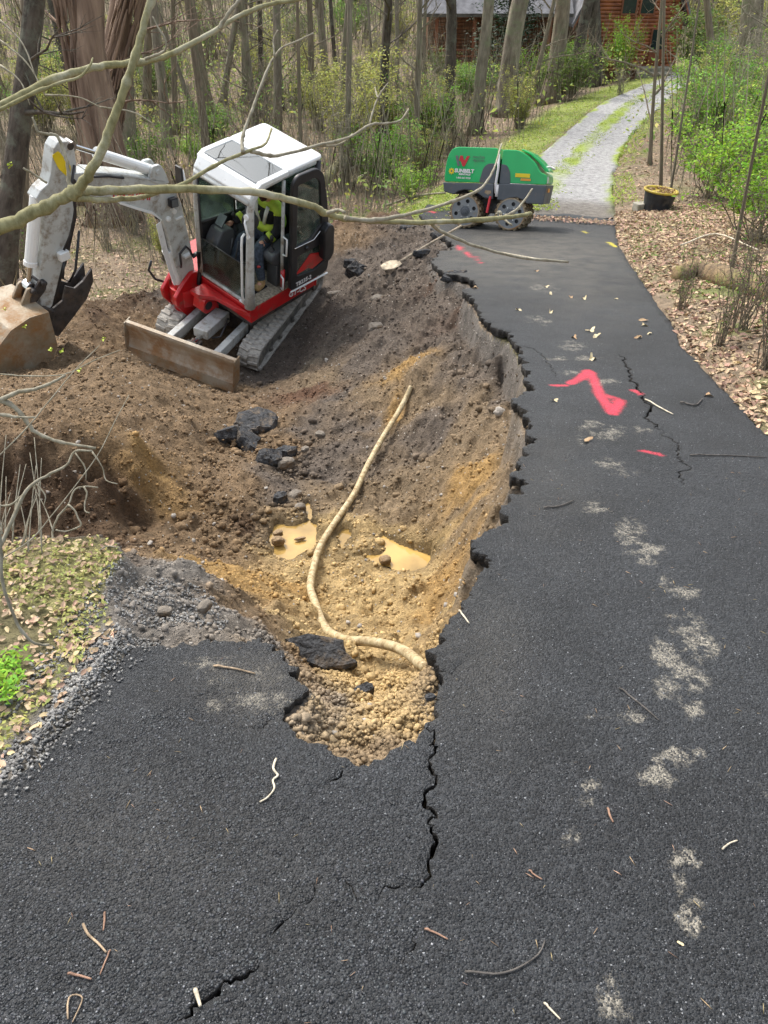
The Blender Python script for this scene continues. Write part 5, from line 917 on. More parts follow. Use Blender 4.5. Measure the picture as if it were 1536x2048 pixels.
x = RNG.uniform(-1.7, -.2, 24000); y = RNG.uniform(1.2, 3.2, 24000); ok = poly_in(x, y, gpoly) & (RNG.random(24000) < .9); x = x[ok]; y = y[ok]; s = RNG.uniform(.004, .010, len(x))
stuff('loose_gravel', CH, OCT, np.column_stack([x, y, surf(x, y) + s * .3]), rand_rot(len(x), .9), s, 'gravel')
LEFTP = [tuple(W2(*p)) for p in ((262, 1276), (243, 1290), (212, 1330), (178, 1382), (142, 1445), (84, 1512), (0, 1572), (-60, 1620), (-160, 1760))]
n = 16000; x = RNG.uniform(-1.35, -.75, n); y = RNG.uniform(.9, 2.1, n); ok = (line_dist(x, y, LEFTP) < .10 + .05 * RNG.random(n)) & ~poly_in(x, y, outer); x = x[ok]; y = y[ok]; s = RNG.uniform(.004, .010, len(x))
stuff('loose_gravel', CH, OCT, np.column_stack([x, y, surf(x, y) + s * .5]), rand_rot(len(x), .9), s, 'gravel')
n = 2500; x = RNG.uniform(-1.2, -.75, n); y = RNG.uniform(.9, 2.1, n); ok = (line_dist(x, y, LEFTP) < .09 * RNG.random(n)) & poly_in(x, y, outer); x = x[ok]; y = y[ok]; s = RNG.uniform(.003, .008, len(x))
stuff('loose_gravel', CH, OCT, np.column_stack([x, y, road_z(y) + sag(x, y) + .006]), rand_rot(len(x), .9), s, 'gravel')
# aggregate standing proud of the near asphalt
M['chips'] = mat('asphalt_chips', (.033, .0355, .039), rough=.55, var=.2, island=.8, bump=.1)
M['pale_chips'] = mat('pale_chips', (.20, .205, .21), rough=.7, var=.2, island=.4)
def asphalt_pts(n, y0, y1, powr=1.):
    y = y0 + (y1 - y0) * RNG.random(n) ** powr; x = RNG.uniform(-1.2, 2.3, n); ok = np.abs(x) < .62 * np.hypot(y, 1.65) + .15; x = x[ok]; y = y[ok]; ok = poly_in(x, y, outer); x = x[ok]; y = y[ok]; ok = line_dist(x, y, outer) > .004
    for h in holes: ok &= ~poly_in(x, y, h)
    x = x[ok]; y = y[ok]; z = road_z(y) + sag(x, y) + fbm(x * 1.2, y * 1.2, 3, 201) * .008 + fbm(x * 9, y * 9, 3, 203) * .0022; return x, y, z
x, y, z = asphalt_pts(140000, .45, 3.6, 1.25); left = ss(.6, -.6, x) ; s = (.0016 * 2.9 ** (RNG.random(len(x)) ** 1.4)) * (1 + .5 * (x < .1) * (y < 1.6))
stuff('asphalt_aggregate', CH, OCT, np.column_stack([x, y, z - s * .10]), rand_rot(len(x), .35), s, 'chips')
x, y, z = asphalt_pts(7000, .45, 6, 1.3); s = RNG.uniform(.0015, .004, len(x)); stuff('pale_grit', CH, OCT, np.column_stack([x, y, z + s * .1]), rand_rot(len(x), .5), s, 'pale_chips')
# needles and flakes of bark on the road
M['debris'] = mat('dry_bits', (.36, .26, .15), rough=.9, var=.2, island=.5)
ND = [np.array([(-1, -.08, 0), (1, -.05, 0), (1, .05, .02), (-1, .08, .02), (0, 0, .14), (0, 0, -.02)]) + np.random.default_rng(s).uniform(-.05, .05, (6, 3)) for s in range(4)]
x, y, z = asphalt_pts(420, .45, 3.5, 1.3); s = RNG.uniform(.004, .014, len(x)); stuff('dry_bits', ND, OCT, np.column_stack([x, y, z + .003]), rand_rot(len(x), .1), s, 'debris')
# ================================================================ ROCKS AND BROKEN ASPHALT, each its own thing
M['rock'] = mat('rock', (.17, .145, .115), rough=.85, var=.3, scale=14, bump=.6, bscale=40, dirt=(.22, .14, .07), dirt_amt=.3)
M['mud_rock'] = mat('mud_rock', (.24, .16, .08), rough=.7, var=.3, scale=14, bump=.6, bscale=40)
M['chunk'] = mat('asphalt_chunk', (.045, .046, .048), rough=.85, var=.5, scale=30, bump=1., bscale=80, dirt=(.17, .13, .09), dirt_amt=.3, dirt_scale=12)
def slab(seed):
    'angular broken slab: irregular outline, cracked sides, pitted faces'
    r = np.random.default_rng(seed); n = 13; a = np.sort(r.uniform(0, 2 * np.pi, n)) * .4 + np.linspace(0, 2 * np.pi, n, endpoint=False) * .6; corner = r.integers(4, 7); rad = (1 / np.maximum(.6, np.cos(((a * corner / (2 * np.pi)) % 1 - .5) * 2 * np.pi / corner))) * r.uniform(.78, 1.02, n); V = []; F = []
    for z, k in ((1, .92), (.35, 1.), (-.4, 1.03), (-1, .86)):
        for i in range(n): q = rad[i] * k * r.uniform(.93, 1.05); V.append((q * math.cos(a[i]), q * math.sin(a[i]), z + r.uniform(-.22, .22)))
    for j in range(3):
        for i in range(n): b = (i + 1) % n; F.append((j * n + i, (j + 1) * n + i, (j + 1) * n + b, j * n + b))
    V += [(rad[i] * .5 * math.cos(a[i]), rad[i] * .5 * math.sin(a[i]), 1 + r.uniform(-.15, .3)) for i in range(n)] + [(0, 0, 1.1), (0, 0, -1.)]; t = 4 * n
    for i in range(n): b = (i + 1) % n; F += [(i, b, t + b, t + i), (t + i, t + b, t + n), (3 * n + b, 3 * n + i, t + n + 1)]
    return np.array(V), F
def chunk(name, u, v, sx, sy, sz, rz, lab, cat, m, seed, group=None, lift=.3, tilt=(0, 0), off=None):
    p = Vector(hit(u, v)); V, F = (blob(seed, 1., 2, .14) if m != 'chunk' else slab(seed)); r = np.random.default_rng(seed)
    if m != 'chunk': V = np.sign(V) * np.abs(V) ** .7
    V = V + r.uniform(-.04, .04, V.shape); V = V * np.array([sx, sy, sz])
    me = bpy.data.meshes.new(name); me.from_pydata(V.tolist(), [], F); me.update(); o = link(name, me, None, m); o.location = p + Vector((0, 0, sz * lift)); o.rotation_euler = (tilt[0], tilt[1], rz)
    if off: o.location += Vector(off)
    return tag(o, lab, cat, group)
G1 = 'broken asphalt pieces fallen into the hole'
chunk('asphalt_chunk', 514, 842, .23, .15, .035, .4, 'large flat dusty asphalt slab in front of the excavator, highest broken piece', 'asphalt chunk', 'chunk', 501, G1, tilt=(.25, .1))
chunk('asphalt_chunk', 457, 874, .15, .12, .06, 1.1, 'dark block of broken asphalt, leftmost of the rubble below the flat slab', 'asphalt chunk', 'chunk', 502, G1, tilt=(-.4, .2))
chunk('asphalt_chunk', 492, 884, .17, .10, .06, 2., 'jagged black asphalt piece in the middle of the rubble below the flat slab', 'asphalt chunk', 'chunk', 503, G1, tilt=(.5, -.3))
chunk('asphalt_chunk', 500, 862, .12, .07, .04, .3, 'small asphalt piece leaning against the underside of the flat slab', 'asphalt chunk', 'chunk', 504, G1)
chunk('asphalt_chunk', 537, 926, .13, .10, .07, .9, 'lumpy black asphalt block left of the rounded brown rock', 'asphalt chunk', 'chunk', 505, G1, tilt=(.2, .3))
chunk('rock', 571, 930, .085, .065, .05, .2, 'rounded brown rock beside the lumpy black asphalt block', 'rock', 'rock', 506)
chunk('asphalt_chunk', 573, 906, .09, .06, .04, .2, 'small dark asphalt lump just above the rounded brown rock', 'asphalt chunk', 'chunk', 507, G1)
chunk('rock', 600, 1016, .045, .035, .03, .2, 'small grey stone at the upper edge of the left puddle', 'rock', 'rock', 508)
chunk('rock', 590, 992, .06, .05, .035, .8, 'dark wet rock above the left puddle, beside its smaller neighbour', 'rock', 'rock', 509)
chunk('rock', 560, 1000, .07, .05, .04, .8, 'angular dark rock up and left of the left puddle', 'rock', 'chunk', 510)
chunk('rock', 556, 1084, .05, .04, .035, .1, 'muddy lump sitting in the left puddle near its left shore', 'rock', 'mud_rock', 511)
chunk('rock', 556, 1068, .04, .03, .025, .4, 'smaller muddy lump in the upper left of the left puddle', 'rock', 'mud_rock', 512)
chunk('rock', 600, 1078, .045, .015, .012, .3, 'flat muddy lump rising from the middle of the left puddle', 'rock', 'mud_rock', 513)
chunk('rock', 770, 1122, .045, .04, .03, .3, 'muddy stones at the left tongue of the largest puddle', 'rock', 'mud_rock', 514)
chunk('rock', 818, 1152 - 560, .0, .0, .0, 0, '', '', 'rock', 1) if False else None
chunk('rock', 752, 665 - 5, .10, .09, .07, .3, 'half buried round grey rock on the slope to the right of the excavator', 'rock', 'rock', 515)
chunk('rock', 670, 592, .12, .07, .06, .3, 'brown rock on the grey soil right behind the excavator track', 'rock', 'rock', 516)
chunk('rock', 755, 600, .10, .07, .05, .9, 'grey rock on the slope below the shovel blade', 'rock', 'rock', 517)
chunk('rock', 482, 752, .045, .04, .035, .9, 'pale stone at the front foot of the near track', 'rock', 'rock', 518)
chunk('asphalt_chunk', 713, 548, .17, .13, .09, .5, 'black asphalt lump lying alone on the slope left of the shovel', 'asphalt chunk', 'chunk', 519, tilt=(.6, .2))
chunk('asphalt_chunk', 700, 530, .09, .08, .06, .5, 'smaller black lump stacked behind the lone asphalt lump', 'asphalt chunk', 'chunk', 520)
chunk('asphalt_chunk', 846, 508, .20, .09, .04, .6, 'flat asphalt slab beside the shovel handle at the road edge', 'asphalt chunk', 'chunk', 521, tilt=(-.2, .1))
chunk('asphalt_chunk', 888, 482, .22, .10, .06, -.7, 'black asphalt slab tipping over the edge above the shovel handle', 'asphalt chunk', 'chunk', 522, tilt=(.3, .3))
chunk('asphalt_chunk', 905, 560, .16, .09, .035, .5, 'grey topped asphalt slab loose on the rim below the first pink streak', 'asphalt chunk', 'chunk', 523, tilt=(.2, -.1), lift=1.2)
chunk('asphalt_chunk', 820, 458, .20, .12, .05, .1, 'black crumbled asphalt beyond the slope, farthest of the loose pieces', 'asphalt chunk', 'chunk', 524)
chunk('asphalt_chunk', 640, 1318, .165, .085, .03, -.35, 'thick broken asphalt slab wedged in the gap between the two road halves', 'asphalt chunk', 'chunk', 525, lift=1.6, tilt=(.35, .1))
chunk('asphalt_chunk', 728, 1388, .045, .03, .02, .3, 'small asphalt piece on the yellow clay below the hose end', 'asphalt chunk', 'chunk', 526, lift=.8)
chunk('asphalt_chunk', 688, 1458, .05, .025, .02, .5, 'black asphalt crumb near the front tip of the hole', 'asphalt chunk', 'chunk', 527, lift=.9, tilt=(.1, -.5))
chunk('asphalt_chunk', 700, 1335, .035, .025, .02, .2, 'little asphalt crumb at the right end of the wedged slab', 'asphalt chunk', 'chunk', 528, lift=1.)
chunk('asphalt_chunk', 858, 1440, .018, .01, .009, .2, 'black pebble sized asphalt crumb at the top of the long crack', 'asphalt chunk', 'chunk', 529, lift=1., off=(0, 0, .1))
for k, (u, v, s) in enumerate(((330, 1225, .03), (410, 1215, .035), (520, 1160, .04), (640, 870, .05), (610, 900, .04))):
    chunk('rock', u, v, s, s * .8, s * .6, k, ('pale stone on the gravel ledge', 'earthy lump at the right end of the gravel ledge', 'brown lump on the orange floor below the gravel ledge', 'grey stone on the slope between hose and asphalt rubble', 'dark stone just below the grey slope stone')[k], 'rock', 'rock', 540 + k)
# ================================================================ HOSE
M['hose'] = mat('hose', (.56, .47, .29), col2=(.42, .33, .17), rough=.6, scale=14, dirt=(.22, .14, .06), dirt_amt=.5, dirt_scale=30)
hp = [Vector((q[0], q[1], float(surf(q[0:1], q[1:2], False)[0]) + .02)) for q in (hit(u, v, 0, False) for u, v in ((822, 782), (812, 806), (795, 840), (765, 890), (735, 945), (710, 995), (685, 1035), (660, 1075), (640, 1115), (628, 1155), (622, 1190), (630, 1222), (650, 1254), (690, 1288), (740, 1310), (800, 1334), (850, 1353)))]
for _ in range(3): hp = [hp[0]] + [Vector((hp[i].x, hp[i].y, (hp[i - 1].z + hp[i].z * 2 + hp[i + 1].z) / 4)) for i in range(1, len(hp) - 1)] + [hp[-1]]
def smooth_path(P, n=6):
    out = []; P = [P[0] * 2 - P[1]] + list(P) + [P[-1] * 2 - P[-2]]
    for i in range(1, len(P) - 2):
        for k in range(n):
            t = k / n; out.append(.5 * ((2 * P[i]) + (-P[i - 1] + P[i + 1]) * t + (2 * P[i - 1] - 5 * P[i] + 4 * P[i + 1] - P[i + 2]) * t * t + (-P[i - 1] + 3 * P[i] - 3 * P[i + 1] + P[i + 2]) * t ** 3))
    return out + [P[-2]]
hp = smooth_path([p + Vector((0, 0, .030)) for p in hp], 8); g = G(); g.tube(hp, [.0245 if 4 < i < len(hp) - 2 else .022 for i in range(len(hp))], 14); o = g.obj('hose', 'hose', smooth=True); tag(o, 'long yellowish muddy pipe curving through the hole past the puddles', 'hose')
# ================================================================ SHOVEL
M['wood'] = mat('wood', (.36, .29, .20), rough=.7, var=.3, scale=18); M['shovel_blade'] = mat('shovel_blade', (.42, .35, .24), rough=.7, var=.3, scale=14, bump=.3)
a = Vector(hit(795, 535)) + Vector((0, 0, .06)); b = Vector(at_depth(922, 452, (np.array(a) - CAM) @ FWD + .95)); sh = thing('shovel', 'long handled shovel lying across the spoil against the road edge', 'shovel', loc=a)
g = G(); g.tube([Vector((0, 0, 0)), (b - a) * .5 + Vector((0, 0, .01)), b - a], [.02, .017, .018], 10); g.obj('handle', 'wood', sh, smooth=True)
d = (b - a).normalized(); sd_ = d.cross(Vector((0, 0, 1))).normalized(); up_ = sd_.cross(d); prof = [(.02, .02), (-.03, .10), (-.12, .125), (-.24, .11), (-.30, .04)]
V = [-(d * -s_) * 1 + sd_ * w_ * k + up_ * (abs(k) * .025) for s_, w_ in prof for k in (-1, -.4, .4, 1)]
g = G(); g.add(V, [(i * 4 + j, i * 4 + j + 1, i * 4 + j + 5, i * 4 + j + 4) for i in range(4) for j in range(3)]); o = g.obj('blade', 'shovel_blade', sh, smooth=True); sm = o.modifiers.new('thick', 'SOLIDIFY'); sm.thickness = .006
# ================================================================ TWIGS AND LEAVES ON THE ROAD
M['twig'] = mat('twig', (.34, .25, .16), rough=.85, var=.3, scale=40); M['twig_dark'] = mat('twig_dark', (.09, .08, .07), rough=.85, var=.3, scale=40); M['twig_pale'] = mat('twig_pale', (.62, .54, .40), rough=.8, var=.2, scale=40); M['twig_red'] = mat('twig_red', (.28, .165, .11), rough=.85, var=.2, scale=40)
TW = [([(425, 1318), (465, 1323), (508, 1331)], 5, 'twig', 'straight brown stick on the sagging asphalt slab left of the hole'),
      ([(552, 1517), (547, 1540), (556, 1552), (546, 1562), (549, 1578), (536, 1596), (520, 1606)], 5, 'twig_pale', 'pale twisted root lying on the asphalt below the hole'),
      ([(1238, 1378), (1262, 1396), (1292, 1420), (1317, 1443)], 4, 'twig_dark', 'dark thin stick among the mud stains on the right half of the road'),
      ([(930, 1946), (975, 1951), (1015, 1946), (1050, 1930), (1078, 1908), (1090, 1882)], 5, 'twig_dark', 'dark curved twig shaped like an arc near the bottom of the road'),
      ([(1088, 1018), (1120, 1014), (1147, 1003)], 4, 'twig_dark', 'thin bent twig beside the mud prints right of the hole'),
      ([(168, 1852), (178, 1872), (198, 1890), (214, 1908)], 6, 'twig', 'olive brown twig at lower left, upper arm of the V with a pale stick'),
      ([(222, 1903), (212, 1925), (201, 1952)], 4, 'twig_red', 'thin reddish stick touching the end of the olive brown twig'),
      ([(138, 1950), (160, 1954), (184, 1961)], 6, 'twig_red', 'short thick reddish stick left of the V of twigs'),
      ([(392, 1984), (397, 1999), (402, 2016)], 10, 'twig_pale', 'short fat white wood splinter by the bottom left crack'),
      ([(137, 2040), (140, 1996), (166, 1998), (146, 2046)], 4, 'twig', 'dry stem folded into a triangle in the bottom left corner'),
      ([(850, 1861), (870, 1868), (895, 1881)], 5, 'twig_red', 'reddish bark stick right of the faint crack below the long crack'),
      ([(211, 1828), (210, 1846), (208, 1864)], 5, 'twig_red', 'small upright reddish stick above the V of twigs'),
      ([(1380, 912), (1450, 913), (1532, 917)], 3, 'twig_dark', 'long straight thin twig on the right edge of the road beyond the mud prints'),
      ([(1088, 2008), (1104, 2024), (1120, 2040)], 5, 'twig_pale', 'forked dry grass stem near the bottom edge of the road'),
      ([(1290, 800), (1330, 822), (1346, 830)], 3, 'twig_pale', 'pale thin twig crossing the long crack by the pink dot'),
      ([(1360, 806), (1390, 812), (1404, 800)], 4, 'twig_dark', 'dark forked twig near the right road edge'),
      ([(1215, 1618), (1220, 1634), (1226, 1646)], 5, 'twig_red', 'short brown stick left of the biggest group of mud prints'),
      ([(1444, 1700), (1458, 1688), (1474, 1682)], 4, 'twig_pale', 'little curved pale twig near the right edge at the bottom'),
      ([(918, 1222), (928, 1234), (938, 1248)], 4, 'twig_pale', 'short pale stick at the lip right of the hole'),
      ([(1058, 1742), (1070, 1752), (1084, 1760)], 4, 'twig_red', 'short red brown twig right of the long crack'),
      ([(1100, 522), (1070, 518), (1000, 506)], 3, 'twig_pale', 'thin pale twig on the road near the roller')]
for k, (P, wpx, m, lab) in enumerate(TW):
    Q = [on_asphalt(u, v) for u, v in P]; dep = (np.array(Q[0]) - CAM) @ FWD; r = max(.0012, wpx / FOC * dep / 2); Q = [q + Vector((0, 0, r + .002 + (.004 if 0 < i < len(Q) - 1 else 0))) for i, q in enumerate(smooth_path(Q, 4) if len(Q) > 2 else Q)]
    g = G(); g.tube(Q, [r * (1 - .4 * i / len(Q)) for i in range(len(Q))], 7); tag(g.obj('twig', m, smooth=True), lab, 'twig', 'twigs lying on the asphalt')
M['dead_leaf'] = mat('dead_leaf', (.42, .30, .17), col2=(.30, .18, .09), rough=.75, scale=30, bump=.2); M['pale_leaf'] = mat('pale_leaf', (.62, .53, .34), col2=(.48, .38, .2), rough=.75, scale=30)
def leaf_mesh(seed, lobed=True):
    r = np.random.default_rng(seed); n = 16; V = [(0, 0, .012)]; F = []
    for k in range(n): a = 2 * math.pi * k / n; rr = (.75 + (.28 * math.cos(3 * a + seed) if lobed else 0) + r.uniform(-.08, .08)) * (1 if abs(math.sin(a)) < .9 else .8); V.append((rr * math.cos(a), rr * .68 * math.sin(a), .22 * math.sin(a * 2 + seed) + .28 * abs(math.sin(a)) * r.uniform(.3, 1)))
    for k in range(n): F.append((0, 1 + k, 1 + (k + 1) % n))
    return V, F
LV = [(950, 577, .075, 'dead_leaf', 'tan leaf at the broken rim beside the loose grey slab'), (1093, 574, .065, 'pale_leaf', 'pale curled leaf, farthest along the row in the middle of the road'), (1101, 590, .07, 'pale_leaf', 'pale leaf just below the farthest curled leaf'), (1142, 596, .07, 'dead_leaf', 'brown pointed leaf in the row across the middle of the road'), (1169, 598, .075, 'pale_leaf', 'whitish folded leaf at the right end of the row'), (1101, 625, .08, 'pale_leaf', 'flat whitish leaf on the bluish stretch of asphalt'), (1036, 621, .06, 'pale_leaf', 'small upright pale leaf nearest the broken rim'), (1073, 543, .06, 'dead_leaf', 'small tan leaf on the dusty asphalt before the roller'), (1182, 662, .095, 'pale_leaf', 'large yellowish leaf, upper one of the overlapping pair'), (1192, 673, .08, 'pale_leaf', 'yellowish leaf, lower one of the overlapping pair'), (1149, 675, .065, 'dead_leaf', 'small tan leaf left of the overlapping pair'), (1277, 676, .07, 'dead_leaf', 'pointed tan leaf on the right of the road above the long crack'), (1184, 718, .095, 'pale_leaf', 'large pale ragged leaf just above the pink arrow'), (1109, 803, .05, 'pale_leaf', 'small white leaf left below the pink arrow'), (1174, 883, .065, 'dead_leaf', 'tan leaf below the pink arrow among mud prints'), (1288, 642, .08, 'dead_leaf', 'curled leaf near the right verge, above its pale neighbour'), (1288, 652, .06, 'pale_leaf', 'pale curled leaf directly under its tan neighbour at the right verge'), (1416, 793, .06, 'dead_leaf', 'small orange leaf by the right road edge'), (1360, 1888, .014, 'pale_leaf', 'tiny yellow leaf bud on the lowest mud print'), (1299, 668, .05, 'pale_leaf', 'bent white leaf beside the right verge'), (1232, 598, .05, 'pale_leaf', 'tiny pale leaf on the far right of the road')]
for k, (u, v, s, m, lab) in enumerate(LV):
    V, F = leaf_mesh(k); me = bpy.data.meshes.new('fallen_leaf'); me.from_pydata([(a * s * .62, b * s * .62, c * s * .62) for a, b, c in V], [], F); o = link('fallen_leaf', me, None, m, smooth=True); p = on_asphalt(u, v); o.location = p + Vector((0, 0, s * .06 + .003)); o.rotation_euler = (random.uniform(-.3, .3) - .15, random.uniform(-.2, .2), random.uniform(0, 6)); tag(o, lab, 'leaf', 'fallen leaves on the asphalt')
# ================================================================ PLANTER, FALLEN LOG, BRANCH PILES
p = Vector(hit(1312, 418)); pl = thing('tub', 'black tub with a yellow rim, full of dead leaves, beside the drive', 'tub', loc=p + Vector((0, 0, -.03))); pl.scale = (.86, .86, .86)
M['tub_black'] = mat('tub_black', (.02, .024, .03), rough=.5, var=.3, scale=6, dirt=(.12, .10, .07), dirt_amt=.2); M['tub_yellow'] = mat('tub_yellow', (.42, .32, .03), rough=.5, var=.15, scale=10, dirt=(.35, .22, .06), dirt_amt=.4, dirt_scale=9)
g = G(); g.lathe([(0, .27), (.05, .275), (.40, .33), (.40, .305), (.10, .25)], (0, 0, 0), (.08, 0, 1), 28); g.obj('tub_wall', 'tub_black', pl, smooth=False)
g = G(); g.lathe([(.385, .335), (.39, .36), (.42, .365), (.43, .35), (.42, .30), (.38, .30)], (0, 0, 0), (.08, 0, 1), 28); g.obj('rim', 'tub_yellow', pl, smooth=True)
g = G(); V, F = leaf_mesh(3, False)
for k in range(60): a = random.uniform(0, 6.28); r_ = .28 * math.sqrt(random.random()); R_ = Matrix.Rotation(random.uniform(0, 6), 3, 'Z') @ Matrix.Rotation(random.uniform(-.6, .6), 3, 'X'); g.add([Vector((r_ * math.cos(a) + .03, r_ * math.sin(a), .39 + random.uniform(0, .03))) + R_ @ Vector(q) * .05 for q in V], F)
g.obj('leaf_fill', 'dead_leaf', pl); g = G(); g.lathe([(.0, .27), (.37, .30)], (0, 0, 0), (.08, 0, 1), 20); g.obj('soil_fill', 'tub_black', pl)
p = Vector(hit(1284, 420)); g = G(); g.box((-.16, -.10, -.06), (.16, .10, .13), Matrix.Rotation(.3, 3, 'Z')); M['concrete'] = mat('concrete', (.34, .32, .26), rough=.9, var=.2, bump=.4, dirt=(.14, .15, .06), dirt_amt=.4); o = g.obj('concrete_block', 'concrete', bevel=.015); o.location = p; tag(o, 'mossy concrete block at the left foot of the black tub', 'block')
# ================================================================ BRANCHES IN FRONT (limbs of one tree that stands left of the frame)
def bark(name, c, c2, s=8, stretch=.15, bump=1., lich=None, bd=.02):
    m, t, b = new_mat(name); N = t.nodes; L = t.links; tc = N.new('ShaderNodeTexCoord'); mp = N.new('ShaderNodeMapping'); mp.inputs['Scale'].default_value = (1, 1, stretch); L.new(tc.outputs['Object'], mp.inputs[0])
    n = N.new('ShaderNodeTexNoise'); n.inputs['Scale'].default_value = s; n.inputs['Detail'].default_value = 7; n.inputs['Roughness'].default_value = .65; L.new(mp.outputs[0], n.inputs[0])
    mr = N.new('ShaderNodeMapRange'); mr.inputs[1].default_value = .35; mr.inputs[2].default_value = .65; L.new(n.outputs[0], mr.inputs[0]); mx = N.new('ShaderNodeMix'); mx.data_type = 'RGBA'; mx.inputs[6].default_value = (*c2, 1); mx.inputs[7].default_value = (*c, 1); L.new(mr.outputs[0], mx.inputs[0]); out = mx.outputs[2]
    if lich:
        n2 = N.new('ShaderNodeTexNoise'); n2.inputs['Scale'].default_value = 3.2; n2.inputs['Detail'].default_value = 8; n2.inputs['Roughness'].default_value = .75; L.new(tc.outputs['Object'], n2.inputs[0]); r2 = N.new('ShaderNodeMapRange'); r2.inputs[1].default_value = .5; r2.inputs[2].default_value = .62; L.new(n2.outputs[0], r2.inputs[0]); m2 = N.new('ShaderNodeMix'); m2.data_type = 'RGBA'; m2.inputs[7].default_value = (*lich, 1); L.new(out, m2.inputs[6]); L.new(r2.outputs[0], m2.inputs[0]); out = m2.outputs[2]
    L.new(out, b.inputs['Base Color']); b.inputs['Roughness'].default_value = .9; b.inputs['Specular IOR Level'].default_value = .2
    bp = N.new('ShaderNodeBump'); bp.inputs['Strength'].default_value = bump; bp.inputs['Distance'].default_value = bd; L.new(n.outputs[0], bp.inputs['Height']); L.new(bp.outputs[0], b.inputs['Normal']); M[name] = m
bark('limb_bark', (.33, .31, .17), (.17, .155, .075), 28, .6, .6, (.42, .40, .29), .004); bark('limb_grey', (.38, .35, .27), (.20, .175, .12), 34, .6, .6, None, .003)
bark('bark_grey', (.30, .265, .205), (.12, .10, .075), 11, .16, 1., (.20, .21, .13), .03); bark('bark_dark', (.12, .10, .08), (.045, .037, .03), 12, .2, 1., (.13, .13, .10), .03); bark('bark_red', (.36, .26, .19), (.12, .08, .06), 11, .04, 1., None, .05); bark('bark_brown', (.28, .235, .17), (.12, .095, .07), 12, .16, 1., (.17, .17, .11), .03)
rt = random.Random(5)
def limb(P, dep, wpx, name, m, par, knob=.12, seg=5, n=9):
    Q = []; k = len(P)
    for i, (u, v) in enumerate(P):
        t = i / max(1, k - 1); d = dep[0] + (dep[1] - dep[0]) * t; w_ = wpx[0] + (wpx[1] - wpx[0]) * t ** .8; q = Vector(at_depth(u, v, d)); Q.append((q, w_ / FOC * d / 2))
    pts = smooth_path([q for q, r in Q], seg); rs = []
    for i in range(len(pts)):
        f = i / seg; a = min(int(f), k - 1); b = min(a + 1, k - 1); r = Q[a][1] + (Q[b][1] - Q[a][1]) * (f - a); rs.append(max(.0012, r * (1 + rt.uniform(-knob, knob) + (.28 if rt.random() < .10 else 0))))
    pts = [p + Vector((rt.gauss(0, 1), rt.gauss(0, 1), rt.gauss(0, 1))) * r * .12 for p, r in zip(pts, rs)]
    g = G(); g.tube(pts, rs, n); return g.obj(name, m, par, smooth=True)
tx, ty = -2.75, 2.35; tb = Vector((tx, ty, gz(tx, ty)))
ot = thing('overhanging_tree', 'bare young tree reaching pale olive limbs across the view in front of the excavator', 'tree')
g = G(); g.tube([tb + Vector((0, 0, -.1)), tb + Vector((.02, 0, .8)), tb + Vector((.1, .05, 1.9)), tb + Vector((.05, .2, 3.2)), tb + Vector((-.1, .3, 5.5)), tb + Vector((0, .2, 8))], [.16, .12, .10, .085, .06, .02], 12); g.obj('trunk', 'bark_grey', ot, smooth=True)
A = [((-560, 640), (3., 3.), (44, 44))]
limb([(-640, 700), (-420, 620), (-200, 530), (0, 455), (70, 425), (125, 397), (155, 381)], (3.05, 3.0), (36, 22), 'limb', 'limb_bark', ot, .05)
limb([(150, 386), (168, 362), (186, 335), (215, 270), (240, 205), (262, 140), (285, 60), (305, -20), (345, -220)], (3.0, 2.7), (22, 13), 'limb', 'limb_bark', ot, .05)
limb([(140, 389), (160, 384), (200, 381), (300, 379), (400, 378), (500, 384), (560, 395), (620, 410), (655, 427), (700, 438), (800, 444), (900, 443), (1000, 436), (1045, 430), (1062, 427)], (3.0, 4.4), (21, 7), 'limb', 'limb_bark', ot, .06)
limb([(140, 392), (160, 397), (200, 400), (250, 398), (300, 390), (369, 366), (440, 325), (503, 300), (532, 286), (543, 258)], (3.0, 3.9), (15, 4), 'limb', 'limb_bark', ot, .08)
limb([(500, 302), (540, 311), (571, 308), (640, 290), (700, 274), (739, 250), (770, 247), (800, 241), (817, 218)], (3.7, 4.2), (8, 3), 'limb', 'limb_grey', ot, .12)
limb([(739, 248), (748, 215), (756, 196), (765, 180), (776, 166)], (4.05, 4.1), (5, 2), 'twig', 'limb_grey', ot, .12); limb([(756, 196), (752, 184), (750, 174)], (4.05, 4.1), (4, 2), 'twig', 'limb_grey', ot); limb([(640, 290), (668, 292), (690, 282), (705, 268)], (3.9, 4.), (5, 3), 'twig', 'limb_grey', ot)
limb([(486, 306), (484, 285), (490, 258), (510, 205), (532, 146), (548, 115), (565, 95), (595, 82), (627, 66)], (3.65, 3.8), (8, 3), 'limb', 'limb_grey', ot, .1); limb([(549, 114), (547, 80), (556, 60)], (3.7, 3.7), (4, 2), 'twig', 'limb_grey', ot)
limb([(655, 426), (675, 420), (690, 425)], (3.55, 3.5), (8, 6), 'twig', 'limb_grey', ot)
limb([(690, 436), (740, 441), (800, 432), (860, 418), (930, 393), (965, 374), (988, 337), (997, 309), (1003, 288)], (3.6, 4.3), (10, 3), 'limb', 'limb_grey', ot, .12)
limb([(862, 446), (880, 462), (920, 480), (960, 495), (1040, 515), (1100, 521), (1136, 524)], (4.1, 4.6), (8, 4), 'limb', 'limb_grey', ot, .1)
limb([(1008, 434), (1030, 422), (1048, 402), (1065, 377)], (4.35, 4.4), (7, 3), 'twig', 'limb_grey', ot, .1); limb([(1000, 430), (1010, 440), (1024, 451)], (4.35, 4.3), (5, 3), 'twig', 'limb_grey', ot); limb([(992, 430), (998, 424), (1003, 428)], (4.3, 4.3), (6, 6), 'twig', 'limb_grey', ot)
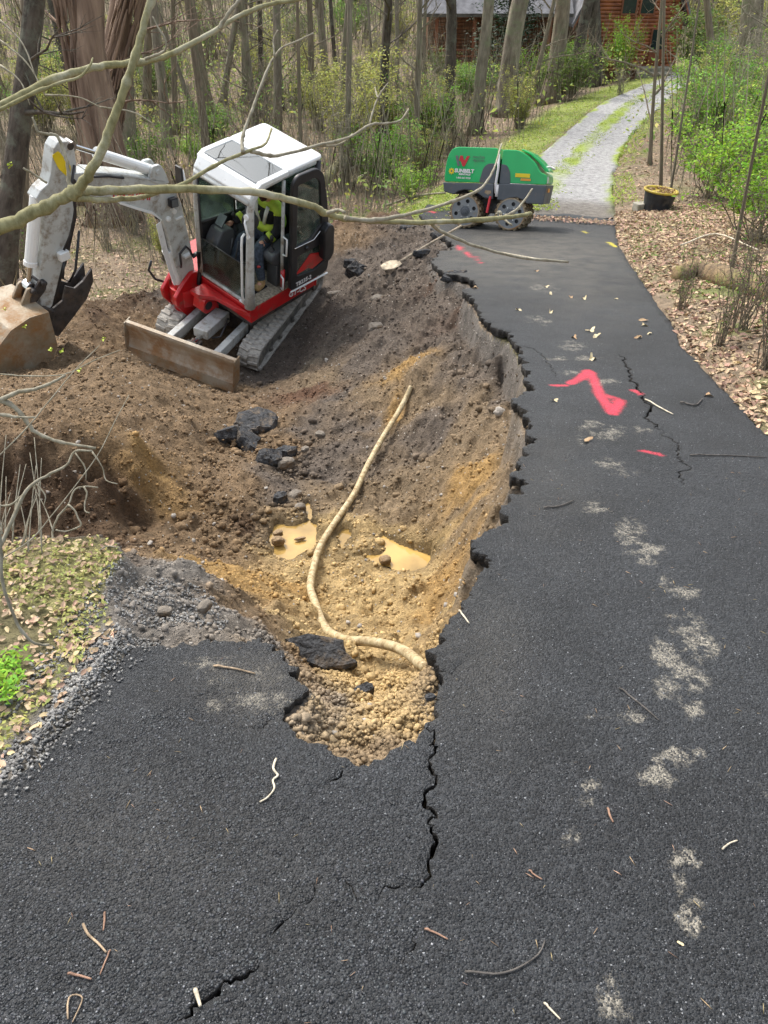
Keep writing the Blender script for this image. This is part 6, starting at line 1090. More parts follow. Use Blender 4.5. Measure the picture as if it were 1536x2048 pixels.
limb([(152, 378), (138, 366), (136, 333), (125, 294), (113, 271), (95, 268), (76, 263), (70, 248), (65, 234)], (3.0, 2.9), (9, 4), 'twig', 'limb_grey', ot, .1); limb([(46, 336), (70, 350), (94, 366)], (2.95, 3.), (4, 5), 'twig', 'limb_grey', ot)
limb([(-640, 480), (-300, 380), (-120, 275), (0, 213), (60, 182), (130, 151), (200, 133), (250, 127), (300, 120), (345, 106), (400, 78), (440, 55), (480, 30), (540, 8), (600, -2), (680, -30)], (3.2, 3.6), (21, 6), 'limb', 'limb_bark', ot, .08)
limb([(438, 57), (455, 30), (475, 5), (492, -22)], (3.45, 3.4), (9, 6), 'limb', 'limb_grey', ot); limb([(-640, 500), (-300, 400), (-60, 246), (0, 219), (60, 189), (120, 166), (160, 153), (180, 131), (186, 116)], (3.15, 3.2), (12, 3), 'limb', 'limb_bark', ot)
limb([(290, 118), (318, 108), (331, 98), (330, 78), (318, 58), (305, 33)], (3.3, 3.2), (6, 3), 'twig', 'limb_grey', ot); limb([(-300, 820), (-60, 812), (0, 800), (31, 786), (78, 776), (110, 762), (131, 750)], (2.9, 2.9), (16, 4), 'limb', 'limb_grey', ot, .12)
limb([(-10, 798), (20, 808), (43, 829), (66, 860), (100, 878), (141, 888), (191, 896)], (2.9, 2.95), (11, 5), 'limb', 'limb_grey', ot, .1); limb([(-200, 800), (0, 829), (35, 834), (70, 835)], (2.9, 2.9), (9, 4), 'twig', 'limb_grey', ot)
limb([(-80, 1000), (-20, 930), (50, 860), (100, 800), (150, 740), (200, 690)], (2.6, 2.7), (3, 1.6), 'twig', 'limb_grey', ot); limb([(0, 748), (60, 752), (130, 748), (190, 720), (240, 700)], (2.7, 2.8), (3, 1.6), 'twig', 'limb_grey', ot)
for (u0, v0, u1, v1) in ((0, 80, 90, 190), (90, 190, 200, 214), (0, 130, 60, 210), (200, 214, 310, 250), (0, 40, 70, 150)):
    limb([(u0, v0), ((u0 + u1) / 2 + 10, (v0 + v1) / 2 - 8), (u1, v1)], (3.4, 3.4), (4, 2), 'twig', 'limb_grey', ot)
M['young_leaf'] = mat('young_leaf', (.45, .55, .05), rough=.6, var=.2)
for (u, v) in ((18, 330), (146, 505), (48, 655), (205, 680), (122, 703), (158, 742), (100, 700), (20, 335), (8, 620)):
    p = at_depth(u, v, 2.95); V, F = leaf_mesh(int(u), False); g = G(); R_ = Matrix.Rotation(rt.uniform(0, 6), 3, 'Z') @ Matrix.Rotation(rt.uniform(.3, 1.2), 3, 'X'); g.add([Vector(p) + R_ @ Vector(q) * .012 for q in V], F); g.add([Vector(p) + Vector((.008, 0, .008)) + R_ @ R_ @ Vector(q) * .009 for q in V], F); g.obj('leaf_bud', 'young_leaf', ot)
# bare bush at the turf edge, lower left
bb = thing('bare_bush', 'leafless pale twiggy bush at the turf edge in front of the dark cut bank', 'bush')
def bl_(P, d, w_, m='limb_grey', nm='stem'): return limb(P, d, w_, nm, m, bb, .12, 4, 7)
bl_([(2, 1090), (23, 1044), (47, 989), (70, 965), (100, 948), (133, 930), (150, 903), (184, 902)], (2.75, 2.85), (9, 4)); bl_([(0, 1120), (62, 1079), (100, 1035), (137, 989), (195, 911), (228, 846), (258, 790)], (2.7, 2.9), (3, 1.5))
bl_([(-40, 980), (-4, 1060), (2, 1110), (4, 1160), (20, 1212), (39, 1255), (62, 1282), (80, 1289), (98, 1290)], (1.9, 2.05), (8, 5), 'limb_grey')
bl_([(121, 1104), (108, 1085), (105, 1063), (117, 1032), (137, 1009), (148, 981), (168, 973), (196, 975)], (3.3, 3.4), (5, 3)); bl_([(137, 1009), (150, 1022), (156, 1036), (162, 1050), (148, 1058), (129, 1063), (112, 1060)], (3.35, 3.35), (4, 3)); bl_([(168, 973), (174, 988), (170, 1006), (170, 1022), (180, 1026)], (3.38, 3.35), (4, 2))
for k in range(16):
    u = rt.uniform(-20, 110); v = rt.uniform(1060, 1110); dx = rt.uniform(-40, 60); dy = rt.uniform(60, 230); bl_([(u, v), (u + dx * .4, v - dy * .5), (u + dx, v - dy)], (3.1, 3.2), (3, 1.4), 'limb_grey', 'twig')
for (P, w_) in (([(184, 902), (205, 935), (212, 960), (235, 968)], 2), ([(150, 905), (170, 935), (172, 960)], 2), ([(47, 989), (20, 1010), (-10, 1010)], 3), ([(70, 965), (90, 990), (88, 1010)], 2), ([(200, 1100), (215, 1092), (240, 1096)], 2)): bl_(P, (3.0, 3.0), (w_ + 1, w_), 'limb_grey', 'twig')
# ================================================================ TREES
def tubes_np(segs):
    'segs: list of (points, radii, sides) -> one mesh arrays'
    g = G()
    for P, r, n in segs: g.tube(P, r, n, cap=False)
    return g
def make_tree(seed, h=13., r=.15, first=3., limbs=18, wob=.12, fork=False):
    R_ = random.Random(seed); tr = G(); pts = []; n = 16
    for i in range(n): t = i / (n - 1); pts.append(Vector((wob * math.sin(t * 5 + seed) * t * 2 + R_.uniform(-.02, .02), wob * math.cos(t * 4 + seed * 2) * t * 2 - wob * math.cos(seed * 2) * t * 2, h * t ** 1.25 - .15)))
    rs = [r * (1.0 + .55 * math.exp(-p.z * 3.2)) * (1 - .8 * (p.z / h)) for p in pts]
    tr.tube(pts, rs, 14)
    # furrowed outline
    for i, v in enumerate(tr.v): a = i % 14; k = 1 + .07 * math.sin(a * 2.3 + seed) + R_.uniform(-.03, .03); c = pts[i // 14]; tr.v[i] = (c.x + (v[0] - c.x) * k, c.y + (v[1] - c.y) * k, v[2])
    segs = []
    def br(p, d, L, rr, lev):
        k = (5, 4, 3)[lev]; P = [p]; q = p.copy(); dd = d.normalized()
        for i in range(k): dd = (dd + Vector((R_.uniform(-.28, .28), R_.uniform(-.28, .28), R_.uniform(-.08, .22)))).normalized(); q = q + dd * L / k; P.append(q.copy())
        segs.append((P, [rr * (1 - .75 * i / k) for i in range(k + 1)], (6, 4, 3)[lev]))
        if lev < 2:
            for j in range((5, 3)[lev]):
                i = R_.randint(1, k); a = Vector((R_.uniform(-1, 1), R_.uniform(-1, 1), R_.uniform(-.3, .7))).normalized(); br(P[i], (dd + a * 1.1), L * R_.uniform(.3, .55), rr * .42, lev + 1)
    for j in range(limbs):
        z = first + (h - first) * (j / limbs) ** .9; i = max(k for k in range(n) if pts[k].z <= z); t = (z - pts[i].z) / (pts[min(i + 1, n - 1)].z - pts[i].z + 1e-6); p = pts[i].lerp(pts[min(i + 1, n - 1)], t); a = R_.uniform(0, 6.28)
        br(p, Vector((math.cos(a), math.sin(a), R_.uniform(.1, .9))), R_.uniform(1.2, 3.4) * (1 - .45 * j / limbs) * h / 13, rs[i] * R_.uniform(.15, .32), 0)
    return tr, tubes_np(segs)
def g_mesh(g, name, m, smooth=True):
    me = bpy.data.meshes.new(name); me.from_pydata(g.v, [], g.f); me.materials.append(M[m]); me.polygons.foreach_set('use_smooth', [smooth] * len(me.polygons)); me.update(); return me
def shaggy(tr, seed):
    R_ = random.Random(seed); n = 14
    for i, v in enumerate(tr.v):
        a = i % n; ring = i // n; c = Vector((sum(tr.v[ring * n + j][0] for j in range(n)) / n, sum(tr.v[ring * n + j][1] for j in range(n)) / n, 0)); k = 1 + .16 * math.sin(a * 4.1 + ring * .25); tr.v[i] = (c.x + (v[0] - c.x) * k, c.y + (v[1] - c.y) * k, v[2])
    g = G(); pr = lambda z: .15 * (1 + .55 * math.exp(-z * 3.2)) * (1 - .8 * z / 14) * 1.06
    for k in range(420):
        z = R_.uniform(0, 9); L_ = R_.uniform(.4, 1.6); a = R_.uniform(0, 6.28); w_ = R_.uniform(.008, .022); P = []
        for j in range(5): zz = z + L_ * j / 4; r_ = pr(zz) + .006 + .02 * abs(j - 2) / 2 * R_.random(); P.append(Vector((r_ * math.cos(a + j * .03), r_ * math.sin(a + j * .03), zz)))
        g.tube(P, [w_ * .3, w_, w_, w_, w_ * .3], 4, cap=False)
    return g
TREES = []
for s, (h, first, nl, wb) in enumerate(((14, 3.5, 18, .12), (13, 2.2, 22, .2), (15, 5, 14, .08), (11, 1.2, 24, .25), (12, 2.8, 18, .35))):
    a, b = make_tree(900 + s, h, .15, first, nl, wb); TREES.append((a, b, h))
TMESH = {}
SHAG = g_mesh(shaggy(make_tree(999, 14, .15, 3, 1, .12)[0], 5), 'bark_strips', 'bark_red')
def tree_at(kind, base, top, rad, barkm, lab, grp=None, crown=True, hs=1., cat='tree', name='bare_tree'):
    key = (kind, barkm)
    if key not in TMESH: a, b, h = TREES[kind]; TMESH[key] = (g_mesh(a, 'trunk', barkm), g_mesh(b, 'crown', barkm), h)
    tm, cm, h = TMESH[key]; B = Vector(base); T_ = Vector(top); zax = (T_ - B).normalized(); xax = Vector((1, 0, 0)); yax = zax.cross(xax).normalized(); xax = yax.cross(zax); R3 = Matrix((xax, yax, zax)).transposed() @ Matrix.Rotation(rt.uniform(0, 6.28), 3, 'Z')
    s = rad / .15; sz = hs
    mw = Matrix.Translation(B) @ R3.to_4x4() @ Matrix.Diagonal((s, s, sz, 1)); t = thing(name, lab, cat, group=grp, mw=mw); o = link('trunk', tm, t)
    if barkm == 'bark_red': link('bark_strips', SHAG, t)
    if crown: c = link('crown', cm, t); c.matrix_local = Matrix.Diagonal((max(1, 1 / s * 1.), max(1, 1 / s * 1.), 1, 1)) if s > 0 else Matrix()
    if crown and s < 1: c.matrix_local = Matrix.Diagonal((.75 / s, .75 / s, .85, 1))
    if crown and s > 1: c.matrix_local = Matrix.Diagonal((1.4 / s, 1.4 / s, 1, 1))
    return t
def tree_px(kind, ub, vb, ut, vt, w_, barkm, lab, z=None, **k):
    B = hit(ub, vb) if z is None else at_z(ub, vb, z)
    B = B.copy(); B[2] = gz(B[0], B[1]) - .02; dep = (B - CAM) @ FWD; d = ray(ut, vt); t = (B[1] - CAM[1]) / d[1]; top = CAM + t * d; return tree_at(kind, B, top, w_ / FOC * dep / 2, barkm, lab, **k)
HAND = [(4, 8, 592, 78, 40, 50, 'bark_dark', 'dark scaly trunk bending right, at the left picture edge behind the bucket'), (2, 45, 520, 48, 300, 20, 'bark_brown', 'thin straight trunk just right of the dark bending trunk'),
 (0, 232, 440, 148, 0, 84, 'bark_red', 'massive reddish tree with shredding bark behind the excavator boom'), (1, 178, 400, 320, -250, 62, 'bark_red', 'reddish leaning stem grown together with the massive shredding tree'), (2, 262, 350, 232, 0, 42, 'bark_grey', 'grey trunk just right of the massive reddish tree'),
 (0, 352, 268, 345, 0, 12, 'bark_brown', 'slim trunk above the excavator mirror'), (2, 420, 225, 398, 80, 18, 'bark_brown', 'short looking brown trunk leaning left, above the left corner of the cab roof'), (1, 446, 205, 470, 0, 14, 'bark_grey', 'forked slim tree right of the leaning brown trunk'), (2, 492, 205, 486, 0, 16, 'bark_grey', 'slim grey trunk above the middle of the cab roof'),
 (0, 556, 300, 550, 0, 20, 'bark_grey', 'straight grey trunk right behind the top of the cab roof'), (3, 616, 210, 622, 0, 15, 'bark_brown', 'slim trunk in front of the yellow green thicket'), (2, 522, 200, 520, 0, 12, 'bark_dark', 'thin dark trunk left of the straight grey trunk'), (0, 655, 190, 640, 0, 18, 'bark_grey', 'grey trunk behind the yellow green thicket'),
 (4, 830, 325, 828, 0, 15, 'bark_grey', 'spreading slim tree with many low twigs, left of the roller'), (0, 893, 262, 904, 0, 26, 'bark_dark', 'dark straight trunk above the left half of the roller'), (2, 950, 268, 985, 0, 28, 'bark_grey', 'leaning grey trunk, second from left beside the drive'), (0, 1012, 232, 1036, 0, 44, 'bark_grey', 'thickest grey trunk beside the drive, third from left'),
 (3, 1042, 250, 1108, 20, 11, 'bark_brown', 'thin crooked sapling leaning right between two thick drive side trunks'), (0, 1098, 205, 1132, 0, 38, 'bark_brown', 'thick brown trunk leaning right, before the dark conifer'), (2, 1135, 188, 1178, 0, 26, 'bark_dark', 'dark slanting trunk in front of the cabin, left one of a close pair'), (0, 1192, 172, 1192, 0, 30, 'bark_dark', 'dark upright trunk at the left corner of the cabin gable'),
 (3, 1300, 330, 1322, 0, 8, 'bark_brown', 'slender crooked tree beside the drive, behind the black tub'), (4, 1322, 392, 1330, 150, 7, 'bark_brown', 'thin stem rising just behind the black tub'), (3, 1338, 400, 1372, 180, 5, 'bark_grey', 'thin stem leaning right behind the black tub'),
 (0, 1502, 190, 1512, 0, 52, 'bark_grey', 'broad hazy grey trunk near the upper right corner'), (2, 1432, 170, 1416, 0, 16, 'bark_brown', 'slim trunk left of the broad trunk in the upper right'), (1, 1462, 545, 1502, 330, 7, 'bark_brown', 'young multi stemmed tree behind the fallen log at right')]
for kd, ub, vb, ut, vt, w_, bk_, lab in HAND: tree_px(kd, ub, vb, ut, vt, w_ * .88, bk_, lab, crown=w_ > 7)
# other woodland trees, none told apart
LM = sorted([(u_ + (t_ - u_) * .6, n_) for _, u_, _, t_, _, _, _, l_ in HAND for n_ in [{'massive': 'massive reddish tree'}.get(l_.split()[0], ' '.join(l_.replace(',', '').split()[:4]))]])
GAPS = [(78, 'dark bending trunk'), (180, 'massive reddish tree'), (345, 'mirror side trunk'), (408, 'brown leaning trunk'), (486, 'slim grey trunk'), (552, 'straight grey trunk'), (640, 'thicket trunk'), (829, 'low twigged tree'), (900, 'dark straight trunk'), (970, 'leaning grey trunk'), (1026, 'thickest grey trunk'), (1118, 'thick brown trunk'), (1190, 'cabin corner trunk'), (1330, 'drive side stem'), (1424, 'slim right trunk'), (1508, 'broad hazy trunk')]
ORD = ['leftmost', 'second from left', 'third from left', 'fourth from left', 'fifth from left', 'sixth from left', 'seventh from left', 'eighth from left', 'ninth from left', 'tenth from left'] + [k + ' from left' for k in 'eleventh twelfth thirteenth fourteenth fifteenth sixteenth seventeenth eighteenth nineteenth twentieth'.split()] + [a + '-' + b + ' from left' for a in ('twenty', 'thirty') for b in 'first second third fourth fifth sixth seventh eighth ninth'.split()]
def name_by_place(items, kind):
    'items: (u, object, look); the label says which trunks it stands between and its rank there'
    items.sort(key=lambda q: q[0]); gaps = [-1e9] + [g_[0] for g_ in GAPS] + [1e9]
    for i in range(len(gaps) - 1):
        inn = [q for q in items if gaps[i] <= q[0] < gaps[i + 1]]
        a = 'between %s and %s' % (GAPS[i - 1][1], GAPS[i][1]) if 0 < i < len(GAPS) else ('left of the dark bending trunk' if i == 0 else 'right of the broad hazy trunk')
        for k, (u_, o_, look) in enumerate(inn): o_['label'] = '%s %s, %s %s' % (look, kind, ORD[k] if k < len(inn) - 1 or k == 0 else 'rightmost', a)
def scr(x, y, z):
    q = np.array([x, y, z]) - CAM; d = q @ FWD; return 768 + FOC * q[0] / d, 1024 - FOC * (q @ UPV) / d
TREE_ITEMS = []; SAP_ITEMS = []; BUSH_ITEMS = []
def blocks(x, y):
    d = y * .809 + 3.; u = 768 + FOC * x / d
    return 1140 < u < 1350 and y < 43
GT = 'bare trees of the background woods'; placed = []; cnt = 0
while cnt < 140:
    y = 19 + 75 * rt.random() ** .8; x = rt.uniform(-.55, .56) * (y * .809 + 3)
    if ledge(y) - 2.5 < x < redge(y) + (2.2 if y < 26 else 6) and y < 48: continue
    if 3 < x < 17 and 36 < y < 54: continue
    if blocks(x, y): continue
    if x > 0 and y < 36 and x < redge(y) + 3.5 : continue
    if any((x - a) ** 2 + (y - b) ** 2 < 1.6 for a, b in placed): continue
    placed.append((x, y)); cnt += 1; z = gz(x, y, False); B = (x, y, z - .05); T_ = (x + rt.gauss(0, .9), y + rt.gauss(0, .6), z + 10)
    rr_ = rt.choice([.04, .05, .06, .08, .10, .12, .16]); bk2 = rt.choice(['bark_grey', 'bark_grey', 'bark_brown', 'bark_dark']); o_ = tree_at(rt.randint(0, 4), B, T_, rr_, bk2, 'background tree', grp=GT, hs=rt.uniform(.8, 1.25), crown=rt.random() < .6)
    TREE_ITEMS.append((scr(x, y, z + 2)[0], o_, ('thin ' if rr_ < .07 else 'thick ' if rr_ > .13 else 'slim ') + {'bark_grey': 'grey', 'bark_brown': 'brown', 'bark_dark': 'dark'}[bk2]))
name_by_place(TREE_ITEMS, 'background tree')
# ================================================================ FOLIAGE
def leaf_mat(name, c, var=.35, tr=.35):
    m, t, b = new_mat(name); N = t.nodes; L = t.links; g = N.new('ShaderNodeNewGeometry'); hs = N.new('ShaderNodeHueSaturation'); hs.inputs['Color'].default_value = (*c, 1); mr = N.new('ShaderNodeMapRange'); mr.inputs[3].default_value = 1 - var; mr.inputs[4].default_value = 1 + var; L.new(g.outputs['Random Per Island'], mr.inputs[0]); L.new(mr.outputs[0], hs.inputs['Value'])
    ml = N.new('ShaderNodeMath'); ml.operation = 'MULTIPLY'; ml.inputs[1].default_value = 9.17; fr = N.new('ShaderNodeMath'); fr.operation = 'FRACT'; m2 = N.new('ShaderNodeMapRange'); m2.inputs[3].default_value = .47; m2.inputs[4].default_value = .53; L.new(g.outputs['Random Per Island'], ml.inputs[0]); L.new(ml.outputs[0], fr.inputs[0]); L.new(fr.outputs[0], m2.inputs[0]); L.new(m2.outputs[0], hs.inputs['Hue'])
    L.new(hs.outputs[0], b.inputs['Base Color']); b.inputs['Roughness'].default_value = .6; b.inputs['Specular IOR Level'].default_value = .3
    if tr:
        td = N.new('ShaderNodeBsdfTranslucent'); L.new(hs.outputs[0], td.inputs[0]); mx = N.new('ShaderNodeMixShader'); mx.inputs[0].default_value = tr; L.new(b.outputs[0], mx.inputs[1]); L.new(td.outputs[0], mx.inputs[2]); L.new(mx.outputs[0], N['Material Output'].inputs[0])
    M[name] = m
leaf_mat('leaf_green', (.17, .34, .035)); leaf_mat('leaf_bright', (.26, .46, .04)); leaf_mat('leaf_yellow', (.42, .44, .10)); leaf_mat('leaf_moss', (.34, .42, .08)); leaf_mat('leaf_hazy', (.26, .36, .09)); leaf_mat('leaf_dark', (.022, .05, .018), tr=.1); leaf_mat('leaf_mid', (.13, .20, .035)); leaf_mat('litter_leaf', (.46, .335, .21), .5, .1); leaf_mat('litter_dark', (.32, .21, .14), .5, .1); leaf_mat('dry_grass', (.46, .39, .20), .4, .2)
QL = [np.array([(-1, 0, .0), (0, -.45, .12 * k), (1, 0, -.1), (0, .45, .12)]) for k in (1, -1, 2)]; QF = [(0, 1, 2, 3)]
LL = []
for k_ in range(5):
    r_ = np.random.default_rng(700 + k_); a_ = np.linspace(0, 2 * np.pi, 9)[:-1] + r_.uniform(-.2, .2, 8); q_ = r_.uniform(.65, 1.1, 8); LL.append(np.column_stack([np.append(q_ * np.cos(a_), 0), np.append(q_ * np.sin(a_) * .6, 0), np.append(np.abs(np.sin(a_)) * r_.uniform(.05, .5, 8) + np.cos(a_) * r_.uniform(-.2, .2), -.05)]))
LF = [(i, (i + 1) % 8, 8) for i in range(8)]
def shrub_mesh(seed, h, rad, nst, nleaf, ls, leafm, stemm='bark_brown', dens=1., wisp=False):
    R_ = random.Random(seed); rg = np.random.default_rng(seed); g = G(); tips = []
    for k in range(nst):
        a = R_.uniform(0, 6.28); q = Vector((R_.gauss(0, .08) * rad, R_.gauss(0, .08) * rad, -.03)); L_ = h * R_.uniform(.6, 1.05); out_ = R_.uniform(.1, 1.) * rad; P = [q]
        for i in range(1, 7): t = i / 6; P.append(Vector((q.x + math.cos(a) * out_ * t ** (1.2 if wisp else .8) + R_.gauss(0, .02) * h, q.y + math.sin(a) * out_ * t ** (1.2 if wisp else .8) + R_.gauss(0, .02) * h, L_ * t * (1 - .12 * t * (not wisp)))))
        g.tube(P, [.012 * h * (1 - .8 * i / 6) * .5 for i in range(7)], 4, cap=False)
        for i in range(2, 7):
            for j in range(3): 
                e = P[i] + Vector((R_.gauss(0, .13), R_.gauss(0, .13), R_.uniform(-.03, .16))) * h * (.45 if wisp else .9); g.tube([P[i], P[i].lerp(e, .5) + Vector((0, 0, .01)), e], [.0025 * h, .0018 * h, .001 * h], 3, cap=False); tips.append((P[i], e))
    i = rg.integers(0, len(tips), nleaf); t = rg.random((nleaf, 1)); A_ = np.array([tuple(a) for a, b in tips]); B_ = np.array([tuple(b) for a, b in tips]); pos = A_[i] + (B_[i] - A_[i]) * (t ** .6) + rg.normal(0, .022 * h, (nleaf, 3)); pos[:, 2] = np.maximum(pos[:, 2], .05)
    lm = scatter_mesh('leaves', QL, QF, pos, rand_rot(nleaf, .9), rg.uniform(.6, 1.3, nleaf) * ls); lm.materials.append(M[leafm]); return g_mesh(g, 'stems', stemm), lm
SH = {'bright': shrub_mesh(1, 1.3, .8, 22, 4600, .023, 'leaf_bright'), 'green': shrub_mesh(2, 1.6, .9, 24, 4200, .028, 'leaf_green'), 'yellow': shrub_mesh(3, 1.8, .8, 34, 4600, .026, 'leaf_yellow', 'bark_grey', wisp=True), 'mid': shrub_mesh(4, 1.5, .9, 22, 2600, .035, 'leaf_mid'), 'bare': shrub_mesh(5, 1.4, .7, 26, 160, .02, 'leaf_green', 'bark_brown', wisp=True), 'bare_pale': shrub_mesh(6, 1.3, .6, 26, 60, .02, 'leaf_yellow', 'limb_grey', wisp=True)}
SHH = {'bright': 1.3, 'green': 1.6, 'yellow': 1.8, 'mid': 1.5, 'bare': 1.4, 'bare_pale': 1.3}
def shrub(kind, u, v, hpx, lab, grp=None, wide=1., lean=0.):
    p = hit(u, v); dep = (p - CAM) @ FWD; h = hpx / FOC * dep / math.cos(PITCH) ; s = h / SHH[kind]; t = thing('shrub', lab, 'shrub', loc=p, group=grp); t.rotation_euler = (rt.uniform(-.05, .05), lean, rt.uniform(0, 6)); t.scale = (s * wide, s * wide, s); link('stems', SH[kind][0], t); link('leaves', SH[kind][1], t); return t
SL = [('bright', 825, 400, 60, 'small vivid green shrub between the dirt mound and the roller', 1.3), ('yellow', 700, 330, 150, 'airy yellow green shrub right behind the cab, largest of its kind', 1.3), ('yellow', 640, 260, 90, 'airy yellow green shrub above the right end of the cab roof', 1.3), ('yellow', 770, 290, 120, 'airy yellow green shrub midway between cab and roller', 1.2), ('yellow', 745, 230, 90, 'farther airy yellow green shrub above the midway one', 1.2), ('yellow', 860, 300, 80, 'wispy yellow green shrub at the left shoulder of the roller', 1.), ('mid', 600, 232, 70, 'darker green sapling bush among yellow shrubs', .8),
 ('bright', 1500, 480, 190, 'bright green shrub overhanging the right edge above the fallen log', 1.2), ('bright', 1420, 395, 130, 'bright green shrub right of the black tub', 1.2), ('bright', 1530, 390, 150, 'bright green shrub cut by the right picture edge', 1.2), ('green', 1430, 300, 130, 'leafy green shrub above the bright shrub at right', 1.3), ('green', 1490, 250, 110, 'leafy green shrub below the broad hazy trunk', 1.2), ('bright', 1410, 225, 80, 'light green shrub where the drive meets the woods at right', 1.2), ('green', 1450, 190, 100, 'green shrub behind the light green drive side shrub', 1.2), ('mid', 1370, 290, 60, 'low muted shrub on the right side of the drive', 1.),
 ('bright', 1240, 165, 95, 'tall light green shrub in front of the cabin wall', .55), ('bright', 1175, 165, 60, 'light green shrub under the left cabin trunk pair', 1.1), ('green', 1150, 160, 60, 'green shrub between the dark slanting trunk and the brown trunk', 1.2), ('bright', 1075, 190, 70, 'light green shrub between two thick drive side trunks', 1.), ('green', 930, 200, 60, 'green shrub behind the leaning grey trunk', 1.4), ('bright', 935, 175, 40, 'low bright greenery in front of the cabin porch', 1.5),
 ('mid', 1400, 160, 110, 'muted leafy shrub to the right of the cabin', 1.2), ('yellow', 1500, 130, 120, 'pale yellow green thicket under the upper right trunks', 1.5), ('yellow', 1420, 100, 110, 'pale yellow green bush behind the drive end shrubs', 1.5), ('green', 430, 290, 70, 'green bush above the left corner of the cab roof', 1.5), ('bright', 395, 330, 50, 'small bright green bush by the excavator mirror', 1.2), ('green', 330, 180, 60, 'green bush between the grey trunk and the slim trunk', 1.5), ('bare', 1360, 620, 120, 'leafless thin shrub at the road edge before the fallen log', .7), ('bare', 1480, 660, 220, 'tall leafless shrub with upright stems right of the fallen log', .8), ('bare', 1440, 690, 170, 'leafless multi stemmed shrub on the verge, nearest the road', .6), ('bare', 1530, 740, 260, 'leafless shrub at the right edge, nearest to the camera', .7), ('bare', 1500, 420, 150, 'leafless shrub behind the bright shrub at right', .9),
 ('bare_pale', 270, 470, 110, 'pale leafless bush seen under the excavator boom', 1.), ('bare_pale', 215, 500, 90, 'pale leafless bush left under the boom, by the stick', 1.), ('yellow', 330, 520, 80, 'yellowish weedy bush by the boom foot', 1.), ('bare', 60, 560, 100, 'dull leafless bush behind the bucket', 1.), ('bare_pale', 750, 390, 70, 'tangled pale bush on top of the dirt mound', 1.2), ('bare', 1040, 250, 60, 'twiggy leafless bush at the foot of the thickest drive side trunk', 1.), ('bare_pale', 1240, 190, 50, 'dry pale stalks before the cabin steps', 1.2), ('bare_pale', 900, 300, 60, 'pale dry stalks behind the roller', 1.4)]
for kd, u, v, hp_, lab, wd_ in SL: shrub(kd, u, v, hp_, lab, wide=wd_)
GS = 'saplings of the undergrowth'; GG = 'low green bushes of the background woods'
cnt = 0
while cnt < 90:
    y = 17 + 50 * rt.random() ** 1.2; x = rt.uniform(-.52, .53) * (y * .809 + 3)
    if ledge(y) - .9 < x < redge(y) + 1.6 and y < 48: continue
    if 3 < x < 17 and 38 < y < 54: continue
    if blocks(x, y): continue
    if y < 21 and x < 2: continue
    cnt += 1; kd = rt.choice(['bare', 'bare', 'bare', 'yellow', 'yellow', 'mid', 'green', 'bare_pale', 'bare_pale']); leafy = kd in ('yellow', 'mid', 'green', 'bright'); z = gz(x, y, False)
    t = thing('sapling' if not leafy else 'shrub', 'knee to head high leafless sapling in the undergrowth of the woods' if not leafy else 'low leafy bush scattered in the undergrowth of the woods', 'sapling' if not leafy else 'shrub', loc=(x, y, z - .02), group=GS if not leafy else GG); s = rt.uniform(.7, 1.5) if leafy else rt.uniform(1., 2.4); t.scale = (s * 1.1, s * 1.1, s); t.rotation_euler = (0, 0, rt.uniform(0, 6)); link('stems', SH[kd][0], t); link('leaves', SH[kd][1], t)
    (BUSH_ITEMS if leafy else SAP_ITEMS).append((scr(x, y, z)[0], t, {'yellow': 'yellowish', 'mid': 'dull green', 'green': 'green', 'bright': 'bright green', 'bare': 'brown leafless', 'bare_pale': 'pale leafless'}[kd]))
name_by_place(BUSH_ITEMS, 'bush'); name_by_place(SAP_ITEMS, 'sapling')
# conifer by the cabin
def conifer():
    rg = np.random.default_rng(77); p = hit(1010, 165); t = thing('conifer', 'dark green conifer between the thick trunks, left of the cabin gable', 'conifer', loc=p); g = G(); g.tube([Vector((0, 0, -.1)), Vector((0, 0, 9))], [.16, .02], 8); g.obj('trunk', 'bark_dark', t)
    n = 9000; z = 9 * rg.random(n) ** 1.1; a = rg.uniform(0, 2 * np.pi, n); layer = (z * 2.2) % 1; r_ = (2.3 * (1 - z / 9.3)) * rg.random(n) ** .5 * (.65 + .35 * layer) * (1 + .25 * np.sin(a * 3 + z * 2)); pos = np.column_stack([r_ * np.cos(a), r_ * np.sin(a), z + .2 - r_ * .25]); lm = scatter_mesh('foliage', QL, QF, pos, rand_rot(n, .6), rg.uniform(.05, .12, n)); link('foliage', lm, t, 'leaf_dark')
conifer()
# undergrowth, ground leaves, grass: nobody could count these
def wood_pts(n, y0, y1, pw, xr=.64):
    y = y0 + (y1 - y0) * RNG.random(n) ** pw; x = RNG.uniform(-xr, xr, n) * (y + 1.5); ok = (((x < ledge(y) - .05) | (x > redge(y) + .02)) | (y > 44)) & ~((x > 3.2) & (x < 15) & (y > 40.5) & (y < 52))
    dg = poly_in(x, y, DIG) & (line_dist(x, y, SOFT) > .25); ok &= ~dg & ~((x < 1) & (y < 5.5)); return x[ok], y[ok]
x, y = wood_pts(52000, 3.2, 34, 1.35); e = np.maximum(ledge(y) - x, x - redge(y)); keep = ~((x > 0) & (y < 11)) & (RNG.random(len(x)) < .35 + .65 * ss(0, .5, e)) & (RNG.random(len(x)) < np.where((x < ledge(y)) & (e < 2) & (y > 14), .35, 1)); x = x[keep]; y = y[keep]
RIGHT = np.where((x > 0) & (y < 15))[0]; s = RNG.uniform(.028, .055, len(x)); z = surf(x, y) + s * .25
k = RNG.random(len(x)) < .72
stuff('leaf_litter', QL, QF, np.column_stack([x, y, z])[k], rand_rot(k.sum(), .55), s[k], 'litter_leaf'); stuff('leaf_litter', QL, QF, np.column_stack([x, y, z])[~k], rand_rot((~k).sum(), .55), s[~k], 'litter_dark')
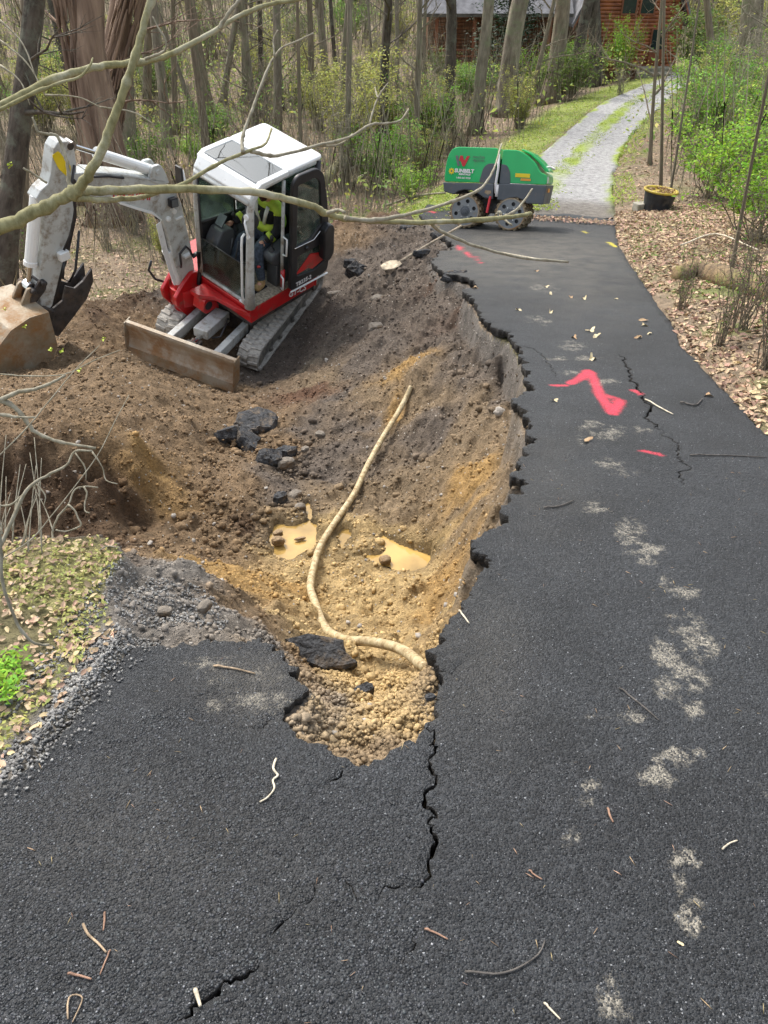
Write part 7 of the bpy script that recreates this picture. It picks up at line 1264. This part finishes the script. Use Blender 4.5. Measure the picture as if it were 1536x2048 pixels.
# denser leaves on the near right bank
y = RNG.uniform(2.8, 15, 52000); x = redge(y) + RNG.uniform(-.05, 6, 52000); tail = RNG.random(52000) < .012; x = np.where(tail, redge(y) - RNG.exponential(.12, 52000), x); s = RNG.uniform(.014, .036, len(x)); k = RNG.random(len(x)) < .7; z = surf(x, y) + s * .3; P = np.column_stack([x, y, z]); thin = (fbm(x * 1.5, y * 1.5, 3, 131) < .42) | (x - redge(y) > .9) | tail; P = P[thin]; s = s[thin]; k = k[thin]
stuff('leaf_litter', LL, LF, P[k], rand_rot(k.sum(), .6), s[k], 'litter_leaf'); stuff('leaf_litter', LL, LF, P[~k], rand_rot((~k).sum(), .6), s[~k], 'litter_dark')
# leaf spill and dry weeds across the end of the asphalt
x = RNG.uniform(2.6, 4.2, 500); y = 14.3 + (x - 2.6) * -.55 + RNG.normal(0, .16, 500); s = RNG.uniform(.02, .05, 500); stuff('leaf_litter', QL, QF, np.column_stack([x, y, road_z(y) + .03]), rand_rot(500, .6), s, 'litter_dark')
# green layer under the far trees
x, y = wood_pts(60000, 15, 75, .8); f = fbm(x * .16, y * .16, 3, 601) + .12 * (np.abs(x + 3) < 10); k = f > .10; x = x[k]; y = y[k]; hgt = RNG.random(len(x)) ** 1.3 * (1.5 + .8 * fbm(x * .5, y * .5, 2, 603)); z = surf(x, y, False) + .05 + hgt * .8; s = RNG.uniform(.03, .07, len(x)) * (1 + y / 50); k = RNG.random(len(x)) < .6
P = np.column_stack([x, y, z]); stuff('undergrowth', QL, QF, P[k], rand_rot(k.sum(), 1.), s[k], 'leaf_hazy'); stuff('undergrowth', QL, QF, P[~k], rand_rot((~k).sum(), 1.), s[~k], 'leaf_yellow')
# sparse low herbs everywhere in the woods, thicker along the verge of the drive
x, y = wood_pts(26000, 5, 34, 1.2); k = (fbm(x * .5, y * .5, 3, 611) > .08); x = x[k]; y = y[k]; z = surf(x, y) + RNG.random(len(x)) * .12; stuff('low_herbs', QL, QF, np.column_stack([x, y, z]), rand_rot(len(x), .9), RNG.uniform(.015, .035, len(x)), 'leaf_mid')
# thin stalks and brush
ST = [np.array([(-.004, 0, 0), (.004, .003, 0), (.0, -.004, 0), (.10 * a, .05 * b, .55), (.107 * a, .055 * b, .55), (.22 * a, .1 * b, 1.)]) for a, b in ((1, .5), (-1, .6), (.3, -1), (-.4, -.5), (1.6, .2), (-1.8, .4))]; SF = [(0, 1, 4, 3), (1, 2, 3, 4), (3, 4, 5, 5)]
def stalks(name, x, y, hmin, hmax, m):
    F3 = [(0, 1, 4), (0, 4, 3), (1, 2, 3), (1, 3, 4), (2, 0, 3), (3, 4, 5)]; hgt = RNG.uniform(hmin, hmax, len(x)); sc = np.column_stack([hgt ** .6 * 1.0, hgt ** .6 * 1.0, hgt]); a = RNG.uniform(0, 2 * np.pi, len(x)); z0 = np.zeros_like(a); Rz = np.stack([np.cos(a), -np.sin(a), z0, np.sin(a), np.cos(a), z0, z0, z0, z0 + 1], 1).reshape(-1, 3, 3)
    return stuff(name, ST, F3, np.column_stack([x, y, surf(x, y, False) - .02]), Rz, sc, m)
x, y = wood_pts(9000, 14, 50, .9); k = ~((x > ledge(y) - 1.2) & (x < redge(y) + 1.2)); stalks('brush', x[k], y[k], .8, 3.2, 'limb_grey'); x, y = wood_pts(9000, 45, 95, .8); stalks('brush', x, y, 3, 9, 'limb_grey')
x, y = wood_pts(7000, 6, 26, .9); k = (x < -1) | (fbm(x * .7, y * .7, 3, 621) > .1); k &= ~((x > 0) & (x < redge(y) + .8)); stalks('dry_grass', x[k], y[k], .2, .7, 'dry_grass'); 
# grassy band by the drive and middle strip
yy = 15 + 22 * RNG.random(16000) ** 1.2; a_, b_ = ledge(yy), redge(yy); wh = RNG.random(16000); xx = np.where(wh < .55, a_ - RNG.random(16000) * 1.7, np.where(wh < .85, (a_ + b_) / 2 + RNG.normal(0, .16, 16000), b_ + RNG.random(16000) * .5)); k = (fbm(xx * 1.4, yy * 1.4, 3, 631) > -.22); xx = xx[k]; yy = yy[k]
stuff('grass', QL, QF, np.column_stack([xx, yy, natural(xx, yy) + .05]), rand_rot(len(xx), 1.), RNG.uniform(.015, .04, len(xx)), 'leaf_moss')
# near left verge: clover, moss, dead leaves
n = 15000; x = RNG.uniform(-2.6, -.85, n); y = RNG.uniform(1.0, 3.4, n); ok = (x < ledge(y) - .07) & ~poly_in(x, y, DIG) & (fbm(x * 3, y * 3, 3, 121) + RNG.uniform(-.3, .3, n) > -.12); x = x[ok]; y = y[ok]; z = surf(x, y) + .006 + RNG.random(len(x)) * .02
leaf_mat('clover', (.42, .43, .13)); stuff('clover', QL, QF, np.column_stack([x, y, z]), rand_rot(len(x), .7), RNG.uniform(.006, .014, len(x)), 'clover')
n = 4200; x = RNG.uniform(-2.6, -.9, n); y = RNG.uniform(1.0, 3.4, n); ok = (x < ledge(y) - .02) & ~poly_in(x, y, DIG); x = x[ok]; y = y[ok]; s = RNG.uniform(.008, .022, len(x)); z = surf(x, y) + s * .4 + .004; stuff('leaf_litter', LL, LF, np.column_stack([x, y, z]), rand_rot(len(x), .5), s, 'litter_leaf')
for (u, v, lab) in ((20, 1340, 'vivid green weed clump at the left edge of the verge, upper one'), (6, 1385, 'vivid green weed clump at the left edge of the verge, lower one')):
    p = hit(u, v); t = thing('weed_clump', lab, 'weed', loc=p); rg = np.random.default_rng(int(u)); n = 160; pos = rg.normal(0, .035, (n, 3)); pos[:, 2] = np.abs(pos[:, 2]) * .7 + .01; lm = scatter_mesh('leaves', QL, QF, pos, rand_rot(n, .6), rg.uniform(.008, .016, n)); link('leaves', lm, t, 'leaf_bright')
# ================================================================ FALLEN WOOD
def fallen(name, P, w0, w1, m, lab, lift=.5, cat='log', n=12, broken=False):
    Q = [Vector(hit(u, v)) for u, v in P]; dep = (np.array(Q[0]) - CAM) @ FWD; r0 = w0 / FOC * dep / 2; r1 = w1 / FOC * dep / 2
    L_ = liftv = lift if isinstance(lift, (list, tuple)) else [lift] * len(P); Q = [q + Vector((0, 0, r0 * .5 + l)) for q, l in zip(Q, L_)]; pts = smooth_path(Q, 5); k = len(pts); g = G(); g.tube([p + Vector((rt.gauss(0, .06), rt.gauss(0, .06), rt.gauss(0, .06))) * r0 for p in pts], [(r0 + (r1 - r0) * i / k) * (1 + rt.uniform(-.08, .08)) for i in range(k)], n)
    o = g.obj(name, m, smooth=True); tag(o, lab, cat); return o
M['rot_wood'] = mat('rotten_wood', (.26, .18, .09), col2=(.09, .06, .035), rough=.9, scale=7, bump=1., bscale=22, dirt=(.20, .22, .05), dirt_amt=.3); M['split_wood'] = mat('split_wood', (.62, .52, .34), rough=.8, var=.2, scale=20)
fallen('fallen_log', [(1352, 562), (1400, 556), (1470, 575), (1560, 605)], 44, 40, 'rot_wood', 'rotten mossy fallen log on the leafy bank at the right', [-.02, .01, .0, .0])
o = fallen('fallen_log', [(648, 392), (690, 368)], 22, 16, 'limb_bark', 'broken pale log end sticking up just right of the excavator cab', [.25, .62]); g = G(); q = Vector(hit(690, 368)) + Vector((0, 0, .70))
for k in range(9): g.tube([q + Vector((rt.gauss(0, .03), rt.gauss(0, .03), rt.gauss(0, .03))), q + Vector((.10 + rt.random() * .18, rt.gauss(0, .05), .05 + rt.random() * .12))], [.03, .004], 5)
tag(g.obj('splinters', 'split_wood'), None); s_ = bpy.data.objects['splinters']; s_.parent = o
fallen('fallen_branch', [(706, 378), (740, 360), (790, 342), (860, 330), (900, 328)], 9, 5, 'limb_bark', 'long mossy fallen branch arching from the dirt mound to the roller', [.1, .2, .25, .2, .15], 'branch')
fallen('fallen_branch', [(770, 418), (810, 404), (850, 396), (890, 392)], 5, 3, 'limb_grey', 'thin pale branch on the ground left of the roller drum', [.05, .05, .06, .05], 'branch'); fallen('fallen_branch', [(700, 350), (730, 330), (745, 300)], 5, 3, 'limb_grey', 'thin broken branch leaning in the brush above the dirt mound', [.1, .2, .4], 'branch'); fallen('fallen_branch', [(1350, 545), (1420, 520), (1500, 560)], 4, 2, 'twig_pale', 'bleached twig resting over the rotten log', [.3, .3, .3], 'branch')
g = G(); p = Vector(hit(772, 385)); g.tube([p, p + Vector((0, 0, .38))], [.006, .006], 6); f_ = thing('marker_flag', 'small orange marker flag in the weeds behind the dirt mound', 'flag', loc=p); g = G(); g.tube([(0, 0, 0), (0, 0, .4)], [.005, .005], 6); g.obj('flag_wire', 'dark_steel', f_); g = G(); g.add([(0, 0, .28), (.09, .01, .27), (.10, -.01, .36), (0, 0, .40), (0, .004, .28), (.09, .014, .27), (.10, -.006, .36), (0, .004, .40)], [(0, 1, 2, 3), (7, 6, 5, 4), (0, 4, 5, 1), (1, 5, 6, 2), (2, 6, 7, 3), (3, 7, 4, 0)]); M['flag'] = mat('flag_orange', (.85, .16, .05), rough=.6); g.obj('flag_cloth', 'flag', f_)
# ================================================================ LOG CABIN
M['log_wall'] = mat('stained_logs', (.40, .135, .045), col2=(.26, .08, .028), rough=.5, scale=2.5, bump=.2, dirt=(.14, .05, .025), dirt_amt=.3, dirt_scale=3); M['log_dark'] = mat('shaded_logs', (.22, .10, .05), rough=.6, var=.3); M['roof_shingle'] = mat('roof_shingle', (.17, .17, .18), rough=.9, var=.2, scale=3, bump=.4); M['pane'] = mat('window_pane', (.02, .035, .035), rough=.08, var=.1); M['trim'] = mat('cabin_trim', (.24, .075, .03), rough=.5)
cb = thing('log_cabin', 'reddish brown log cabin with a steep gable at the end of the gravel drive', 'cabin', loc=(0, 0, 0)); y0 = 43.; zb = -3.05; R15 = .085
xl, xr_ = 9.2, 14.05; eave = 2.35; apex = (11.6, 7.4)
def clipx(z):
    if z < eave: return xl, xr_
    t = (z - eave) / (apex[1] - eave); return xl + (apex[0] - xl) * t, xr_ + (apex[0] - xr_) * t
z = .1
while z < 7.2:
    a, b = clipx(z); g = G(); g.tube([(a, y0, zb + z), (b, y0, zb + z)], R15, 8); g.obj('log', 'log_wall', cb); z += .155
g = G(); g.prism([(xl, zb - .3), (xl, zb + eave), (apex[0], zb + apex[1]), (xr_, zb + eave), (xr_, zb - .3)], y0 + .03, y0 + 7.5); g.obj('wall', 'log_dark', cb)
z = .1
while z < 2.5: g = G(); g.tube([(xr_, y0, zb + z), (xr_, y0 + 7.4, zb + z)], R15, 8); g.obj('log', 'log_wall', cb); z += .155
for sgn, xe in ((-1, xl), (1, xr_)):
    ex_ = xe + sgn * .35; P = [(apex[0], zb + apex[1] + .05), (ex_, zb + eave - .5), (ex_ + sgn * .05, zb + eave - .35), (apex[0], zb + apex[1] + .3)]; g = G(); g.prism(P if sgn > 0 else P[::-1], y0 - .55, y0 + 7.8); g.obj('roof', 'roof_shingle', cb)
    P = [(apex[0], zb + apex[1] - .02), (ex_, zb + eave - .62), (ex_, zb + eave - .48), (apex[0], zb + apex[1] + .12)]; g = G(); g.prism(P if sgn > 0 else P[::-1], y0 - .60, y0 - .54); g.obj('barge_board', 'trim', cb)
def win(x0, x1, z0, z1):
    g = G(); g.box((x0 - .07, y0 - .14, zb + z0 - .07), (x1 + .07, y0 - .06, zb + z1 + .07)); f = g.obj('window_frame', 'trim', cb); g = G(); g.box((x0, y0 - .15, zb + z0), (x1, y0 - .135, zb + z1)); g.obj('window_pane', 'pane', f)
win(11.15, 11.75, 2.4, 3.9); win(12.0, 12.6, 2.4, 3.9); win(12.75, 13.3, .95, 1.75)
g = G(); g.box((12.7, y0 - .16, zb + .0), (13.35, y0 - .06, zb + .9)); g.obj('door_panel', 'trim', cb)
# left wing with porch under the big roof
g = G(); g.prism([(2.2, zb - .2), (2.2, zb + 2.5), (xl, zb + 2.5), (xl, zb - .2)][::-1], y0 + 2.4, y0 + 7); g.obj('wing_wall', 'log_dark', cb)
g = G(); g.prism([(y0 - .2, zb + 2.25), (y0 + 4.6, zb + 5.6), (y0 + 4.6, zb + 5.8), (y0 - .3, zb + 2.4)], 1.6, xl - .35, 0); g.obj('roof', 'roof_shingle', cb)
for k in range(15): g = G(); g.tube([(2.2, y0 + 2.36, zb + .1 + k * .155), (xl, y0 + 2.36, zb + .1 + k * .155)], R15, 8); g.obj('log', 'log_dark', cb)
for xx in (2.5, 4.3, 6.1, 7.9): g = G(); g.box((xx - .07, y0 + .1, zb), (xx + .07, y0 + .24, zb + 2.4)); g.obj('porch_post', 'trim', cb)
for zz in (.35, .6, .85): g = G(); g.box((2.3, y0 + .12, zb + zz), (8.6, y0 + .2, zb + zz + .07)); g.obj('porch_rail', 'trim', cb)
g = G(); g.box((2.2, y0, zb - .1), (8.9, y0 + 2.3, zb + .12)); g.obj('porch_floor', 'trim', cb)
g = G(); g.box((11.9, y0 - 2.3, zb - .1), (13.6, y0 - 1.4, zb + .16)); g.box((12.1, y0 - 1.4, zb - .1), (13.6, y0 - .6, zb + .30)); tag(g.obj('entrance_step', 'concrete', bevel=.02), 'pale stone steps where the drive ends before the cabin door', 'step')
